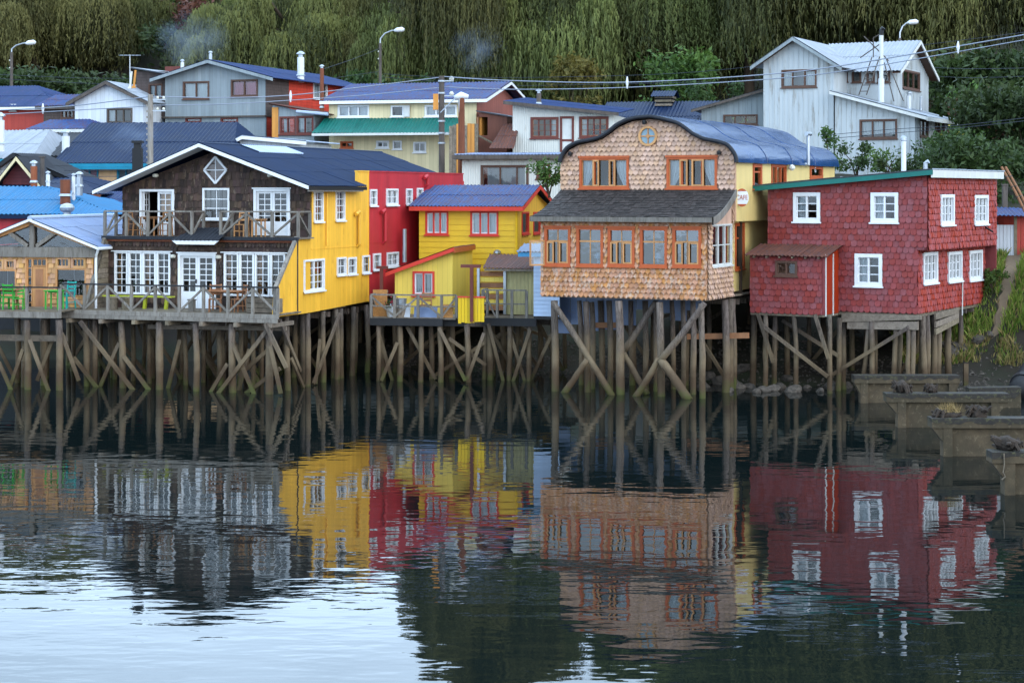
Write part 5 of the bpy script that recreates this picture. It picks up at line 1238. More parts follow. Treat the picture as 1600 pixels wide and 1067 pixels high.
# clutter on the terrace
p = T.f(594, 463, .6)
ob = thing('chipboard_panel', 'brown chipboard panel leaning upright at the end of the railed terrace', 'panel', tuple(T.w(p[0], .6, zt)), -T.th); MB().box(-.28, .28, -.02, .02, 0, 1.02).build('sheet', MAT['osb'], ob); MB().box(-.3, .3, .02, .06, .9, 1.0).build('batten', MAT['plank_old'], ob)
def leafy(name, label, loc, rad, n, size, mt, cat='shrub', stem=True, group=None, fl=None, fln=0, seed=0, zsq=1.0, partname='foliage', flat=.0):
    rnd = random.Random(seed or hash(label) % 9999); t_ = thing(name, label, cat, loc, 0, group)
    cl = [(rnd.gauss(0, .42)*rad[0], rnd.gauss(0, .42)*rad[1], rad[2]*(.55+.5*rnd.random()**.6*rnd.choice((-1, 1))*.9), rnd.uniform(.3, .6)) for _ in range(max(9, n//60))]
    m = MB(); fm = MB()
    def add(mb, c, s):
        a = Vector((rnd.gauss(0, 1), rnd.gauss(0, 1), rnd.gauss(0, 1))).normalized(); b = a.orthogonal().normalized(); k = rnd.uniform(0, 6.28); b = (b*math.cos(k)+a.cross(b)*math.sin(k)); d = a.cross(b)
        mb.faces([c-b*s, c+d*s*.4, c+b*s, c-d*s*.4], [(0, 1, 2, 3)])
    for i in range(n):
        cx_, cy_, cz_, cr_ = rnd.choice(cl); R_ = min(rad)*cr_
        v = Vector((rnd.gauss(0, 1), rnd.gauss(0, 1), rnd.gauss(0, 1)*zsq)).normalized()*R_*rnd.uniform(.4, 1.15)
        c = Vector((cx_, cy_, max(.05, cz_)))+v
        if c.z < .02: c.z = .02+rnd.random()*.2
        add(m, c, size*rnd.uniform(.6, 1.3))
        if fl and i < fln: add(fm, c+v*.2, size*.8)
    m.build(partname, MAT[mt], t_)
    if fl: fm.build('flowers', MAT[fl], t_)
    if stem:
        sm = MB()
        for k in range(5):
            c = rnd.choice(cl); sm.tube([(rnd.uniform(-.05, .05), rnd.uniform(-.05, .05), -.25), (c[0]*.4, c[1]*.4, c[2]*.5), (c[0], c[1], c[2])], [.035*rad[2]/1.5+.01, .025, .012], 5)
        sm.build('stems', MAT['bark'], t_)
    return t_
p = T.f(612, 480, .5); pot = leafy('potted_flowers', 'pink flowers growing from a white tub on the railed terrace', tuple(T.w(p[0], .5, zt+.3)), (.35, .3, .45), 260, .07, 'shrub', 'potted plant', True, fl='flower', fln=60, seed=5)
MB().lathe((0, 0, -.3), [(.17, 0), (.21, .3), (.22, .34)], 12).build('pot', MAT['oldwhite'], pot)
p = T.f(625, 480, .3); tb = thing('blue_tub', 'grey metal tub with blue side standing beside the pink flowers', 'tub', tuple(T.w(p[0], .4, zt+.35))); MB().lathe((0, 0, 0), [(.2, 0), (.24, .34), (.25, .36)], 14).build('tub_body', MAT['steel'], tb); MB().lathe((0, 0, -.35), [(.24, 0), (.24, .34)], 10).build('stand', MAT['plank_old'], tb)
for (px, w_, mt, lab, h_) in ((624, .8, 'greypanel', 'pale grey board leaning inside the terrace railing', .5), (664, .9, 'zinc_roof', 'bluish sheet leaning inside the terrace railing', .42), (697, .5, 'osb', 'brown board leaning inside the terrace railing near the panel', .5)):
    p = T.f(px, 480, .2); o_ = thing('leaning_board', lab, 'board', tuple(T.w(p[0], .25, zt)), -T.th); MB().beam((0, 0, 0), (0, .12, h_), w_, .02, side=(1, 0, 0)).build('sheet', MAT[mt], o_); MB().beam((-w_*.4, .04, .06), (-w_*.4, .15, h_*.9), .03, .03).build('batten', MAT['plank_old'], o_)
p = T.f(664, 480, .9); chair('folding_chair', 'thin brown folding chair on the terrace below the red framed window', tuple(T.w(p[0], 1.0, zt)), -T.th, MAT['rustic'], sc=.95)
# beige shed with rusty roof and its own railed terrace
S = Fr(833, 71.0, 12)
h = S.empty('beige_shed', 'beige corrugated shed with rusty sloping roof and a railed corner terrace on stilts', 'shed')
sx0 = S.f(775, 440, .6)[0]; sz0 = S.f(800, 492, .6)[1]; sz1 = S.f(800, 422, .6)[1]; sx1 = S.f(838, 440, .6)[0]+.2
wall(h, FM(.9), [(sx0+.35, sz1), (sx1, sz1)], [(sx0+.35, sz0), (sx1, sz0)], [], MAT['beige_corr'])
wall(h, LM(sx0+.35), [(1.02, sz1), (3.2, sz1+.3)], [(1.02, sz0), (3.2, sz0)], [], MAT['beige_corr'])
wall(h, FM(3.2), [(sx0-.9, sz1+.3), (sx1, sz1+.3)], [(sx0-.9, sz0), (sx1, sz0)], [], MAT['yellow'])
for i in range(7): MB().box(sx0-.75, sx0+.35, .93, .97, sz0+.15+i*.22, sz0+.33+i*.22).build('plank', MAT['yellow_pale'] if i % 2 else MAT['rustic'], h)
for x in (sx0+.3, sx1-.05, sx0-.75): MB().box(x-.05, x+.05, .78, .9, sz0, sz1+.05).build('corner_post', MAT['steel'], h)
ra, rb = S.f(748, 410, .5), S.f(833, 418, .5)
roof(h, (sx0-.5, .5, sz1+.08), (sx1+.1, .5, sz1+.06), (sx0-.85, 3.3, sz1+.52), (sx1+.1, 3.3, sz1+.5), MAT['rust_roof'], rows=1)
MB().box(sx0-.45, sx1, .52, .6, sz1-.04, sz1+.05).build('eave_beam', MAT['plank_old'], h)
dx0 = S.f(758, 490, .1)[0]
for i in range(7): MB().box(dx0, sx1, -.3+1.2*i/7, -.3+1.2*(i+1)/7-.012, sz0-.1, sz0-.04).build('deck_plank', MAT['plank_old'], h)
MB().box(dx0-.02, sx1, -.4, -.3, sz0-.36, sz0-.06).build('edge_beam', MAT['blackwood'], h)
railing(h, [(dx0, .5), (dx0, -.3), (sx1-.4, -.3)], sz0-.05, 1.05, .55, mid=True, diag=False)
MB().beam((dx0+.05, -.33, sz0+.95), (dx0+.5, -.33, sz0), .06, .06).build('brace', MAT['weathered'], h)
put_stilts(h, S, [(764, 500, 765, -.2), (796, 506, 796, -.25), (827, 510, 826, -.25), (866, 500, 866, .8)], .11)
for (a, b, yy) in (((764, 505), (788, 594), -.3), ((829, 515), (801, 596), -.3), ((798, 520), (822, 594), -.1), ((866, 515), (830, 590), .3)):
    pa, pb = S.f(*a, yy), S.f(*b, yy); brace(h, (pa[0], yy-.1, pa[1]), (pb[0], yy-.1, pb[1]-.1), .07, .13, MAT['pile'])
under_grid(h, S, dx0, sx1+.6, 1.2, 6, sz0-.2, 1.2, 1.6, .1, .6)
# white-blue clapboard hut squeezed between the shed and the café
Wf = Fr(862, 69.6, 14)
k = Wf.empty('pale_blue_hut', 'narrow pale blue clapboard hut squeezed against the shingled café bay', 'hut')
wx0 = Wf.f(834, 440)[0]; wz0 = Wf.f(848, 494)[1]; wz1 = Wf.f(848, 402)[1]
wall(k, FM(), [(wx0, wz1), (.3, wz1)], [(wx0, wz0), (.3, wz0)], [], MAT['lightblue']); clap(k, FM(), [(wx0, wz1), (.3, wz1)], [(wx0, wz0), (.3, wz0)], [], .15, MAT['lightblue'])
wall(k, LM(wx0), [(.12, wz1), (2.5, wz1)], [(.12, wz0), (2.5, wz0)], [], MAT['lightblue'])
MB().box(wx0, .3, 0, 2.5, wz0-.12, wz0).build('floor', MAT['blackwood'], k)
MB().box(wx0-.55, .2, -.25, 2.5, wz1+.02, wz1+.18).build('roof_slab', MAT['skyblue'], k)
roof(k, (wx0-.6, -.3, wz1+.22), (.2, -.3, wz1+.22), (wx0-.9, 2.2, wz1+.45), (.2, 2.2, wz1+.45), MAT['zinc_roof'], rows=1)
# ---------------------------------------------------------------- honey-coloured glazed cottage at the left
A = Fr(146, 69.6, 12)
e = A.empty('glazed_gable_cottage', 'honey timber cottage with glazed truss gable and bluish corrugated roof', 'cottage')
x0 = A.f(-48, 430)[0]; zt = A.f(100, 387)[1]; zd = A.f(100, 490, -.2)[1]; pk = A.f(52, 343)
zbm = A.f(100, 402)[1]; zev = A.f(146, 384)[1]
cols = {}
ops = {'wl': (-12, 26, 405, 452), 'dr': (40, 75, 402, 482), 'wr': (87, 135, 402, 458)}
oq = {n: rect(A, q) for n, q in ops.items()}
oq['dr'] = (oq['dr'][0], oq['dr'][1], zd+.02, oq['dr'][3]); 
for n in ('wl', 'wr'): oq[n] = (oq[n][0], oq[n][1], zd+.62, oq[n][3])
wall(e, FM(), [(x0, zbm), (0, zbm)], [(x0, zd-.1), (0, zd-.1)], list(oq.values()), MAT['honey'], inner=MAT['interior'])
shingles(e, FM(), [(x0, zbm-.02), (0, zbm-.02)], [(x0, zd), (0, zd)], list(oq.values()), .2, .19, 'square', MAT['honey_shingle'], 120, tip=.06, jz=.06)
MB().box(x0-.1, .12, -.14, .1, zbm, zt+.02).build('tie_beam', MAT['weathered'], e)
for n in ('wl', 'wr'):
    a0, a1, z0, z1 = oq[n]; zm = z0+(z1-z0)*.72
    window(e, FM(), a0, a1, z0, zm, MAT['honey'], 1, 1, fw=.06, sill=0, curtain=[(.55, .57, 'full')])
    for k in range(2): window(e, FM(), a0+(a1-a0)*k/2+.01, a0+(a1-a0)*(k+1)/2-.01, zm, z1, MAT['honey_shingle'], 3, 1, fw=.09, sill=0, proud=.05)
a0, a1, z0, z1 = oq['dr']
d = MB(); d.box(a0, a0+.06, -.05, .1, z0, z1); d.box(a1-.06, a1, -.05, .1, z0, z1); d.box(a0+.06, a1-.06, -.05, .1, z1-.06, z1); d = d.build('entrance', MAT['honey'], e)
xm = a0+(a1-a0)*.30
window(d, FM(), a0+.06, xm, z0, z1-.06, MAT['honey'], 1, 6, fw=.035, sill=0, proud=.0, name='side_light')
window(d, FM(), xm, a1-.06, z1-.34, z1-.06, MAT['honey'], 3, 1, fw=.035, sill=0, proud=.0, name='transom_light')
dl = MB(); dl.box(xm+.02, a1-.08, .0, .05, z0, z1-.36); dl = dl.build('door_leaf', MAT['honey'], d)
for (u, v) in ((.12, .5), (.58, .95)):
    MB().box(xm+.14, a1-.2, -.018, .0, z0+(z1-z0-.36)*u, z0+(z1-z0-.36)*v).build('door_panel', MAT['rustic'], dl)
# gable truss with glass behind
hw = max(pk[0]-x0, -pk[0])
zpk = pk[1]-.12; sl = (zpk-zt)/(-pk[0]-.05)
MB().beam((pk[0], -.08, zpk), (.0, -.08, zt+.06), .14, .16, side=(0, 1, 0)).build('rafter', MAT['honey'], e)
MB().beam((pk[0], -.08, zpk), (2*pk[0], -.08, zt+.06), .14, .16, side=(0, 1, 0)).build('rafter', MAT['honey'], e)
MB().box(pk[0]-.09, pk[0]+.09, -.15, -.02, zt, zpk-.05).build('king_post', MAT['weathered'], e)
for s in (-1, 1): MB().beam((pk[0]+s*.18, -.085, zt+.05), (pk[0]+s*.95, -.085, zt+(zpk-zt)*.60), .12, .14, side=(0, 1, 0)).build('strut', MAT['weathered'], e)
gl = MB(); gl.poly([(pk[0], 0, zt), (-.1, 0, zt), (pk[0], 0, zpk)]); gl.poly([(2*pk[0]+.1, .0, zt), (pk[0], 0, zt), (pk[0], .0, zpk)]); gl.build('gable_pane', MAT['glass'], e)
Dp = 7.5
wall(e, SM(0), [(.12, zt), (Dp, zt)], [(.12, zd), (Dp, zd)], [], MAT['weathered']); wall(e, LM(x0), [(.12, zt), (Dp, zt)], [(.12, zd), (Dp, zd)], [], MAT['weathered'])
wall(e, FM(Dp), [(2*pk[0], zt), (pk[0], zpk), (0, zt)], [(2*pk[0], zd), (0, zd)], [], MAT['interior'])
MB().box(2*pk[0]+.2, -.13, 3.2, 3.3, zd, zpk-.5).build('interior_wall', MAT['interior'], e)
MB().box(2*pk[0]+.1, -.13, .13, Dp-.13, zd-.14, zd-.02).build('floor', MAT['plank_old'], e)
sl = (zpk-zt)/(-pk[0]); ex = .32
for s in (1, -1):
    xe = pk[0]+s*(-pk[0]+ex); z_ = zt-sl*ex+.16
    roof(e, (xe, -.3, z_), (xe, Dp, z_), (pk[0], -.3, zpk+.16), (pk[0], Dp, zpk+.16), MAT['zinc_roof'], rows=3, pitch=.18)
    MB().beam((pk[0], -.33, zpk+.10), (xe, -.33, z_-.05), .05, .09, side=(0, 1, 0)).build('bargeboard', MAT['white'], e)
MB().tube([(pk[0], -.3, zpk+.17), (pk[0], Dp, zpk+.17)], .1, 8).build('ridge_cap', MAT['pale_roof'], e)
MB().tube([(ex, -.3, zt-sl*ex+.1), (ex, Dp, zt-sl*ex+.1)], .06, 7).build('gutter', MAT['white'], e)
MB().tube([(ex-.05, -.2, zt-sl*ex+.06), (.12, -.05, zt-.35), (.12, -.05, zd)], .05, 7).build('drain_pipe', MAT['white'], e)
# its terrace
tf = Fr(95, 67.4, 10)
t = tf.empty('cottage_terrace', 'weathered timber terrace on stilts before the glazed cottage with black-topped railing', 'terrace')
tz = tf.f(95, 486)[1]; tx0 = tf.f(-60, 486)[0]
for i in range(8): MB().box(tx0, 0, .03+.28*i, .28*(i+1)+.02, tz-.05, tz).build('deck_plank', MAT['plank_old'], t)
MB().box(tx0, .02, -.05, .03, tz-.26, tz-.04).build('edge_beam', MAT['weathered'], t)
railing(t, [(tx0, 0), (-.03, 0)], tz, .85, 1.35, diag=False, rail_m='blackwood')
MB().box(tx0, 0, .5, .62, tz-1.15, tz-.93).build('beam', MAT['plank_old'], t)
put_stilts(t, tf, [(42, 500, 43, .1), (92, 500, 94, .05), (-8, 500, -8, .1), (68, 500, 69, 1.6), (38, 500, 37, .9)], .12)
under_grid(t, tf, tx0, .5, 2.0, 9, tz-.2, 1.3, 1.8, .1, .6)
for (a, b, yy) in (((48, 530), (79, 609), -.02), ((0, 565), (21, 608), .1), ((38, 545), (16, 605), .3), ((98, 520), (125, 590), .5), ((86, 525), (60, 590), .9)):
    pa, pb = tf.f(*a, yy), tf.f(*b, yy); brace(t, (pa[0], yy-.1, pa[1]), (pb[0], yy-.1, pb[1]-.1), .08, .13, MAT['pile'])
# garden furniture
chair('green_chair', 'lime green chair with its back to the water on the cottage terrace', onf(tf, 17, .6, tz), -tf.th+3.1, MAT['lime'])
chair('green_chair', 'lime green chair turned sideways beside the brown terrace table', onf(tf, 3, .8, tz), -tf.th+1.4, MAT['lime'])
chair('green_folding_chair', 'thin lime folding chair standing before the cottage door side light', onf(tf, 29, .6, tz), -tf.th+.3, MAT['lime'], sc=.9)
table('terrace_table', 'brown plank table on the cottage terrace among the green chairs', onf(tf, 10, 1.0, tz), -tf.th, MAT['rustic'], 1.2, .7, .72)
table('green_table', 'lime green small table with turquoise legs right of the cottage door', onf(tf, 85, 1.0, tz), -tf.th, MAT['lime'], .6, .6, .7)
chair('turquoise_chair', 'turquoise chair under the right cottage window', onf(tf, 104, 1.5, tz), -tf.th-.4, MAT['turq'], sc=1.05)
# ---------------------------------------------------------------- houses of the upper street
def pane_windows(e, fr, wins, side_x=None, y=0.0):
    pass
def gs_house(name, label, Y, deg, px0, px1, py_e, py_b, rpx0, rpx1, py_r, D, wm, rm, wins=(), swins=(), trim='white', o=.35, sheet=2.0, rows=2, side_wm=None, fascia=True, cat='house', side=True, frame='white', og=None, zmin=None):
    """house whose ridge runs along its front; rpx* are the ridge ends (hipped when inset)"""
    fr = Fr(px1, Y, deg); gz = ground_z(fr.o[0], fr.o[1]); x0 = fr.f(px0, py_e)[0]; ze = fr.f((px0+px1)/2, py_e)[1]; zb = min(gz-.3, fr.f(px1, py_b)[1]-1.0)
    if zmin: zb = zmin
    fr.z0 = zb; e = fr.empty(name, label, cat)
    W = [(rect(fr, w[:4]), w) for w in wins]; SW = [(rects(fr, w[:4]), w) for w in swins]
    rz = fr.f((rpx0+rpx1)/2, py_r, D/2)[1]; r0 = fr.f(rpx0, py_r, D/2)[0]; r1 = fr.f(rpx1, py_r, D/2)[0]
    wall(e, FM(), [(x0, ze), (0, ze)], [(x0, zb), (0, zb)], [w[0] for w in W], MAT[wm], inner=MAT['interior'])
    gab = r1 > -.6
    st = [(.12, ze), (D/2, rz-.1), (D, ze)] if gab else [(.12, ze), (D, ze)]
    wall(e, SM(0), st, [(.12, zb), (D, zb)], [w[0] for w in SW], MAT[side_wm or wm], inner=MAT['interior'])
    gl = r0 < x0+.6
    wall(e, LM(x0), [(.12, ze), (D/2, rz-.1), (D, ze)] if gl else [(.12, ze), (D, ze)], [(.12, zb), (D, zb)], [], MAT[wm])
    wall(e, FM(D), [(x0, ze), (0, ze)], [(x0, zb), (0, zb)], [], MAT[wm])
    for i, (q, w) in enumerate(W): window(e, FM(), *q, MAT[w[5] if len(w) > 5 else frame], w[4], 1, fw=.08, proud=.05, mull=tuple(j/w[4] for j in range(1, w[4])), curtain=w[6] if len(w) > 6 else [(0, 1, 'full')], cur_mat=MAT[w[7]] if len(w) > 7 else None)
    for i, (q, w) in enumerate(SW): window(e, SM(0), *q, MAT[w[5] if len(w) > 5 else frame], w[4], 1, fw=.08, proud=.05, mull=tuple(j/w[4] for j in range(1, w[4])), curtain=[(0, 1, 'full')])
    sl = (rz-ze)/(D/2); ga = .3 if og is None else og
    ex0, ex1 = x0-o, ga if gab else o
    R0 = ex0 if gl else r0; R1 = ex1 if gab else r1
    roof(e, (ex0, -o, ze-sl*o+.08), (ex1, -o, ze-sl*o+.08), (R0, D/2, rz+.08), (R1, D/2, rz+.08), MAT[rm], rows=rows, sheet=sheet, pitch=.2, amp=.025)
    roof(e, (ex0, D+o, ze-sl*o+.08), (ex1, D+o, ze-sl*o+.08), (R0, D/2, rz+.08), (R1, D/2, rz+.08), MAT[rm], rows=1, sheet=6, pitch=.4)
    if not gab: roof(e, (ex1, -o, ze-sl*o+.08), (ex1, D+o, ze-sl*o+.08), (R1, D/2-.01, rz+.08), (R1, D/2+.01, rz+.08), MAT[rm], rows=1, sheet=3, pitch=.2)
    if not gl: roof(e, (ex0, -o, ze-sl*o+.08), (ex0, D+o, ze-sl*o+.08), (R0, D/2-.01, rz+.08), (R0, D/2+.01, rz+.08), MAT[rm], rows=1, sheet=3, pitch=.2)
    if fascia:
        MB().box(ex0, ex1, -o-.03, -o+.03, ze-sl*o-.12, ze-sl*o+.05).build('fascia', MAT[trim], e)
        if gab:
            for (ya, za, yb, zb_) in ((-o, ze-sl*o, D/2, rz), (D/2, rz, D+o, ze-sl*o)):
                MB().prism([(ya, za-.1), (yb, zb_-.1), (yb, zb_+.05), (ya, za+.05)], -ga-.02, -ga+.03, SM(0)).build('bargeboard', MAT[trim], e)
    MB().poly([(ex0, -o, ze-sl*o-.02), (ex1, -o, ze-sl*o-.02), (ex1, 0, ze-.02), (ex0, 0, ze-.02)]).build('soffit', MAT['browntrim'], e)
    return fr, e, dict(x0=x0, ze=ze, rz=rz, zb=zb, D=D, sl=sl)
def gf_house(name, label, Y, deg, left, peak, right, py_b, D, wm, rm, wins=(), swins=(), trim='browntrim', o=.4, of=.35, side_wm=None, sheet=2.0, frame='browntrim', cat='house', zext=1.0):
    """front-gabled house: left / peak / right are the wall-top corners in the photograph"""
    fr = Fr(right[0], Y, deg); x0 = fr.f(*left)[0]; zl = fr.f(*left)[1]; zr = fr.f(*right)[1]; xp, zp_ = fr.f(*peak)
    zb = min(ground_z(fr.o[0], fr.o[1])-.3, fr.f(right[0], py_b)[1]-zext); fr.z0 = zb; e = fr.empty(name, label, cat)
    W = [(rect(fr, w[:4]), w) for w in wins]; SW = [(rects(fr, w[:4]), w) for w in swins]
    wall(e, FM(), [(x0, zl), (xp, zp_), (0, zr)], [(x0, zb), (0, zb)], [w[0] for w in W], MAT[wm], inner=MAT['interior'])
    wall(e, SM(0), [(.12, zr), (D, zr)], [(.12, zb), (D, zb)], [w[0] for w in SW], MAT[side_wm or wm], inner=MAT['interior'])
    wall(e, LM(x0), [(.12, zl), (D, zl)], [(.12, zb), (D, zb)], [], MAT[wm])
    wall(e, FM(D), [(x0, zl), (xp, zp_), (0, zr)], [(x0, zb), (0, zb)], [], MAT[wm])
    for (q, w) in W: window(e, FM(), *q, MAT[w[5] if len(w) > 5 else frame], w[4], 1, fw=.09, proud=.05, mull=tuple(j/w[4] for j in range(1, w[4])), curtain=w[6] if len(w) > 6 else [(0, 1, 'full')], cur_mat=MAT[w[7]] if len(w) > 7 else None)
    for (q, w) in SW: window(e, SM(0), *q, MAT[w[5] if len(w) > 5 else frame], w[4], 1, fw=.09, proud=.05, mull=tuple(j/w[4] for j in range(1, w[4])), curtain=[(0, 1, 'full')])
    sr = (zp_-zr)/(0-xp); sL = (zp_-zl)/(xp-x0)
    roof(e, (o, -of, zr-sr*o+.1), (o, D+.3, zr-sr*o+.1), (xp, -of, zp_+.1), (xp, D+.3, zp_+.1), MAT[rm], rows=2, sheet=sheet, pitch=.2, amp=.025)
    roof(e, (x0-o, -of, zl-sL*o+.1), (x0-o, D+.3, zl-sL*o+.1), (xp, -of, zp_+.1), (xp, D+.3, zp_+.1), MAT[rm], rows=1, sheet=sheet, pitch=.2, amp=.025)
    for (A_, B_) in (((x0-o, zl-sL*o), (xp, zp_)), ((xp, zp_), (o, zr-sr*o))):
        MB().prism([(A_[0], A_[1]-.1), (B_[0], B_[1]-.1), (B_[0], B_[1]+.08), (A_[0], A_[1]+.08)], -of-.03, -of+.03, FM()).build('bargeboard', MAT[trim], e)
        MB().poly([(A_[0], -of, A_[1]-.03), (B_[0], -of, B_[1]-.03), (B_[0], 0, B_[1]-.03), (A_[0], 0, A_[1]-.03)]).build('soffit', MAT['browntrim'], e)
    return fr, e, dict(x0=x0, zl=zl, zr=zr, xp=xp, zp=zp_, zb=zb)
def flue(name, label, px, py0, py1, Y, r, mt, cap=True, band=None):
    a, b = P(px, py0, Y), P(px, py1, Y); t = thing(name, label, 'chimney', (b.x, b.y, b.z-.5)); h = a.z-b.z+.5
    MB().tube([(0, 0, 0), (0, 0, h)], r, 10).build('pipe', MAT[mt], t)
    if cap: MB().lathe((0, 0, h), [(r*.7, 0), (r*.7, r*.8), (r*1.3, r*.9), (r*1.25, r*1.2), (r*.3, r*1.8)], 10).build('cowl', MAT['steel' if mt != 'black' else 'black'], t)
    MB().lathe((0, 0, .4), [(r*1.35, 0), (r*1.05, .1)], 10).build('flashing', MAT['steel'], t)
    return t
# -- left group
gs_house('red_board_house', 'red board house with blue hipped roof at the top of the street', 110, 14, -60, 86, 166, 206, -60, 58, 137, 8, 'red_board', 'blue_roof', [(16, 26, 163, 174, 1, 'oldwhite')], o=.4)
gs_house('dark_cabin', 'small dark shingle cabin with violet roof beside the white gable house', 106, 14, 68, 126, 165, 200, 84, 134, 150, 4.5, 'dark_shingle', 'violet_roof', [(95, 116, 171, 186, 3, 'browntrim', [(0, .3, 'full')])], trim='darkpole')
fr_, e_, k_ = gs_house('low_violet_shed', 'low shed with pale and violet sheet roof in front of the dark cabin', 101, 14, 54, 128, 202, 210, 84, 140, 189, 5, 'cream', 'violet_roof', trim='oldwhite', rows=1, cat='shed')
gf_house('white_gable_house', 'white board gable house with grey roof and three-light window', 104, 12, (117, 159), (169, 130), (224, 157), 205, 8, 'white_board', 'grey_roof', [(167, 207, 169, 193, 3, 'darkpole', [(0, .3, 'full')])], trim='darkpole')
# grey house with its shingled wings
fr, e, k = gf_house('grey_board_house', 'large grey board house with blue roof, brown shingle wing and red shingle side', 104, 20, (258, 121), (331, 97), (415, 120), 215, 13.5, 'grey_board', 'blue_roof',
    [(286, 327, 127, 156, 2, 'browntrim', [(0, .95, 'full')]), (361, 403, 124, 152, 2, 'browntrim', [(0, .4, 'full'), (.42, 1, 'full')], 'curtain_pink'), (345, 372, 184, 192, 1, 'redbrown'), (290, 315, 184, 192, 1, 'redbrown')], [(489, 511, 129, 156, 2, 'white')], side_wm='red_shingle_far', trim='grey_board', o=.7, of=.5)
zj = fr.f(330, 181)[1]; zt_ = fr.f(330, 122)[1]
q0 = fr.s_(415, 181)[0]; q1 = fr.s_(450, 181)[0]
MB().box(.0, .06, -.02, q1, zj-.1, k['zr']).build('brown_shingle_panel', MAT['dark_shingle'], e)
MB().box(k['x0']-.02, .03, -.16, .0, zj-.12, zj-.03).build('jetty_beam', MAT['darkpole'], e)
bx0 = fr.f(213, 150, .2)[0]
wb_ = rect(fr, (232, 254, 131, 156), .2)
wall(e, FM(.2), [(bx0, fr.f(213, 112, .2)[1]), (k['x0'], fr.f(258, 112, .2)[1])], [(bx0, zj), (k['x0'], zj)], [wb_], MAT['dark_shingle'], name='wing_wall', inner=MAT['interior'])
wall(e, LM(bx0), [(.32, k['zl']), (4, k['zl'])], [(.32, zj), (4, zj)], [], MAT['dark_shingle'], name='wing_wall')
MB().box(bx0, k['x0'], .2, 4, zj-.1, zj-.01).build('wing_floor', MAT['darkpole'], e)
window(e, FM(.2), *wb_, MAT['browntrim'], 2, 1, fw=.08, mull=(.5,), curtain=[(0, 1, 'full')])
za_, zb2_ = fr.f(211, 107, 0)[1], fr.f(258, 120, 0)[1]
roof(e, (bx0-.2, -.3, za_+.05), (bx0-.2, 4, za_+.05), (k['x0']+.2, -.3, zb2_+.15), (k['x0']+.2, 4, zb2_+.15), MAT['grey_roof'], rows=1, sheet=2)
MB().box(bx0-.3, k['x0']+2.0, 3.9, 4.1, za_-.2, za_+.35).build('back_parapet', MAT['redbrown'], e)
# lower right bay with tall windows
an = Fr(491, 102, 20); za = an.f(460, 215)[1]-2; zt2 = an.f(440, 168)[1]; an.z0 = za
ea = an.empty('grey_annex', 'grey board annex with brown framed windows and rusty lean roof', 'annex')
ax0 = an.f(426, 200)[0]; wa = [rect(an, (437, 462, 182, 211)), rect(an, (463, 490, 181, 211))]
zr_ = an.f(491, 178)[1]
wall(ea, FM(), [(ax0, zt2+.15), (0, zr_)], [(ax0, za), (0, za)], wa, MAT['grey_board'], inner=MAT['interior'])
for q in wa: window(ea, FM(), *q, MAT['redbrown'], 2, 1, fw=.1, mull=(.5,), curtain=[(.1, .55, 'full')])
MB().box(ax0-.02, ax0+.36, -.05, -.0, za, zt2).build('corner_boards', MAT['orangeboard'], ea)
wall(ea, SM(0), [(.12, zr_), (3, zr_)], [(.12, za), (3, za)], [], MAT['grey_board']); wall(ea, FM(3), [(ax0, zt2), (0, zr_)], [(ax0, za), (0, za)], [], MAT['grey_board'])
roof(ea, (ax0-.1, -.3, zt2+.2), (ax0-.1, 3, zt2+.2), (1.0, -.3, zr_-.05), (1.0, 3, zr_-.05), MAT['rust_roof'], rows=1, sheet=1.5)
MB().tube([(-.9, -.35, zr_+.12), (1.0, -.35, zr_-.06)], .09, 7).build('gutter', MAT['pale_roof'], ea)
flue('rusty_stovepipe', 'tall rusty stovepipe rising from the annex roof', 503, 107, 166, 102, .11, 'rust')
flue('white_chimney', 'white stepped chimney on the blue roof of the grey house', 470, 90, 116, 108, .2, 'whitepipe')
flue('small_chimney', 'thin white flue on the left roof slope of the grey house', 285, 98, 110, 106, .1, 'whitepipe')
flue('roof_cowl', 'small dark cowl on the peak of the grey house', 329, 85, 95, 106, .1, 'steel')
# peach house
fr, e, k = gs_house('peach_house', 'peach shingle house with turquoise trim and large navy roof', 92, 10, 104, 352, 250, 292, 150, 371, 194, 9, 'peach', 'navy_roof',
    [(113, 154, 257, 300, 3, 'teal', [(0, 1, 'full')], 'curtain_pink'), (183, 222, 257, 300, 3, 'teal', [(0, 1, 'full')], 'curtain_dim')], side_wm='maroon', trim='teal', o=.55, og=.75)
MB().box(k['x0']-.6, .5, -.64, -.58, k['ze']-k['sl']*.55-.24, k['ze']-k['sl']*.55-.13).build('gutter', MAT['teal'], e)
# grey roof, dark roof, white clapboard house
gs_house('grey_roof_house', 'house with pale grey sheet roof at the left edge', 94, 10, -60, 44, 247, 262, -60, 78, 206, 9, 'white_clap', 'grey_roof', trim='teal', sheet=1.6)
gs_house('black_roof_house', 'house with dark charcoal hipped roof between grey and navy roofs', 96, 10, 36, 160, 243, 262, 82, 160, 207, 9, 'white_clap', 'black_roof', trim='black')
flue('white_flue', 'white capped flue on the charcoal hipped roof', 103, 213, 236, 95, .2, 'whitepipe')
flue('white_flue', 'stout white flue at the left edge above the grey roof', 0, 188, 222, 94, .22, 'whitepipe')
fr, e, k = gf_house('white_clapboard_house', 'white clapboard house with black gable roof below the peach house', 88, 12, (-30, 284), (28, 243), (104, 277), 292, 2.6, 'white_clap', 'black_roof', trim='black', o=.35, of=.5)
g2 = Fr(58, 85.5, 12); zz0 = g2.f(58, 300)[1]-2; g2.z0 = zz0
eg = g2.empty('maroon_porch', 'maroon shingled porch gable with cream bargeboards before the white clapboard house', 'porch')
gx0, gz0 = g2.f(-4, 284); gp = g2.f(25, 247); gx1, gz1 = g2.f(56, 284)
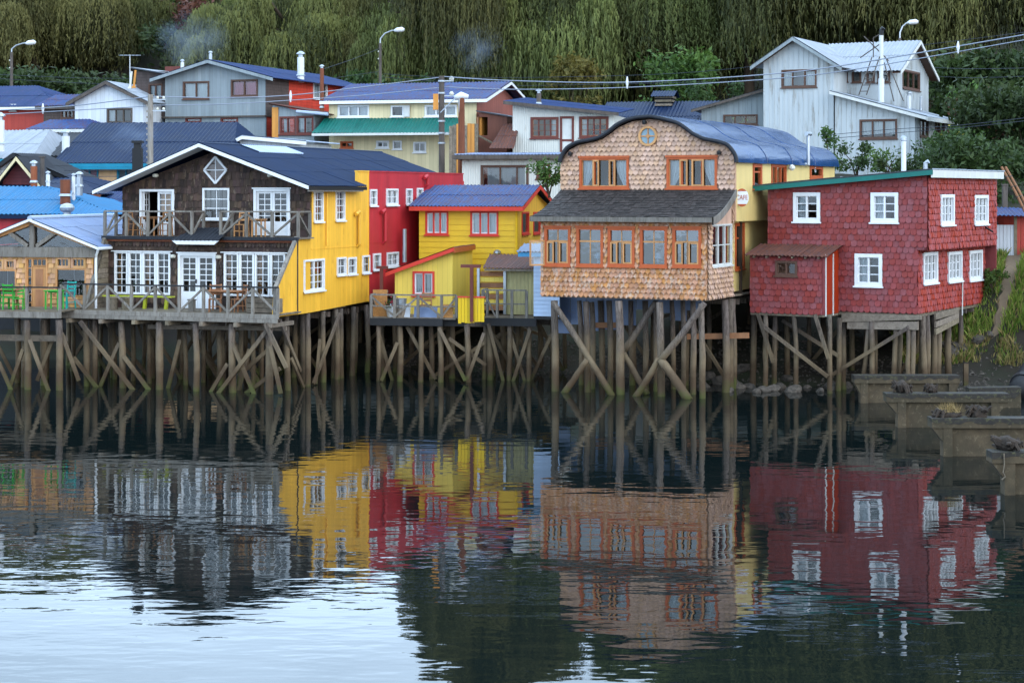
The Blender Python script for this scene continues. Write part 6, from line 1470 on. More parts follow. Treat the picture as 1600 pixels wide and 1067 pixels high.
wall(eg, FM(.5), [(gx0, gz0), (gp[0], gp[1]), (gx1, gz1)], [(gx0, zz0), (gx1, zz0)], [], MAT['maroon_shingle'])
for (A_, B_) in (((gx0-.3, gz0-.35), gp), (gp, (gx1+.3, gz1-.35))):
    MB().prism([(A_[0], A_[1]-.12), (B_[0], B_[1]-.12), (B_[0], B_[1]+.06), (A_[0], A_[1]+.06)], -.03, .03, FM()).build('bargeboard', MAT['cream'], eg)
    roof(eg, (A_[0] if A_ is not gp else B_[0], 0.0, min(A_[1], B_[1])+.1), (A_[0] if A_ is not gp else B_[0], 3.0, min(A_[1], B_[1])+.1), (gp[0], 0, gp[1]+.1), (gp[0], 3.0, gp[1]+.1), MAT['black_roof'], rows=1)
flue('brick_flue', 'orange clay flue beside the porch gable', 53, 260, 282, 84, .15, 'terracotta')
# lower blue roofs on the left
gs_house('slate_roof_house', 'low house with dark slate-blue sheet roof crowded with flues', 84, 10, -60, 150, 303, 316, -60, 112, 274, 8, 'blackwood', 'navy_roof', trim='rust', sheet=1.5, zmin=.4)  # walls blackened and carried down to block light under the decks
flue('elbow_flue', 'short white elbow flue near the ridge of the slate-blue roof', 75, 273, 281, 83, .09, 'whitepipe')
flue('rusty_drum_flue', 'rusty drum chimney on the slate-blue roof', 102, 281, 303, 80, .22, 'rust', cap=False)
flue('thin_white_flue', 'thin white flue on the slate-blue roof beside the rusty drum', 115, 276, 300, 80.5, .08, 'whitepipe')
flue('tee_flue', 'short steel tee flue behind the thin white flue', 124, 277, 288, 81, .14, 'steel')
gs_house('violet_strip_house', 'low house with violet corrugated roof beside the brown gable', 83, 10, 118, 200, 325, 335, 124, 200, 300, 5, 'maroon', 'blue_roof', trim='redbrown', sheet=1.0, zmin=3.4)
fr, e, k = gs_house('bright_blue_roof_house', 'red house with bright blue sheet roof behind the cottage', 78.5, 9, -50, 176, 334, 345, -60, 72, 294, 7, 'crimson', 'bright_blue_roof', trim='navy_roof', sheet=1.1, o=.3, zmin=3.3)
vt = thing('roof_ventilator', 'round silver turbine ventilator in front of the bright blue roof', 'ventilator', tuple(P(105, 337, 75)))
MB().tube([(0, 0, -.6), (0, 0, .15)], .15, 12).build('neck', MAT['steel'], vt); MB().lathe((0, 0, .12), [(.16, 0), (.28, .1), (.3, .2), (.24, .32), (.05, .38)], 16).build('turbine', MAT['steel'], vt)
# small white roofs in front of the grey house
gf_house('small_white_roof_shed', 'low shed with white sheet roof behind the navy roof', 94, 12, (368, 222), (382, 215), (470, 223), 232, 5, 'white_board', 'pale_roof', trim='white', cat='shed')
# cream house with green canopy
fr, e, k = gs_house('cream_house', 'cream board house with blue-violet roof, green canopy and pinkish gable end', 100, 15, 514, 744, 156, 236, 538, 772, 132, 9.5, 'cream', 'violet_roof',
    [(528, 577, 164, 184, 3, 'white'), (611, 631, 165, 183, 1, 'white', []), (664, 714, 164, 183, 3, 'white'), (588, 608, 220, 232, 2, 'white', []), (614, 628, 220, 234, 1, 'white', []), (646, 666, 222, 239, 2, 'white', []), (532, 552, 221, 232, 2, 'orange', [])], side_wm='pinkbrown', trim='white', o=.4, og=.7)
c0, c1 = fr.f(508, 185), fr.f(722, 184); d0, d1 = fr.f(487, 208, -1.5), fr.f(712, 208, -1.5)
roof(e, (d0[0], -1.5, d0[1]), (d1[0], -1.5, d1[1]), (c0[0], -.03, c0[1]), (c1[0], -.03, c1[1]), MAT['green_roof'], rows=1, sheet=1.2, name='canopy_sheet', pitch=.2)
MB().box(d0[0], d1[0], -1.5, -1.42, d0[1]-.16, d0[1]-.03).build('canopy_fascia', MAT['oldwhite'], e)
MB().box(d0[0]+.6, d1[0]-.6, -.09, -.005, k['zb'], d0[1]+.1).build('lower_cladding', MAT['cream_clap'], e) if False else None
m = MB(); sx = fr.f(641, 174)[0]; q = rect(fr, (630, 641, 165, 183)); m.box(q[0]+.05, q[1], -.12, -.07, q[2], q[3]); m.build('open_casement', MAT['oldwhite'], e)
# pinkish-brown annexes on its right
an = Fr(792, 99, 17); an.z0 = an.f(792, 235)[1]-1.5
ea = an.empty('maroon_annex', 'ramshackle maroon board annex with dark doorway beside the cream house', 'annex')
ax0 = an.f(748, 200)[0]; wa = [rect(an, (748, 762, 183, 212)), rect(an, (737, 743, 190, 200))]
zz1 = an.f(748, 176)[1]; zz2 = an.f(792, 183)[1]
wall(ea, FM(), [(ax0, zz1), (0, zz2)], [(ax0, an.z0), (0, an.z0)], wa[:1], MAT['brownboard'], inner=MAT['dark'])
wall(ea, SM(0), [(.12, zz2), (3, zz2)], [(.12, an.z0), (3, an.z0)], [], MAT['brownboard']); wall(ea, FM(3), [(ax0, zz1), (0, zz2)], [(ax0, an.z0), (0, an.z0)], [], MAT['brownboard'])
wall(ea, LM(ax0), [(.12, zz1), (3, zz1)], [(.12, an.z0), (3, an.z0)], [], MAT['orangeboard'])
roof(ea, (ax0-.1, -.2, zz1+.08), (ax0-.1, 3, zz1+.08), (.1, -.2, zz2+.05), (.1, 3, zz2+.05), MAT['grey_roof'], rows=1)
MB().box(wa[0][0]-.1, wa[0][0], -.05, .05, wa[0][2], wa[0][3]).build('door_post', MAT['rustic'], ea)
MB().beam((ax0+.1, -.5, an.f(742, 212)[1]), (ax0+1.2, -.6, an.f(757, 228)[1]), .3, .06).build('plank_ramp', MAT['plank_old'], ea)
r0_, r1_ = an.f(783, 193, -.6), an.f(802, 185, -.6); b0_, b1_ = an.f(764, 232, -2.2), an.f(803, 232, -2.2)
roof(ea, (b0_[0], -2.2, b0_[1]), (b1_[0], -2.2, b1_[1]), (r0_[0], -.1, r0_[1]), (r1_[0]+.2, -.1, r1_[1]), MAT['rust_roof'], rows=2, sheet=.6, name='lean_sheet')
ob = Fr(736, 98, 12); ob.z0 = ob.f(736, 236)[1]-1.5
eo = ob.empty('plank_lean_to', 'orange and grey plank lean-to below the green canopy end', 'shed')
ox0 = ob.f(702, 220)[0]; w_o = rect(ob, (730, 735, 222, 236)); zo = ob.f(736, 202)[1]
for i in range(8):
    a = ox0+(.4-ox0)*i/8; MB().box(a, a+(.4-ox0)/8-.015, -.03, .03, ob.z0, zo-random.uniform(0, .15)+.3).build('board', MAT['orangeboard' if i in (5, 6, 2) else 'plank_old'], eo)
MB().box(ox0, .4, .04, .1, zo-.3, zo-.1).build('batten', MAT['plank_old'], eo); MB().box(ox0, .4, .03, 1.6, ob.z0, ob.z0+.1).build('floor', MAT['plank_old'], eo)
# white corrugated house
fr = Fr(960, 97, 12); fr.z0 = fr.f(960, 240)[1]-3; e = fr.empty('white_corrugated_house', 'white corrugated iron house with maroon window frames and sagging mono-pitch roof', 'house')
x0 = fr.f(801, 200)[0]; zl_, zr_ = fr.f(801, 162)[1], fr.f(960, 180)[1]
ww = [rect(fr, q) for q in ((829, 873, 183, 217), (875, 897, 182, 238), (905, 951, 182, 216))]
wall(e, FM(), [(x0, zl_), (0, zr_)], [(x0, fr.z0), (0, fr.z0)], ww, MAT['white_corr'], inner=MAT['interior'])
window(e, FM(), *ww[0], MAT['redbrown'], 4, 3, fw=.12, mull=(.25, .5, .75), barmat=MAT['rustic'], curtain=[(.78, 1, 'full')])
window(e, FM(), *ww[2], MAT['redbrown'], 4, 3, fw=.12, mull=(.25, .5, .75), barmat=MAT['rustic'], curtain=[(.0, .28, 'full')])
m = MB(); a0, a1, z0, z1 = ww[1]; m.box(a0, a0+.12, -.05, .08, z0, z1); m.box(a1-.12, a1, -.05, .08, z0, z1); m.box(a0+.12, a1-.12, -.05, .08, z1-.12, z1); m = m.build('door_frame', MAT['redbrown'], e)
MB().box(a0+.12, a1-.12, .0, .05, z0, z1-.12).build('door_leaf', MAT['oldwhite'], m); MB().box(a0+.12, a1-.12, -.02, .0, z0+(z1-z0)*.3, z0+(z1-z0)*.36).build('rail', MAT['redbrown'], m)
wall(e, LM(x0), [(.12, zl_), (5, zl_)], [(.12, fr.z0), (5, fr.z0)], [], MAT['white_corr']); wall(e, SM(0), [(.12, zr_), (5, zr_)], [(.12, fr.z0), (5, fr.z0)], [], MAT['white_corr']); wall(e, FM(5), [(x0, zl_), (0, zr_)], [(x0, fr.z0), (0, fr.z0)], [], MAT['white_corr'])
roof(e, (.3, -.5, zr_+.1), (.3, 5.3, zr_+.55), (x0-.4, -.5, zl_+.12), (x0-.4, 5.3, zl_+.6), MAT['blue_roof'], rows=1, sheet=1.5)
MB().prism([(x0-.4, zl_-.06), (.3, zr_-.06), (.3, zr_+.1), (x0-.4, zl_+.12)], -.54, -.48, FM()).build('fascia', MAT['darkpole'], e)
flue('iron_flue', 'short dark iron flue on the sagging roof of the white corrugated house', 842, 146, 160, 98, .13, 'darkpole')
lo = Fr(872, 90, 10); lo.z0 = lo.f(800, 300)[1]-2; e = lo.empty('white_iron_house', 'lower white corrugated building with flat slab roof and wide brown window', 'house')
x0 = lo.f(722, 270)[0]; zt_ = lo.f(800, 249)[1]; ww = [rect(lo, (751, 826, 258, 296)), rect(lo, (838, 860, 256, 280))]
wall(e, FM(), [(x0, zt_), (0, zt_)], [(x0, lo.z0), (0, lo.z0)], ww, MAT['white_corr'], inner=MAT['interior'])
window(e, FM(), *ww[0], MAT['browntrim'], 3, 1, fw=.1, mull=(.4, .78), curtain=[(.1, .95, 'full')], cur_mat=MAT['curtain_dim']); window(e, FM(), *ww[1], MAT['redbrown'], 2, 1, fw=.1, mull=(.5,))
wall(e, LM(x0), [(.12, zt_), (5, zt_)], [(.12, lo.z0), (5, lo.z0)], [], MAT['white_corr']); wall(e, SM(0), [(.12, zt_), (5, zt_)], [(.12, lo.z0), (5, lo.z0)], [], MAT['white_corr'])
MB().box(x0-.4, .3, -.5, 5.2, zt_-.0, zt_+.2).build('roof_slab', MAT['darkpole'], e)
roof(e, (x0-.3, -.45, zt_+.23), (.3, -.45, zt_+.23), (x0-.3, 5, zt_+.42), (.3, 5, zt_+.42), MAT['zinc_roof'], rows=1, sheet=1.2)
# navy house with slatted cupola
fr, e, k = gs_house('navy_cupola_house', 'navy roofed house with slatted ridge ventilator behind the wavy roof', 100, 14, 934, 1100, 206, 236, 966, 1116, 161, 9, 'dark_shingle', 'navy_roof', trim='navy_roof', og=.6)
cz0 = fr.f(1040, 172, k['D']/2)[1]; cz1 = fr.f(1040, 152, k['D']/2)[1]; ca, cb = fr.f(1023, 160, 3.6)[0], fr.f(1049, 160, 3.6)[0]
for i in range(5):
    z = cz0-.25+i*.22
    MB().box(ca, cb, 3.58, 3.64, z, z+.12).build('slat', MAT['plank_old'], e); MB().box(cb-.05, cb+.02, 3.66, 5.2, z, z+.12).build('slat', MAT['plank_old'], e)
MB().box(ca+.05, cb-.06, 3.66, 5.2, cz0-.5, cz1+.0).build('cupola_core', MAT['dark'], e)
cr0 = fr.f(1040, 142, 4.4)[1]
roof(e, (ca-.2, 3.4, cz1), (cb+.2, 3.4, cz1), (ca-.2, 4.4, cr0), (cb+.2, 4.4, cr0), MAT['navy_roof'], rows=1, name='cupola_sheet'); roof(e, (ca-.2, 5.4, cz1), (cb+.2, 5.4, cz1), (ca-.2, 4.4, cr0), (cb+.2, 4.4, cr0), MAT['navy_roof'], rows=1, name='cupola_sheet')
# weathered shed left of the big white house
sh = Fr(1196, 98, 14); sh.z0 = sh.f(1196, 240)[1]-2; e = sh.empty('grey_batten_shed', 'grey batten-board shed with rising mono-pitch roof against the big white house', 'shed')
x0 = sh.f(1096, 180)[0]; zl_, zr_ = sh.f(1096, 171)[1], sh.f(1196, 142)[1]; ww = [rect(sh, (1130, 1184, 179, 196))]
wall(e, FM(), [(x0, zl_), (0, zr_)], [(x0, sh.z0), (0, sh.z0)], ww, MAT['grey_board'], inner=MAT['interior']); window(e, FM(), *ww[0], MAT['browntrim'], 3, 1, mull=(.33, .67))
for i in range(11): a = x0+(0-x0)*(i+.5)/11; MB().box(a-.025, a+.025, -.03, -.002, sh.z0 if not (ww[0][0] < a < ww[0][1]) else ww[0][3]+.05, lerp_pl([(x0, zl_), (0, zr_)], a)).build('batten', MAT['grey_board'], e)
wall(e, LM(x0), [(.12, zl_), (4, zl_)], [(.12, sh.z0), (4, sh.z0)], [], MAT['grey_board']); wall(e, SM(0), [(.12, zr_), (4, zr_)], [(.12, sh.z0), (4, sh.z0)], [], MAT['grey_board'])
roof(e, (x0-.5, -.4, zl_-.05), (x0-.5, 4.2, zl_-.05), (.1, -.4, zr_+.1), (.1, 4.2, zr_+.1), MAT['grey_roof'], rows=1, sheet=2)
MB().prism([(x0-.5, zl_-.18), (.1, zr_-.03), (.1, zr_+.1), (x0-.5, zl_-.05)], -.44, -.38, FM()).build('bargeboard', MAT['darkpole'], e)
# big white house on the right
U = Fr(1303, 95, 27); U.z0 = min(U.f(1303, 258)[1]-2, 7.0)
e = U.empty('big_white_house', 'tall white batten-board house with grey gabled roofs and lower shed wing', 'house')
x0 = U.f(1193, 150)[0]; zl_, zr_ = U.f(1193, 97)[1], U.f(1303, 99)[1]; xp, zp_ = U.f(1243, 62)
zbb = U.z0
def battens(mp, a0, a1, topf, zb_, ops, pitch=.27):
    n = int((a1-a0)/pitch)
    for i in range(n+1):
        a = a0+.03+(a1-a0-.06)*i/n; segs = [(zb_, topf(a)-.02)]
        for o in ops:
            if o[0]-.05 < a < o[1]+.05: segs = [(zb_, o[2]-.08), (o[3]+.08, topf(a)-.02)]
        for s0, s1 in segs:
            if s1-s0 > .05: MB().box(a-.022, a+.022, -.03, -.002, s0, s1, 0, mp).build('batten', MAT['house_white'], e)
top = [(x0, zl_), (xp, zp_), (0, zr_)]; w1 = [rect(U, (1221, 1276, 108, 138)), rect(U, (1222, 1276, 182, 188))]
wall(e, FM(), top, [(x0, zbb), (0, zbb)], w1[:1], MAT['house_white'], inner=MAT['interior'])
battens(FM(), x0, 0, lambda a: lerp_pl(top, a), zbb, w1[:1])
window(e, FM(), *w1[0], MAT['browntrim'], 3, 1, fw=.08, mull=(.3, .68), curtain=[(0, .3, 'full'), (.68, 1, 'full')])
RD = 2.3                                  # the right part stands back by RD
rx = U.s_(1450, 150, 0)[0]
gx = U.f(1397, 150, RD)[0]                # corner of the right gable
wr = [rect(U, q, RD) for q in ((1311, 1325, 110, 129), (1331, 1346, 109, 130), (1354, 1367, 111, 130), (1371, 1391, 110, 130))]
zr2 = U.f(1397, 108, RD)[1]
wall(e, FM(RD), [(0, zr2), (gx, zr2)], [(0, zbb), (gx, zbb)], wr, MAT['house_white'], inner=MAT['interior'])
for q in wr: window(e, FM(RD), *q, MAT['browntrim'], 1, 1, fw=.1)
wall(e, SM(0), [(.12, zr_), (RD, zr_)], [(.12, zbb), (RD, zbb)], [], MAT['house_white'])
gy1 = U.s_(1450, 105, gx)[0]; gm = (RD+gy1)/2; gzp = U.s_(1436, 70, gx)[1]
wg = [rects(U, (1410, 1437, 111, 141), gx)]
topg = [(RD+.12, zr2), (gm, gzp), (gy1, zr2)]
wall(e, SM(gx), topg, [(RD+.12, zbb), (gy1, zbb)], wg, MAT['house_white'], inner=MAT['interior'])
battens(SM(gx), RD+.1, gy1, lambda a: lerp_pl(topg, a), zbb, wg)
window(e, SM(gx), *wg[0], MAT['browntrim'], 3, 1, fw=.1, mull=(.34, .66))
wall(e, LM(x0), [(.12, zl_), (gy1, zl_)], [(.12, zbb), (gy1, zbb)], [], MAT['house_white']); wall(e, FM(gy1), [(x0, zl_), (gx, zr2)], [(x0, zbb), (gx, zbb)], [], MAT['house_white'])
sL, sR = (zp_-zl_)/(xp-x0), (zp_-zr_)/(0-xp); o = .55
roof(e, (o, -.5, zr_-sR*o+.1), (o, gm, zr_-sR*o+.1), (xp, -.5, zp_+.1), (xp, gm, zp_+.1), MAT['grey_roof'], rows=2, sheet=1.4, pitch=.2)
roof(e, (x0-o, -.5, zl_-sL*o+.1), (x0-o, gy1+.4, zl_-sL*o+.1), (xp, -.5, zp_+.1), (xp, gy1+.4, zp_+.1), MAT['grey_roof'], rows=1, sheet=2, pitch=.2)
sg_ = (gzp-zr2)/(gm-RD)
roof(e, (xp+1, RD-.45, zr2-sg_*.45+.1), (gx+.5, RD-.45, zr2-sg_*.45+.1), (xp, gm, gzp+.1), (gx+.5, gm, gzp+.1), MAT['grey_roof'], rows=2, sheet=1.4, pitch=.2)
roof(e, (xp, gy1+.45, zr2-sg_*.45+.1), (gx+.5, gy1+.45, zr2-sg_*.45+.1), (xp, gm, gzp+.1), (gx+.5, gm, gzp+.1), MAT['grey_roof'], rows=1, sheet=2, pitch=.2)
for (A_, B_) in (((x0-o, zl_-sL*o), (xp, zp_)), ((xp, zp_), (o, zr_-sR*o))):
    MB().prism([(A_[0], A_[1]-.1), (B_[0], B_[1]-.1), (B_[0], B_[1]+.08), (A_[0], A_[1]+.08)], -.53, -.47, FM()).build('bargeboard', MAT['grey_board'], e)
    MB().poly([(A_[0], -.47, A_[1]-.04), (B_[0], -.47, B_[1]-.04), (B_[0], 0, B_[1]-.04), (A_[0], 0, A_[1]-.04)]).build('soffit', MAT['browntrim'], e)
for (ya, za, yb, zb_) in ((RD-.45, zr2-sg_*.45, gm, gzp), (gm, gzp, gy1+.45, zr2-sg_*.45)):
    MB().prism([(ya, za-.1), (yb, zb_-.1), (yb, zb_+.08), (ya, za+.08)], -.53, -.47, SM(gx)).build('bargeboard', MAT['oldwhite'], e)
    MB().poly([(gx+.47, ya, za-.04), (gx+.47, yb, zb_-.04), (gx, yb, zb_-.04), (gx, ya, za-.04)]).build('soffit', MAT['browntrim'], e)
# lower wing
wx1 = U.f(1430, 200, -.3)[0]; wz0, wz1 = U.f(1316, 146, -.3)[1], U.f(1430, 180, -.3)[1]
wl_ = [rect(U, (1343, 1402, 186, 218), -.3)]
wall(e, FM(-.3), [(.15, wz0), (wx1, wz1)], [(.15, zbb), (wx1, zbb)], wl_, MAT['house_white'], inner=MAT['interior'], name='wing_wall')
battens(FM(-.3), .15, wx1, lambda a: lerp_pl([(.15, wz0), (wx1, wz1)], a), zbb, wl_)
window(e, FM(-.3), *wl_[0], MAT['browntrim'], 3, 1, fw=.09, mull=(.33, .66), curtain=[(0, .3, .8), (.34, .64, .8), (.68, 1, .8)])
wy1 = U.s_(1480, 200, wx1)[0]; wsd = [rects(U, q, wx1) for q in ((1437, 1450, 187, 215), (1461, 1475, 187, 211))]
wall(e, SM(wx1), [(-.18, wz1), (wy1, wz1)], [(-.18, zbb), (wy1, zbb)], wsd, MAT['house_white'], inner=MAT['interior'], name='wing_wall')
battens(SM(wx1), -.18, wy1, lambda a: wz1, zbb, wsd)
for q in wsd: window(e, SM(wx1), *q, MAT['browntrim'], 2, 1, fw=.09, mull=(.5,))
sw_ = (wz0-wz1)/(wx1-.15)
roof(e, (wx1+.7, -.75, wz1-sw_*.7+.1), (wx1+.7, wy1+.4, wz1-sw_*.7+.1), (.0, -.75, wz0+.12), (.0, wy1+.4, wz0+.12), MAT['grey_roof'], rows=2, sheet=1.4, pitch=.2, name='wing_roof_sheet')
MB().prism([(.0, wz0-.05), (wx1+.7, wz1-sw_*.7-.08), (wx1+.7, wz1-sw_*.7+.08), (.0, wz0+.1)], -.79, -.73, FM()).build('bargeboard', MAT['oldwhite'], e)
MB().box(wx1+.68, wx1+.74, -.75, wy1+.4, wz1-sw_*.7-.12, wz1-sw_*.7+.08).build('fascia', MAT['oldwhite'], e)
# tall flue with its steel stand and ladder
b = U.f(1377, 153, 1.2); t = U.f(1375, 44, 1.2)
ch = thing('tall_flue', 'very tall white flue with black cowl standing on the shed wing roof', 'chimney', tuple(U.w(b[0], 1.2, b[1]-.25)), -U.th); hh = t[1]-b[1]+.25
MB().tube([(0, 0, 0), (0, 0, hh*.32)], .15, 10).build('pipe', MAT['whitepipe'], ch); MB().tube([(0, 0, hh*.32), (0, 0, hh*.9)], .11, 10).build('pipe', MAT['oldwhite'], ch); MB().tube([(0, 0, hh*.9), (.02, 0, hh*.97), (.12, 0, hh)], .12, 8).build('cowl', MAT['black'], ch)
ld = thing('steel_stand', 'dark steel ladder and guy frame around the tall flue', 'ladder', tuple(U.w(b[0], 1.2, b[1]-.2)), -U.th)
def rod(n_, p, q, r=.03): MB().tube([p, q], r, 5).build(n_, MAT['darkpole'], ld)
for dx in (0, .4): rod('stile', (-1.15+dx, -.1, .35), (-.45+dx, -.1, 2.3))
for i in range(6): u = .1+i*.16; rod('rung', (-1.15+.7*u, -.1, .35+1.95*u), (-.75+.7*u, -.1, .35+1.95*u), .022)
for (p, q) in (((-1.2, .3, 2.3), (.2, .3, 3.2)), ((-1.0, .3, 3.4), (.3, .3, 2.1)), ((.2, .2, 2.2), (1.1, .2, .0)), ((.1, .2, 2.0), (.6, .2, -.0)), ((-.5, .3, 2.3), (-.5, .3, 3.3)), ((-.1, .3, 2.2), (-.1, .3, 3.5)), ((-.5, .3, 3.3), (-.1, .3, 3.5))): rod('stay', p, q)
for (px, py0, py1, nm) in ((1420, 150, 169, 'elbow flue on the shed wing of the big white house'), (1439, 155, 170, 'thin steel flue on the shed wing roof nearer its eave')):
    flue('wing_flue', nm, px, py0, py1, 97, .13 if px == 1420 else .07, 'whitepipe' if px == 1420 else 'steel')
# red and white iron shed at the right edge
sd_ = Fr(1556, 75, 10); sd_.z0 = sd_.f(1580, 432)[1]-.1; e = sd_.empty('red_iron_shed', 'red and white corrugated iron shed beside the red shingle house', 'shed')
x1 = sd_.f(1640, 350)[0]; xm = sd_.f(1585, 350)[0]; zt_ = sd_.f(1570, 338)[1]; z0_ = sd_.z0
for i in range(5):
    a = xm*i/5; MB().box(a+.005, xm*(i+1)/5-.005, -.02+.012*(i % 2), .02+.012*(i % 2), z0_+.12, zt_-.35).build('white_sheet', MAT['greypanel'], e)
for i in range(8):
    a = xm+.08+(x1-xm)*i/8; MB().box(a, a+(x1-xm)/8-.012, -.03-.015*(i % 2), .01, z0_-.05, zt_).build('red_sheet', MAT['red_board'], e)
MB().box(xm-.02, xm+.1, -.06, .03, z0_-.1, zt_).build('corner_post', MAT['plank_old'], e); MB().box(0, x1, .05, 2.6, z0_, z0_+.1).build('floor', MAT['plank_old'], e)
roof(e, (-.2, -.5, zt_+.05), (x1, -.5, zt_+.0), (-.2, 2.8, zt_+.35), (x1, 2.8, zt_+.3), MAT['violet_roof'], rows=1)
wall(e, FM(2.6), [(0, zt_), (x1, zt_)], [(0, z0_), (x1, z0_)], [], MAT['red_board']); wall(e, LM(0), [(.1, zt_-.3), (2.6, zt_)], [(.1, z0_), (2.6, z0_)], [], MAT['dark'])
for i in range(4):
    xx = .3+i*1.1; g_ = sd_.w(xx, .4, 0); MB().tube([(xx, .4, ground_z(g_.x, g_.y)-.3), (xx, .4, z0_+.02)], .09, 7).build('support_post', MAT['pile'], e)
for k_, (px, py, qx, qy, lab) in enumerate(((1565, 261, 1606, 340, 'long bamboo-like pole leaning above the iron shed, the left one'), (1571, 261, 1612, 338, 'long bamboo-like pole leaning above the iron shed, the right one'))):
    a, b = P(px, py, 74.4), P(qx, qy, 73.6); t_ = thing('leaning_pole', lab, 'pole', tuple(b)); MB().tube([(0, 0, 0), tuple((a-b)*.5+Vector((.02, 0, .02))), tuple(a-b)], [.06, .055, .05], 7).build('cane', MAT['rustic'], t_)
    mb_ = MB()
    for u in (.2, .4, .6, .8): c_ = (a-b)*u; mb_.tube([tuple(c_-(a-b)*.008), tuple(c_+(a-b)*.008)], .068, 7)
    mb_.build('nodes', MAT['darkpole'], t_)
p = P(1570, 350, 78); ps = thing('grey_post', 'grey square post behind the red house corner', 'post', (p.x, p.y, ground_z(p.x, p.y)-.2)); h_ = P(1570, 290, 78).z-ps.location.z
MB().box(-.1, .1, -.1, .1, 0, h_).build('shaft', MAT['darkpole'], ps); MB().box(-.12, .12, -.12, .12, h_, h_+.06).build('cap', MAT['darkpole'], ps)
# ---------------------------------------------------------------- poles, lamps, cables
def pole(name, label, px, py0, Y, r0, r1, mt, extra=None, square=False):
    b = P(px, py0, Y); g = ground_z(b.x, b.y)-.3; t = thing(name, label, 'pole', (b.x, b.y, g)); h = b.z-g
    if square: MB().box(-r0, r0, -r0, r0, 0, h).build('shaft', MAT[mt], t)
    else: MB().tube([(0, 0, h*i/5) for i in range(6)], [r0+(r1-r0)*i/5 for i in range(6)], 9).build('shaft', MAT[mt], t)
    return t, h
t, h = pole('utility_pole', 'pale weathered concrete utility pole behind the brown gable', 235, 148, 91, .16, .13, 'polewood')
for i in range(14): MB().box(-.2, -.12, -.03, .03, h-.6-i*.28, h-.5-i*.28).build('step_peg', MAT['polewood'], t)
for z in (h-.25, h-.8):
    MB().box(.05, .75, -.04, .04, z-.03, z+.03).build('crossarm', MAT['steel'], t)
    for x in (.35, .65): MB().lathe((x, 0, z+.03), [(.05, 0), (.07, .06), (.04, .14)], 8).build('insulator', MAT['lamp_glass'], t)
t, h = pole('utility_pole', 'dark timber utility pole in front of the cream house', 690, 119, 93, .17, .14, 'darkpole')
for z in (h-.3, h-.9, h-2.3, h-2.9, h-3.4): MB().tube([(0, 0, z), (0, 0, z+.08)], .19, 9).build('band', MAT['steel'], t)
for z in (h-.25, h-1.0):
    MB().box(.1, .6, -.03, .03, z-.03, z+.03).build('bracket', MAT['steel'], t); MB().lathe((.5, 0, z+.03), [(.1, 0), (.13, .08), (.05, .2)], 8).build('insulator', MAT['lamp_glass'], t)
MB().box(-.42, -.16, -.12, .12, h-1.7, h-.9).build('junction_box', MAT['orangeboard'], t)
def street_lamp(label, px, py_top, py_arm, dx, dy, Y, r=.12, mt='darkpole'):
    t, h = pole('street_lamp', label, px, py_arm, Y, r, r*.8, mt)
    s = Y/F_PX; ex, ez = dx*s, -dy*s
    t['category'] = 'street lamp'
    MB().tube([(0, 0, h-.3), (0.02*ex, 0, h+ez*.35), (ex*.3, 0, h+ez*.75), (ex*.75, 0, h+ez*.98), (ex, 0, h+ez)], .05, 7).build('arm', MAT['steel'], t)
    u = 1 if ex > 0 else -1
    m = MB(); m.tube([(ex-.1*u, 0, h+ez-.02), (ex+.1*u, 0, h+ez+.02), (ex+.45*u, 0, h+ez+.06), (ex+.6*u, 0, h+ez+.05)], [.07, .16, .17, .08], 9); m.build('lamp_head', MAT['whitepipe'], t, smooth=True)
    for z in (h-.6, h-1.1): MB().lathe((-.1, 0, z), [(.05, 0), (.07, .05), (.04, .1)], 7).build('insulator', MAT['lamp_glass'], t)
    return t
street_lamp('street lamp with curved arm against the left willows', 18, 65, 82, 24, -14, 125)
street_lamp('street lamp with curved arm rising behind the blue roofs', 594, 47, 68, 24, -20, 125)
street_lamp('street lamp with curved arm above the big white house ridge', 1406, 34, 60, 14, -24, 118)
t, h = pole('street_lamp', 'lamp on a stubby white and rust post beside the dark utility pole', 721, 153, 92.5, .2, .16, 'rust'); t['category'] = 'street lamp'
MB().tube([(0, 0, h-1.2), (-.02, 0, h)], .15, 10).build('upper_post', MAT['oldwhite'], t); MB().tube([(-.35, 0, h-.02), (0, 0, h+.1), (.35, 0, h+.05)], [.12, .2, .1], 9).build('lamp_head', MAT['whitepipe'], t, smooth=True); MB().tube([(-.3, 0, h), (-1.05, 0, h-.75)], .03, 6).build('arm', MAT['steel'], t)
t, h = pole('mast', 'thin white mast rising above the left willows', 239, -30, 205, .16, .12, 'polewood'); MB().tube([(0, 0, h), (0, 0, h+.4)], .05, 6).build('tip', MAT['steel'], t)
t, h = pole('timber_stub', 'short grey timber post beside the white clapboard house', 66, 246, 84, .11, .1, 'darkpole'); MB().box(-.13, .13, -.13, .13, h, h+.05).build('cap', MAT['darkpole'], t)
b = P(203, 133, 105); t = thing('tv_antenna', 'thin roof antenna on the white gable house', 'antenna', (b.x, b.y, b.z-.6)); MB().tube([(0, 0, 0), (0, 0, 2.3)], .025, 5).build('mast', MAT['steel'], t)
for i in range(6): MB().tube([(-.55+.22*i, -.35, 2.25), (-.55+.22*i, .35, 2.3)], .015, 4).build('element', MAT['steel'], t)
MB().tube([(-.6, 0, 2.27), (.6, 0, 2.27)], .02, 5).build('boom', MAT['steel'], t)
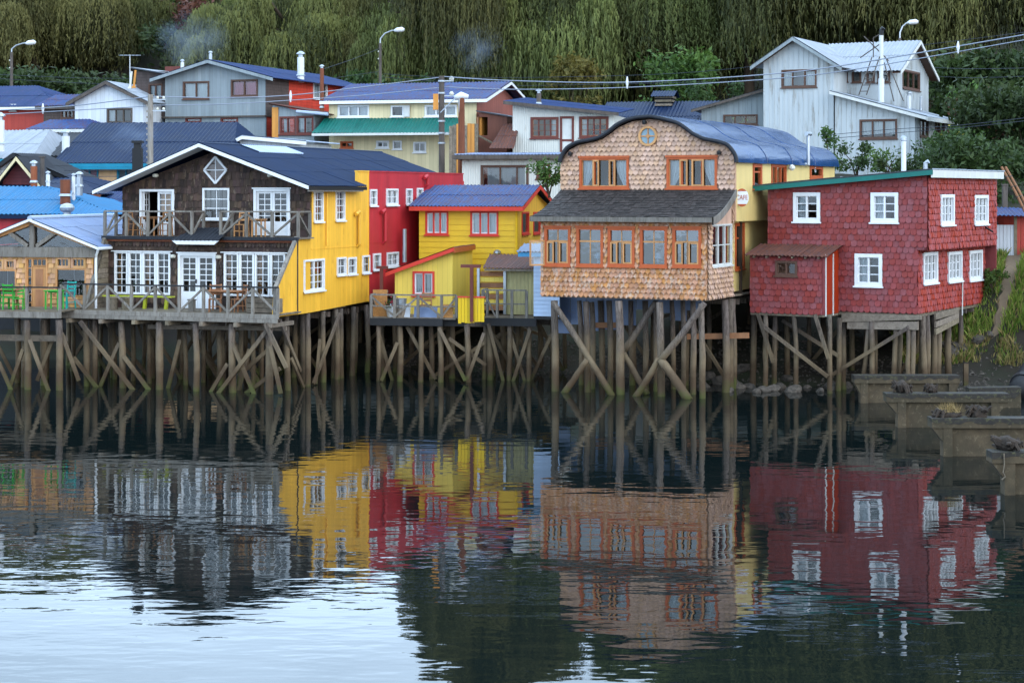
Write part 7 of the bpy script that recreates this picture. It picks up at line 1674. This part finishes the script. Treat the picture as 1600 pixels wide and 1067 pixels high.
for (px, py0, py1, mt, lab) in ((203, 112, 128, 'oldwhite', 'leaning white stick beside the antenna'), (209, 110, 127, 'orangeboard', 'orange stick on the shingled wing of the grey house')):
    a, b = P(px, py0, 104), P(px, py1, 104); t = thing('roof_stick', lab, 'stick', (b.x, b.y, b.z-.4)); MB().beam((0, 0, 0), (.1, 0, a.z-b.z+.4), .1, .1).build('stick', MAT[mt], t); MB().box(-.1, .1, -.1, .1, 0, .12).build('foot', MAT[mt], t)
def cable(label, pts, r, mt, spacers=()):
    pts = [P(*p) for p in pts]; c = []
    for i in range(len(pts)-1):
        p0, p1, p2, p3 = pts[max(i-1, 0)], pts[i], pts[i+1], pts[min(i+2, len(pts)-1)]
        for k in range(6):
            u = k/6; c.append(.5*((2*p1)+(-p0+p2)*u+(2*p0-5*p1+4*p2-p3)*u*u+(-p0+3*p1-3*p2+p3)*u**3))
    c.append(pts[-1]); o = c[0]; t = thing('power_cable', label, 'cable', tuple(o))
    MB().tube([tuple(q-o) for q in c], r, 5, caps=False).build('strand', MAT[mt], t, smooth=True)
    for (px, py, py2, Y) in spacers:
        a, b = P(px, py, Y)-o, P(px, py2, Y)-o; MB().tube([tuple(a), tuple((a+b)/2), tuple(b)], [.03, .075, .03], 7).build('spacer', MAT['whitepipe'], t)
cable('upper thick grey cable running from the left edge to the pale pole', [(-30, 174, 95), (110, 166, 93), (235, 151, 91)], .026, 'cable', [(67, 162, 178, 94)])
cable('lower thick grey cable running from the left edge to the pale pole', [(-30, 181, 95), (110, 173, 93), (235, 166, 91)], .023, 'cable')
cable('upper thick grey cable between the pale pole and the dark pole', [(237, 151, 91), (350, 153, 92), (455, 149, 93), (570, 136, 93), (690, 121, 93)], .026, 'cable', [(454, 142, 160, 93)])
cable('lower thick grey cable between the pale pole and the dark pole', [(237, 165, 91), (350, 163, 92), (455, 157, 93), (570, 149, 93), (690, 137, 93)], .023, 'cable')
cable('upper thick grey cable from the dark pole past the big white house', [(692, 120, 93), (800, 126.5, 91.5), (980, 129, 89), (1195, 117, 86), (1340, 99, 84), (1640, 48, 79)], .028, 'cable', [(980, 120, 139, 89), (1497, 65, 84, 81)])
cable('lower thick grey cable from the dark pole past the big white house', [(692, 136, 93), (800, 140, 91.5), (980, 137, 89), (1195, 124.5, 86), (1340, 108, 84), (1640, 56, 79)], .024, 'cable')
for i, (lab, pts) in enumerate((('thin dark wire along the foot of the left willows, upper', [(-20, 116, 122), (120, 122, 121), (260, 124, 121), (440, 130, 122), (594, 112, 125)]), ('thin dark wire along the foot of the left willows, lower', [(-20, 122, 122), (120, 130, 121), (260, 133, 121)]),
    ('thin dark wire sloping down left from the street lamp behind the blue roofs', [(594, 76, 125), (545, 95, 118), (500, 110, 112)]), ('long thin dark wire behind the cream house roof', [(600, 116, 124), (700, 121, 122), (860, 121, 120), (1100, 112, 118), (1400, 76, 114), (1640, 46, 110)]),
    ('second long thin dark wire behind the white corrugated house', [(600, 121, 124), (760, 133, 121), (900, 133, 119), (1200, 126, 117)]), ('thin dark wire crossing the right bushes, upper', [(1440, 105, 112), (1520, 108, 108), (1640, 106, 104)]), ('thin dark wire crossing the right bushes, lower', [(1440, 118, 112), (1520, 122, 108), (1640, 118, 104)]),
    ('thin wire in front of the white wing window, upper', [(1285, 212, 88), (1400, 202, 87), (1500, 196, 86), (1640, 180, 85)]), ('thin wire in front of the white wing window, lower', [(1285, 218, 88), (1400, 208, 87), (1500, 200, 86), (1640, 185, 85)]),
    ('thin wire across the peach house wall, upper', [(100, 267, 86), (160, 266, 86), (225, 266, 86)]), ('thin wire across the peach house wall, lower', [(100, 275, 86), (160, 276, 86), (225, 275, 86)]))):
    cable(lab, pts, .014, 'cable_dark')
# ---------------------------------------------------------------- weeping willows
import numpy as np
def willow_mesh(seed, H, R, ncl=46, ns=165):
    """clumps of hanging strands: each clump is a small dome that spills over and falls like a curtain"""
    rg = np.random.default_rng(seed); V = []; T = []; tips = []
    for i in range(ncl):
        a = rg.uniform(0, 2*np.pi); r = R*np.sqrt(rg.uniform(.0, 1))
        z = H*(.46+.54*np.sqrt(max(0, 1-(r/R)**2*.92)))*rg.uniform(.72, 1.0)
        tips.append((r*np.cos(a), r*np.sin(a), z))
    for (tx, ty, tz) in tips:
        n = int(ns*rg.uniform(.7, 1.3)); tone = rg.uniform(.0, .85); rc = rg.uniform(1.3, 2.5)
        q = rg.uniform(0, 2*np.pi, n); rr = rc*np.sqrt(rg.uniform(0, 1, n)); az = q+rg.normal(0, .25, n)
        st = np.stack([tx+rr*np.cos(q), ty+rr*np.sin(q), tz-(rr/rc)**2*rc*.55+rg.normal(0, .12, n)], 1)
        L = np.minimum(rg.uniform(2.2, 6.5, n)*1.05*(.65+.5*rr/rc), np.maximum(.8, st[:, 2]-rg.uniform(.4, 2.0, n)))
        K = 17; tn = np.clip(tone+rg.normal(0, .13, n), 0, 1); dr = rg.normal(0, .07, (n, 2)); out = rg.uniform(.2, .9, n)*(rr/rc)
        for k in range(K):
            u = (k+rg.uniform(0, .9, n))/K; d = L*u
            ou = out*(1-np.exp(-u*3.5))
            c = st+np.stack([np.cos(az)*ou+dr[:, 0]*d, np.sin(az)*ou+dr[:, 1]*d, -d], 1)
            c += rg.normal(0, .05, (n, 3))
            ph = rg.uniform(0, 6.28, n); wd = rg.uniform(.035, .075, n); ln = rg.uniform(.28, .6, n)
            sx, sy = np.cos(ph), np.sin(ph); tl = rg.normal(0, .13, n)
            p0 = c+np.stack([sx*wd, sy*wd, np.zeros(n)], 1); p1 = c-np.stack([sx*wd, sy*wd, np.zeros(n)], 1)
            p2 = c+np.stack([sx*tl, sy*tl, -ln], 1)
            V.append(np.stack([p0, p1, p2], 1).reshape(-1, 3)); T.append(np.repeat(np.clip(tn+.25*(1-u)**3+rg.normal(0, .06, n), 0, 1), 3))  # strand tops coloured lighter, as if lit from above
    V = np.concatenate(V).astype(np.float32); T = np.concatenate(T).astype(np.float32); nv = len(V); nf = nv//3
    me = bpy.data.meshes.new('willow_crown'); me.vertices.add(nv); me.vertices.foreach_set('co', V.ravel()); me.loops.add(nv); me.loops.foreach_set('vertex_index', np.arange(nv, dtype=np.int32))
    me.polygons.add(nf); me.polygons.foreach_set('loop_start', np.arange(0, nv, 3, dtype=np.int32)); me.polygons.foreach_set('loop_total', np.full(nf, 3, dtype=np.int32))
    at = me.attributes.new('tone', 'FLOAT', 'POINT'); at.data.foreach_set('value', T)
    me.materials.append(MAT['willow']); me.update(); me.validate()
    tr = MB(); rr = random.Random(seed); tr.tube([(0, 0, -1), (.1, 0, H*.15), (.0, .1, H*.35)], [.55, .42, .35], 9)
    for (tx, ty, tz) in tips[::3]: tr.tube([(0, .05, H*.3), (tx*.3, ty*.3, H*.3+(tz-H*.3)*.6), (tx*.75, ty*.75, tz*.97), (tx, ty, tz)], [.26, .17, .08, .04], 6)
    tmp = tr.build('willow_trunk', MAT['bark'], smooth=True); tm = tmp.data; bpy.data.objects.remove(tmp)
    return me, tm
WM = [willow_mesh(11+i, 11, 8.5, 44, 170) for i in range(3)]+[willow_mesh(31+i, 22, 9.5, 84, 165) for i in range(3)]
def willow(label, px, Y, H, R, k):
    X = (px-800)*Y/F_PX; z = ground_z(X, Y); t = thing('willow_tree', label, 'tree', (X, Y, z-.2), random.uniform(0, 6.28), 'weeping willows behind the houses')
    k = k % 3+(3 if H > 16 else 0); t.scale = (R/8.5, R/8.5, H/11) if H <= 16 else (R/9.5, R/9.5, H/22)
    link_obj('crown', WM[k][0], t); link_obj('trunk', WM[k][1], t)
LMK = [(70, 'the red board house'), (130, 'the dark shingle cabin'), (250, 'the white gable house'), (430, 'the gable of the grey board house'), (525, 'the red side of the grey board house'), (650, 'the left part of the cream house'), (790, 'the pinkish gable of the cream house'), (930, 'the white corrugated house'), (1030, 'the slatted ridge ventilator'), (1120, 'the rear of the navy roof'), (1210, 'the grey batten shed'), (1320, 'the front gable of the big white house'), (1400, 'the tall white flue'), (1480, 'the rear gable of the big white house'), (9999, 'the dark right-hand bushes')]
wl = [(-35, 176, 9.6, 9), (55, 172, 9.8, 9.5), (165, 178, 9.5, 6.5), (120, 184, 9.5, 8), (20, 190, 9.6, 10), (90, 194, 9.6, 9), (425, 168, 10.8, 6.8), (465, 160, 11.6, 9), (555, 166, 11.2, 9), (635, 158, 12, 8),
      (772, 148, 23, 6.5), (835, 150, 17, 8), (700, 152, 12.5, 7), (915, 150, 15, 9), (1000, 154, 15, 9), (1080, 150, 17, 9), (1170, 146, 24, 9.5), (1265, 150, 25, 9.5), (1355, 144, 25, 9.5), (1450, 148, 25, 9.5), (1545, 143, 25, 9.5), (1635, 146, 25, 9.5),
      (460, 190, 10, 9), (520, 195, 10, 10), (600, 190, 10, 9), (800, 185, 24, 8), (960, 188, 15, 11), (1060, 188, 20, 11), (1220, 185, 26, 11), (1400, 185, 27, 11), (1580, 185, 27, 11), (-70, 195, 9.6, 10), (690, 186, 10, 9), (1310, 175, 26, 10), (880, 178, 14, 9)]
for i, (px, Y, H, R_) in enumerate(wl):
    lm = next(n for x, n in LMK if px < x)
    willow(('weeping willow hanging right behind ' if Y < 170 or px < 250 and Y < 187 else 'weeping willow standing higher up the slope behind ')+lm, px, Y, H, R_, i)
# shrubs between and in front of them
def shrub_at(label, px, py_base, Y, rad, n, size, mt, **kw):
    X = (px-800)*Y/F_PX; leafy('shrub', label, (X, Y, P(px, py_base, Y).z), rad, n, size, mt, **kw)
def shrub_g(label, px, Y, rad, n, size, mt, dz=0, **kw):
    X = (px-800)*Y/F_PX; leafy('shrub', label, (X, Y, ground_z(X, Y)+dz), rad, n, size, mt, **kw)
shrub_g('green hillside bush in the gap between the left willows', 292, 205, (5, 4, 7), 2600, .38, 'shrub', seed=21)
shrub_g('reddish hillside bush in the gap between the left willows, lower', 312, 176, (3.5, 3, 6), 2000, .32, 'shrub_red', seed=22)
shrub_g('dull green bush at the foot of the willow gap', 285, 168, (4, 3, 5.5), 2000, .32, 'shrub_dark', seed=23)
shrub_g('purplish bush against the willow right of the gap', 332, 190, (3.5, 3, 8), 2000, .34, 'shrub_red', seed=24)
shrub_g('dark evergreen bush high in the willow gap', 268, 215, (5, 4, 8), 2200, .4, 'shrub_dark', seed=25)
shrub_g('leafy green tree behind the slatted ridge ventilator', 1068, 128, (2.6, 2, 5.8), 4000, .22, 'shrub', dz=-.3, seed=26)
shrub_g('low green bush right of the ridge ventilator', 1105, 124, (1.8, 1.5, 4.0), 1200, .2, 'shrub_dark', seed=27)
shrub_g('golden autumn bush under the willows behind the white corrugated house', 895, 138, (2.4, 1.5, 5.2), 2200, .22, 'shrub_gold', dz=0, seed=28)
shrub_g('yellow-green bush beside the red board house', 56, 100, (.9, .8, 1.9), 700, .12, 'shrub_yellow', dz=1.4, seed=29)
shrub_at('climbing green bush at the left edge of the café facade', 858, 300, 82, (.75, .6, 1.5), 900, .1, 'shrub', seed=30)
shrub_at('tall green bush at the rear corner of the wavy roof', 1296, 268, 88, (.9, .8, 2.0), 900, .11, 'shrub', seed=31)
shrub_at('brownish bush under the white wing window', 1338, 268, 87, (1.0, .8, 1.2), 700, .11, 'shrub_dark', seed=32)
shrub_at('low green bush in front of the white wing corner', 1385, 270, 86, (1.2, .8, .9), 700, .1, 'shrub', seed=33)
shrub_at('dark bush dotted with yellow flowers beside the white wing', 1478, 272, 88, (1.5, 1.1, 1.7), 2600, .12, 'shrub_dark', seed=34, fl='shrub_yellow', fln=45)
shrub_at('feathery green bush behind the flowering bush', 1520, 245, 96, (1.4, 1.2, 3.2), 2600, .17, 'shrub', seed=35)
shrub_at('tall dark bush at the right edge above the iron shed', 1560, 300, 90, (2.6, 1.6, 4.8), 5000, .19, 'shrub_dark', seed=36)
shrub_at('dense dark bush at the right border of the hillside', 1610, 320, 88, (2.4, 1.6, 5.2), 5000, .19, 'shrub_dark', seed=37)
shrub_at('reddish twiggy bush rising over the dark right bushes', 1540, 250, 100, (1.9, 1.2, 3.4), 2600, .17, 'shrub_red', seed=38)
shrub_at('small ivy bush clinging beside the rear corner of the red house', 1551, 458, 72.5, (.42, .4, .85), 700, .07, 'shrub', seed=39)
shrub_at('broad dark bush filling the slope behind the iron shed', 1530, 330, 84, (2.6, 1.4, 3.0), 4200, .16, 'shrub_dark', seed=40)
shrub_at('shadowy bush at the foot of the white wing', 1425, 285, 85, (1.3, .8, .9), 1400, .13, 'shrub_dark', seed=41)
shrub_g('dark undergrowth bush below the rear gable of the big white house', 1500, 112, (4.5, 2, 4.5), 4200, .26, 'shrub_dark', seed=42)
shrub_g('dark undergrowth bush below the far right willow', 1590, 112, (4.5, 2, 5.0), 4200, .26, 'shrub_dark', seed=43)
for i_, (px_, Y_) in enumerate(((20, 150), (90, 152), (165, 150), (430, 146), (540, 142))):
    shrub_g('dark undergrowth at the willow foot behind '+next(n for x, n in LMK if px_ < x), px_, Y_, (5.0, 2, 3.2), 2600, .28, 'shrub_dark', seed=60+i_)
# ---------------------------------------------------------------- old concrete foundations, rocks, bank
def lump(n, rad, seed, sub=2):
    bm = bmesh.new(); bmesh.ops.create_icosphere(bm, subdivisions=sub, radius=1); rr = random.Random(seed)
    ks = [(Vector((rr.gauss(0, 1), rr.gauss(0, 1), rr.gauss(0, 1))).normalized(), rr.uniform(.55, .95)) for _ in range(n)]
    for v in bm.verts:
        for d, k in ks:
            q = v.co.dot(d)
            if q > k: v.co -= d*(q-k)*.85
        v.co += Vector((rr.gauss(0, .03), rr.gauss(0, .03), rr.gauss(0, .03)))
        v.co.x *= rad[0]; v.co.y *= rad[1]; v.co.z *= rad[2]
    me = bpy.data.meshes.new('rock'); bm.to_mesh(me); bm.free(); return me
beams = [(63.3, 1335, 1500, (1345, 1483), .92, 'row of the old pier'), (56.7, 1385, 1577, (1403, 1549), 1.02, ''), (50.5, 1456, 1664, (1474, 1640), 1.02, ''), (44.1, 1550, 1790, (1570, 1760), 1.0, '')]
blab = ['mossy concrete foundation beam farthest out under the red house', 'mossy concrete foundation beam second from the red house', 'mossy concrete foundation beam third from the red house', 'mossy concrete foundation beam with a hanging rope scrap']
for (Y, p0, p1, posts, zt, _), lab in zip(beams, blab):
    X0, X1 = (p0-800)*Y/F_PX, (p1-800)*Y/F_PX
    t = thing('concrete_foundation', lab, 'foundation', (X0, Y, -.8), 0, 'old concrete foundations in the water'); W = X1-X0; z = zt+.8
    def jag(y): return y+random.uniform(-.012, .012)
    m = MB(); n = 16
    prof = [(W*i/n, z+random.uniform(-.018, .012)) for i in range(n+1)]
    m.prism([(W, z-.24), (0, z-.24)]+prof[:], -.02, .55, FM()); m.build('cap_beam', MAT['concrete'], t)
    m = MB(); prof2 = [(W*i/24, z-random.uniform(.05, .15)) for i in range(25)]
    m.prism([(W+.005, z+.02), (-.005, z+.02)]+prof2, -.028, .56, FM()); m.build('moss_crust', MAT['concrete_wet'], t)
    xs = [(q-800)*Y/F_PX-X0 for q in posts]
    for x in xs: MB().box(x, x+.25, .0, .4, 0, z-.24).build('post', MAT['concrete'], t)
    MB().box(xs[0]+.25, xs[1], .12, .32, 0, z-.24).build('panel', MAT['concrete'], t)
    MB().prism([(.02, z-.245), (xs[0], z-.245), (xs[0], z-.62)], .02, .4, FM()).build('corbel', MAT['concrete'], t)
    MB().prism([(W-.02, z-.245), (xs[1]+.25, z-.245), (xs[1]+.25, z-.55)], .02, .4, FM()).build('corbel', MAT['concrete'], t)
    if Y < 45: MB().tube([(.27, -.05, z+.0), (.28, -.06, z-.25), (.25, -.06, z-.45), (.3, -.06, z-.55), (.22, -.06, z-.62)], .018, 5).build('rope_scrap', MAT['plank_old'], t)
for (px, Y, zt, rad, lab) in ((1411, 56.9, 1.02, (.3, .24, .24), 'dark driftwood stump on the second concrete beam, the larger'), (1456, 56.9, 1.02, (.19, .16, .19), 'dark driftwood stump on the second concrete beam, the smaller'), (1481, 50.7, 1.02, (.34, .22, .15), 'weedy driftwood lump with dry grass on the third concrete beam'), (1531, 50.7, 1.02, (.28, .22, .22), 'split brown stump on the third concrete beam'), (1577, 44.3, 1.0, (.34, .24, .22), 'driftwood stump on the nearest concrete beam beside the rope')):
    X = (px-800)*Y/F_PX; t = thing('driftwood_stump', lab, 'driftwood', (X, Y+.15, zt-.02), random.uniform(0, 6))
    o = link_obj('stump', lump(16, rad, px, 3), t); o.data.materials.append(MAT['deadwood']); o.location = (0, 0, rad[2]*.8)
    m = MB(); rr = random.Random(px)
    for i in range(16): a = rr.uniform(0, 6.28); m.tube([(0, 0, rad[2]*.7), (math.cos(a)*rad[0]*.9, math.sin(a)*rad[1]*.9, rad[2]*(.9+rr.uniform(-.5, .7))), (math.cos(a)*rad[0]*1.25, math.sin(a)*rad[1]*1.25, rad[2]*(.8+rr.uniform(-.7, .9)))], [.10, .06, .03], 5)
    m.build('broken_roots', MAT['deadwood'], t)
    if px == 1481:
        m = MB()
        for i in range(160): a = rr.uniform(0, 6.28); r = rr.uniform(0, .3); b = Vector((r*math.cos(a)-.1, r*math.sin(a), rad[2]*1.2)); tip = b+Vector((rr.gauss(0, .12), rr.gauss(0, .1), rr.uniform(.1, .32))); m.faces([b-Vector((.008, 0, 0)), b+Vector((.008, 0, 0)), tip], [(0, 1, 2)])
        m.build('dry_grass', MAT['drygrass'], t)
# broken slab and culvert pipe on the right
pa = P(1596, 606, 64.5); t = thing('culvert_pipe', 'large dark drain pipe running down the bank to the shore', 'pipe', (pa.x-.1, pa.y, 0))
p0, p1 = Vector((0, 0, .25)), Vector((2.6, 4.2, 2.1)); d = (p1-p0).normalized()
MB().tube([tuple(p0), tuple(p0*.5+p1*.5), tuple(p1)], .40, 18).build('barrel', MAT['blackwood'], t, smooth=True); MB().tube([tuple(p0+d*.5), tuple(p0+d*.72)], .46, 18).build('collar', MAT['blackwood'], t)
pb = P(1515, 610, 62.0); t = thing('concrete_slab', 'broken concrete slab with dark crust beside the drain pipe', 'slab', (pb.x, pb.y, -.6)); MB().prism([(0, .2), (1.5, .2), (1.72, 0), (1.72, 1.25), (0, 1.22)], 0, .5, FM()).build('slab', MAT['concrete'], t); MB().prism([(-.01, 1.0), (.5, .96), (.9, 1.06), (1.5, .9), (1.73, 1.1), (1.73, 1.28), (-.01, 1.25)], -.012, .51, FM()).build('crust', MAT['concrete_wet'], t)
pb = P(1509, 600, 67.5); t = thing('stub_post', 'short squared timber stub standing in the gravel', 'post', (pb.x, pb.y, ground_z(pb.x, pb.y)-.1)); MB().box(-.08, .08, -.08, .08, 0, .9).build('post', MAT['pile'], t); MB().box(-.09, .09, -.09, .09, .9, .94).build('top', MAT['deadwood'], t)
# boulders along the shore
RK = [lump(10, (1, .85, .7), 50+i, 2) for i in range(6)]
for m_ in RK: m_.materials.append(MAT['rock'])
rr = random.Random(3)
spots = [(1193, 612, .28), (1209, 610, .33), (1219, 606, .3), (1237, 612, .36), (1183, 613, .22), (1230, 600, .3), (1302, 608, .42), (1318, 606, .35), (1281, 612, .2), (1172, 606, .25), (1150, 606, .4), (1128, 600, .45), (1140, 612, .2), (1160, 596, .35), (1250, 590, .4), (1330, 592, .35), (1488, 583, .42), (1500, 570, .4), (1475, 592, .3), (1530, 566, .36), (1545, 585, .25), (1262, 606, .18), (760, 578, .3), (775, 583, .25), (742, 580, .28), (788, 580, .3), (1108, 596, .35), (1100, 605, .25)]
for i, (px, py, r) in enumerate(spots):
    Y = WY(py) if py > 585 else 71.0; X = (px-800)*Y/F_PX
    if 700 < px < 800: Y = 76.5; X = (px-800)*Y/F_PX
    o = link_obj('boulder', RK[i % 6]); o.location = (X, Y, max(.0, ground_z(X, Y))+r*.1); o.scale = (r*1.15, r, r*.95); o.rotation_euler = (rr.uniform(-.3, .3), rr.uniform(-.3, .3), rr.uniform(0, 6.28))
    where = 'in the shadow under the beige shed' if px < 800 else 'beneath the rear stilts of the shingled café' if px < 1165 else 'at the waterline below the red lean-to' if px < 1262 else 'at the waterline below the main red wall' if px < 1340 else 'on the gravel by the grassy bank'
    tag(o, 'rounded grey boulder lying '+where, 'rock', 'boulders along the shore')
def gravel():
    rg = random.Random(9); m = MB(); n = 0
    while n < 5200:
        X = rg.uniform(-6, 22); Y = shore(X)+rg.uniform(-1.2, 7 if X > 8 else 4)
        if X > 16.5 and Y > shore(X)+4.2: continue
        z = ground_z(X, Y); s = rg.uniform(.03, .10)*(1.4 if rg.random() < .1 else 1); a = rg.uniform(0, 6.28); c, q = math.cos(a)*s, math.sin(a)*s; h = s*rg.uniform(.5, 1)
        m.faces([(X+c, Y+q, z), (X-q*.8, Y+c*.8, z), (X-c, Y-q, z), (X+q*.8, Y-c*.8, z), (X+rg.uniform(-.3, .3)*s, Y, z+h)], [(0, 1, 4), (1, 2, 4), (2, 3, 4), (3, 0, 4)]); n += 1
    tag(m.build('shore_gravel', MAT['rock'], kind='stuff'), 'loose gravel and stones strewn along the muddy shore')
gravel()
def bank_grass():
    rg = random.Random(17); m = MB(); md = MB(); n = 0
    while n < 30000:
        X = rg.uniform(15.0, 24); Y = rg.uniform(68.0, 80); d = Y-shore(X)
        if d < 3.0: continue
        # keep the footpath bare
        u = (Y-70.2)/6.0
        if -.1 < u < 1.1:
            pxp = 1545+52*u+10*math.sin(u*4)
            if abs(X-(pxp-800)*Y/F_PX) < .16+.3*u: continue
        cl = math.sin(X*2.3+Y)*math.sin(Y*1.9-X*.7)
        if cl < -.55 and rg.random() < .7: continue
        if X > 19.3-(Y-68)*.12 and d < 4.6 : continue
        z = ground_z(X, Y)-.02; h = rg.uniform(.16, .42)*(1+.35*cl); w_ = rg.uniform(.014, .032); a = rg.uniform(0, 6.28)
        lx, ly = rg.gauss(0, .3)*h, rg.gauss(-.25, .3)*h
        tgt = md if (rg.random() < .16 or (d < 4.3 and rg.random() < .6)) else m
        tgt.faces([(X-w_*math.cos(a), Y-w_*math.sin(a), z), (X+w_*math.cos(a), Y+w_*math.sin(a), z), (X+lx*.5+w_*.6*math.cos(a), Y+ly*.5, z+h*.65), (X+lx, Y+ly, z+h)], [(0, 1, 2), (0, 2, 3)]); n += 1
    tag(m.build('bank_grass', MAT['grassblade'], kind='stuff'), 'long green grass on the bank beside the red house'); tag(md.build('dry_bank_grass', MAT['drygrass'], kind='stuff'), 'dry straw-coloured grass at the foot of the bank')
bank_grass()
# ---------------------------------------------------------------- thin chimney smoke
def smoke(label, px, py0, py1, Y, w_, dens, seed):
    a, b = P(px, py1, Y), P(px, py0, Y); h = b.z-a.z
    m = bpy.data.materials.new('smoke'); m.use_nodes = True; nt = m.node_tree; nt.nodes.clear()
    out = _n(nt, 'ShaderNodeOutputMaterial'); v = _n(nt, 'ShaderNodeVolumePrincipled'); nt.links.new(v.outputs[0], out.inputs['Volume'])
    v.inputs['Color'].default_value = (.55, .68, .9, 1); v.inputs['Anisotropy'].default_value = .1
    tc = _n(nt, 'ShaderNodeTexCoord'); sp = _n(nt, 'ShaderNodeVectorMath', operation='LENGTH'); nt.links.new(tc.outputs['Object'], sp.inputs[0])
    fall = _ramp(nt, sp.outputs['Value'], 1.0, .1)
    nz = _ramp(nt, _noise(nt, tc.outputs['Object'], 1.6, 4), .42, .68)
    nt.links.new(_math(nt, 'MULTIPLY', _math(nt, 'MULTIPLY', fall, nz, True), dens), v.inputs['Density'])
    bm = bmesh.new(); bmesh.ops.create_icosphere(bm, subdivisions=2, radius=1.0); me = bpy.data.meshes.new('chimney_smoke'); bm.to_mesh(me); bm.free(); me.materials.append(m)
    o = link_obj('chimney_smoke', me); o.location = (a.x, a.y, (a.z+b.z)/2); o.scale = (w_, w_, h/2); o.rotation_euler = (0, .25, seed)
    tag(o, label, 'smoke')
smoke('thin blue wood smoke drifting up before the willow gap', 300, 10, 114, 135, 3.0, .13, 1)
smoke('thin blue wood smoke above the cream house flue', 746, 30, 120, 112, 1.9, .1, 2)
smoke('thin blue wood smoke over the navy roof of the peach house', 210, 180, 240, 88, 1.4, .2, 3)
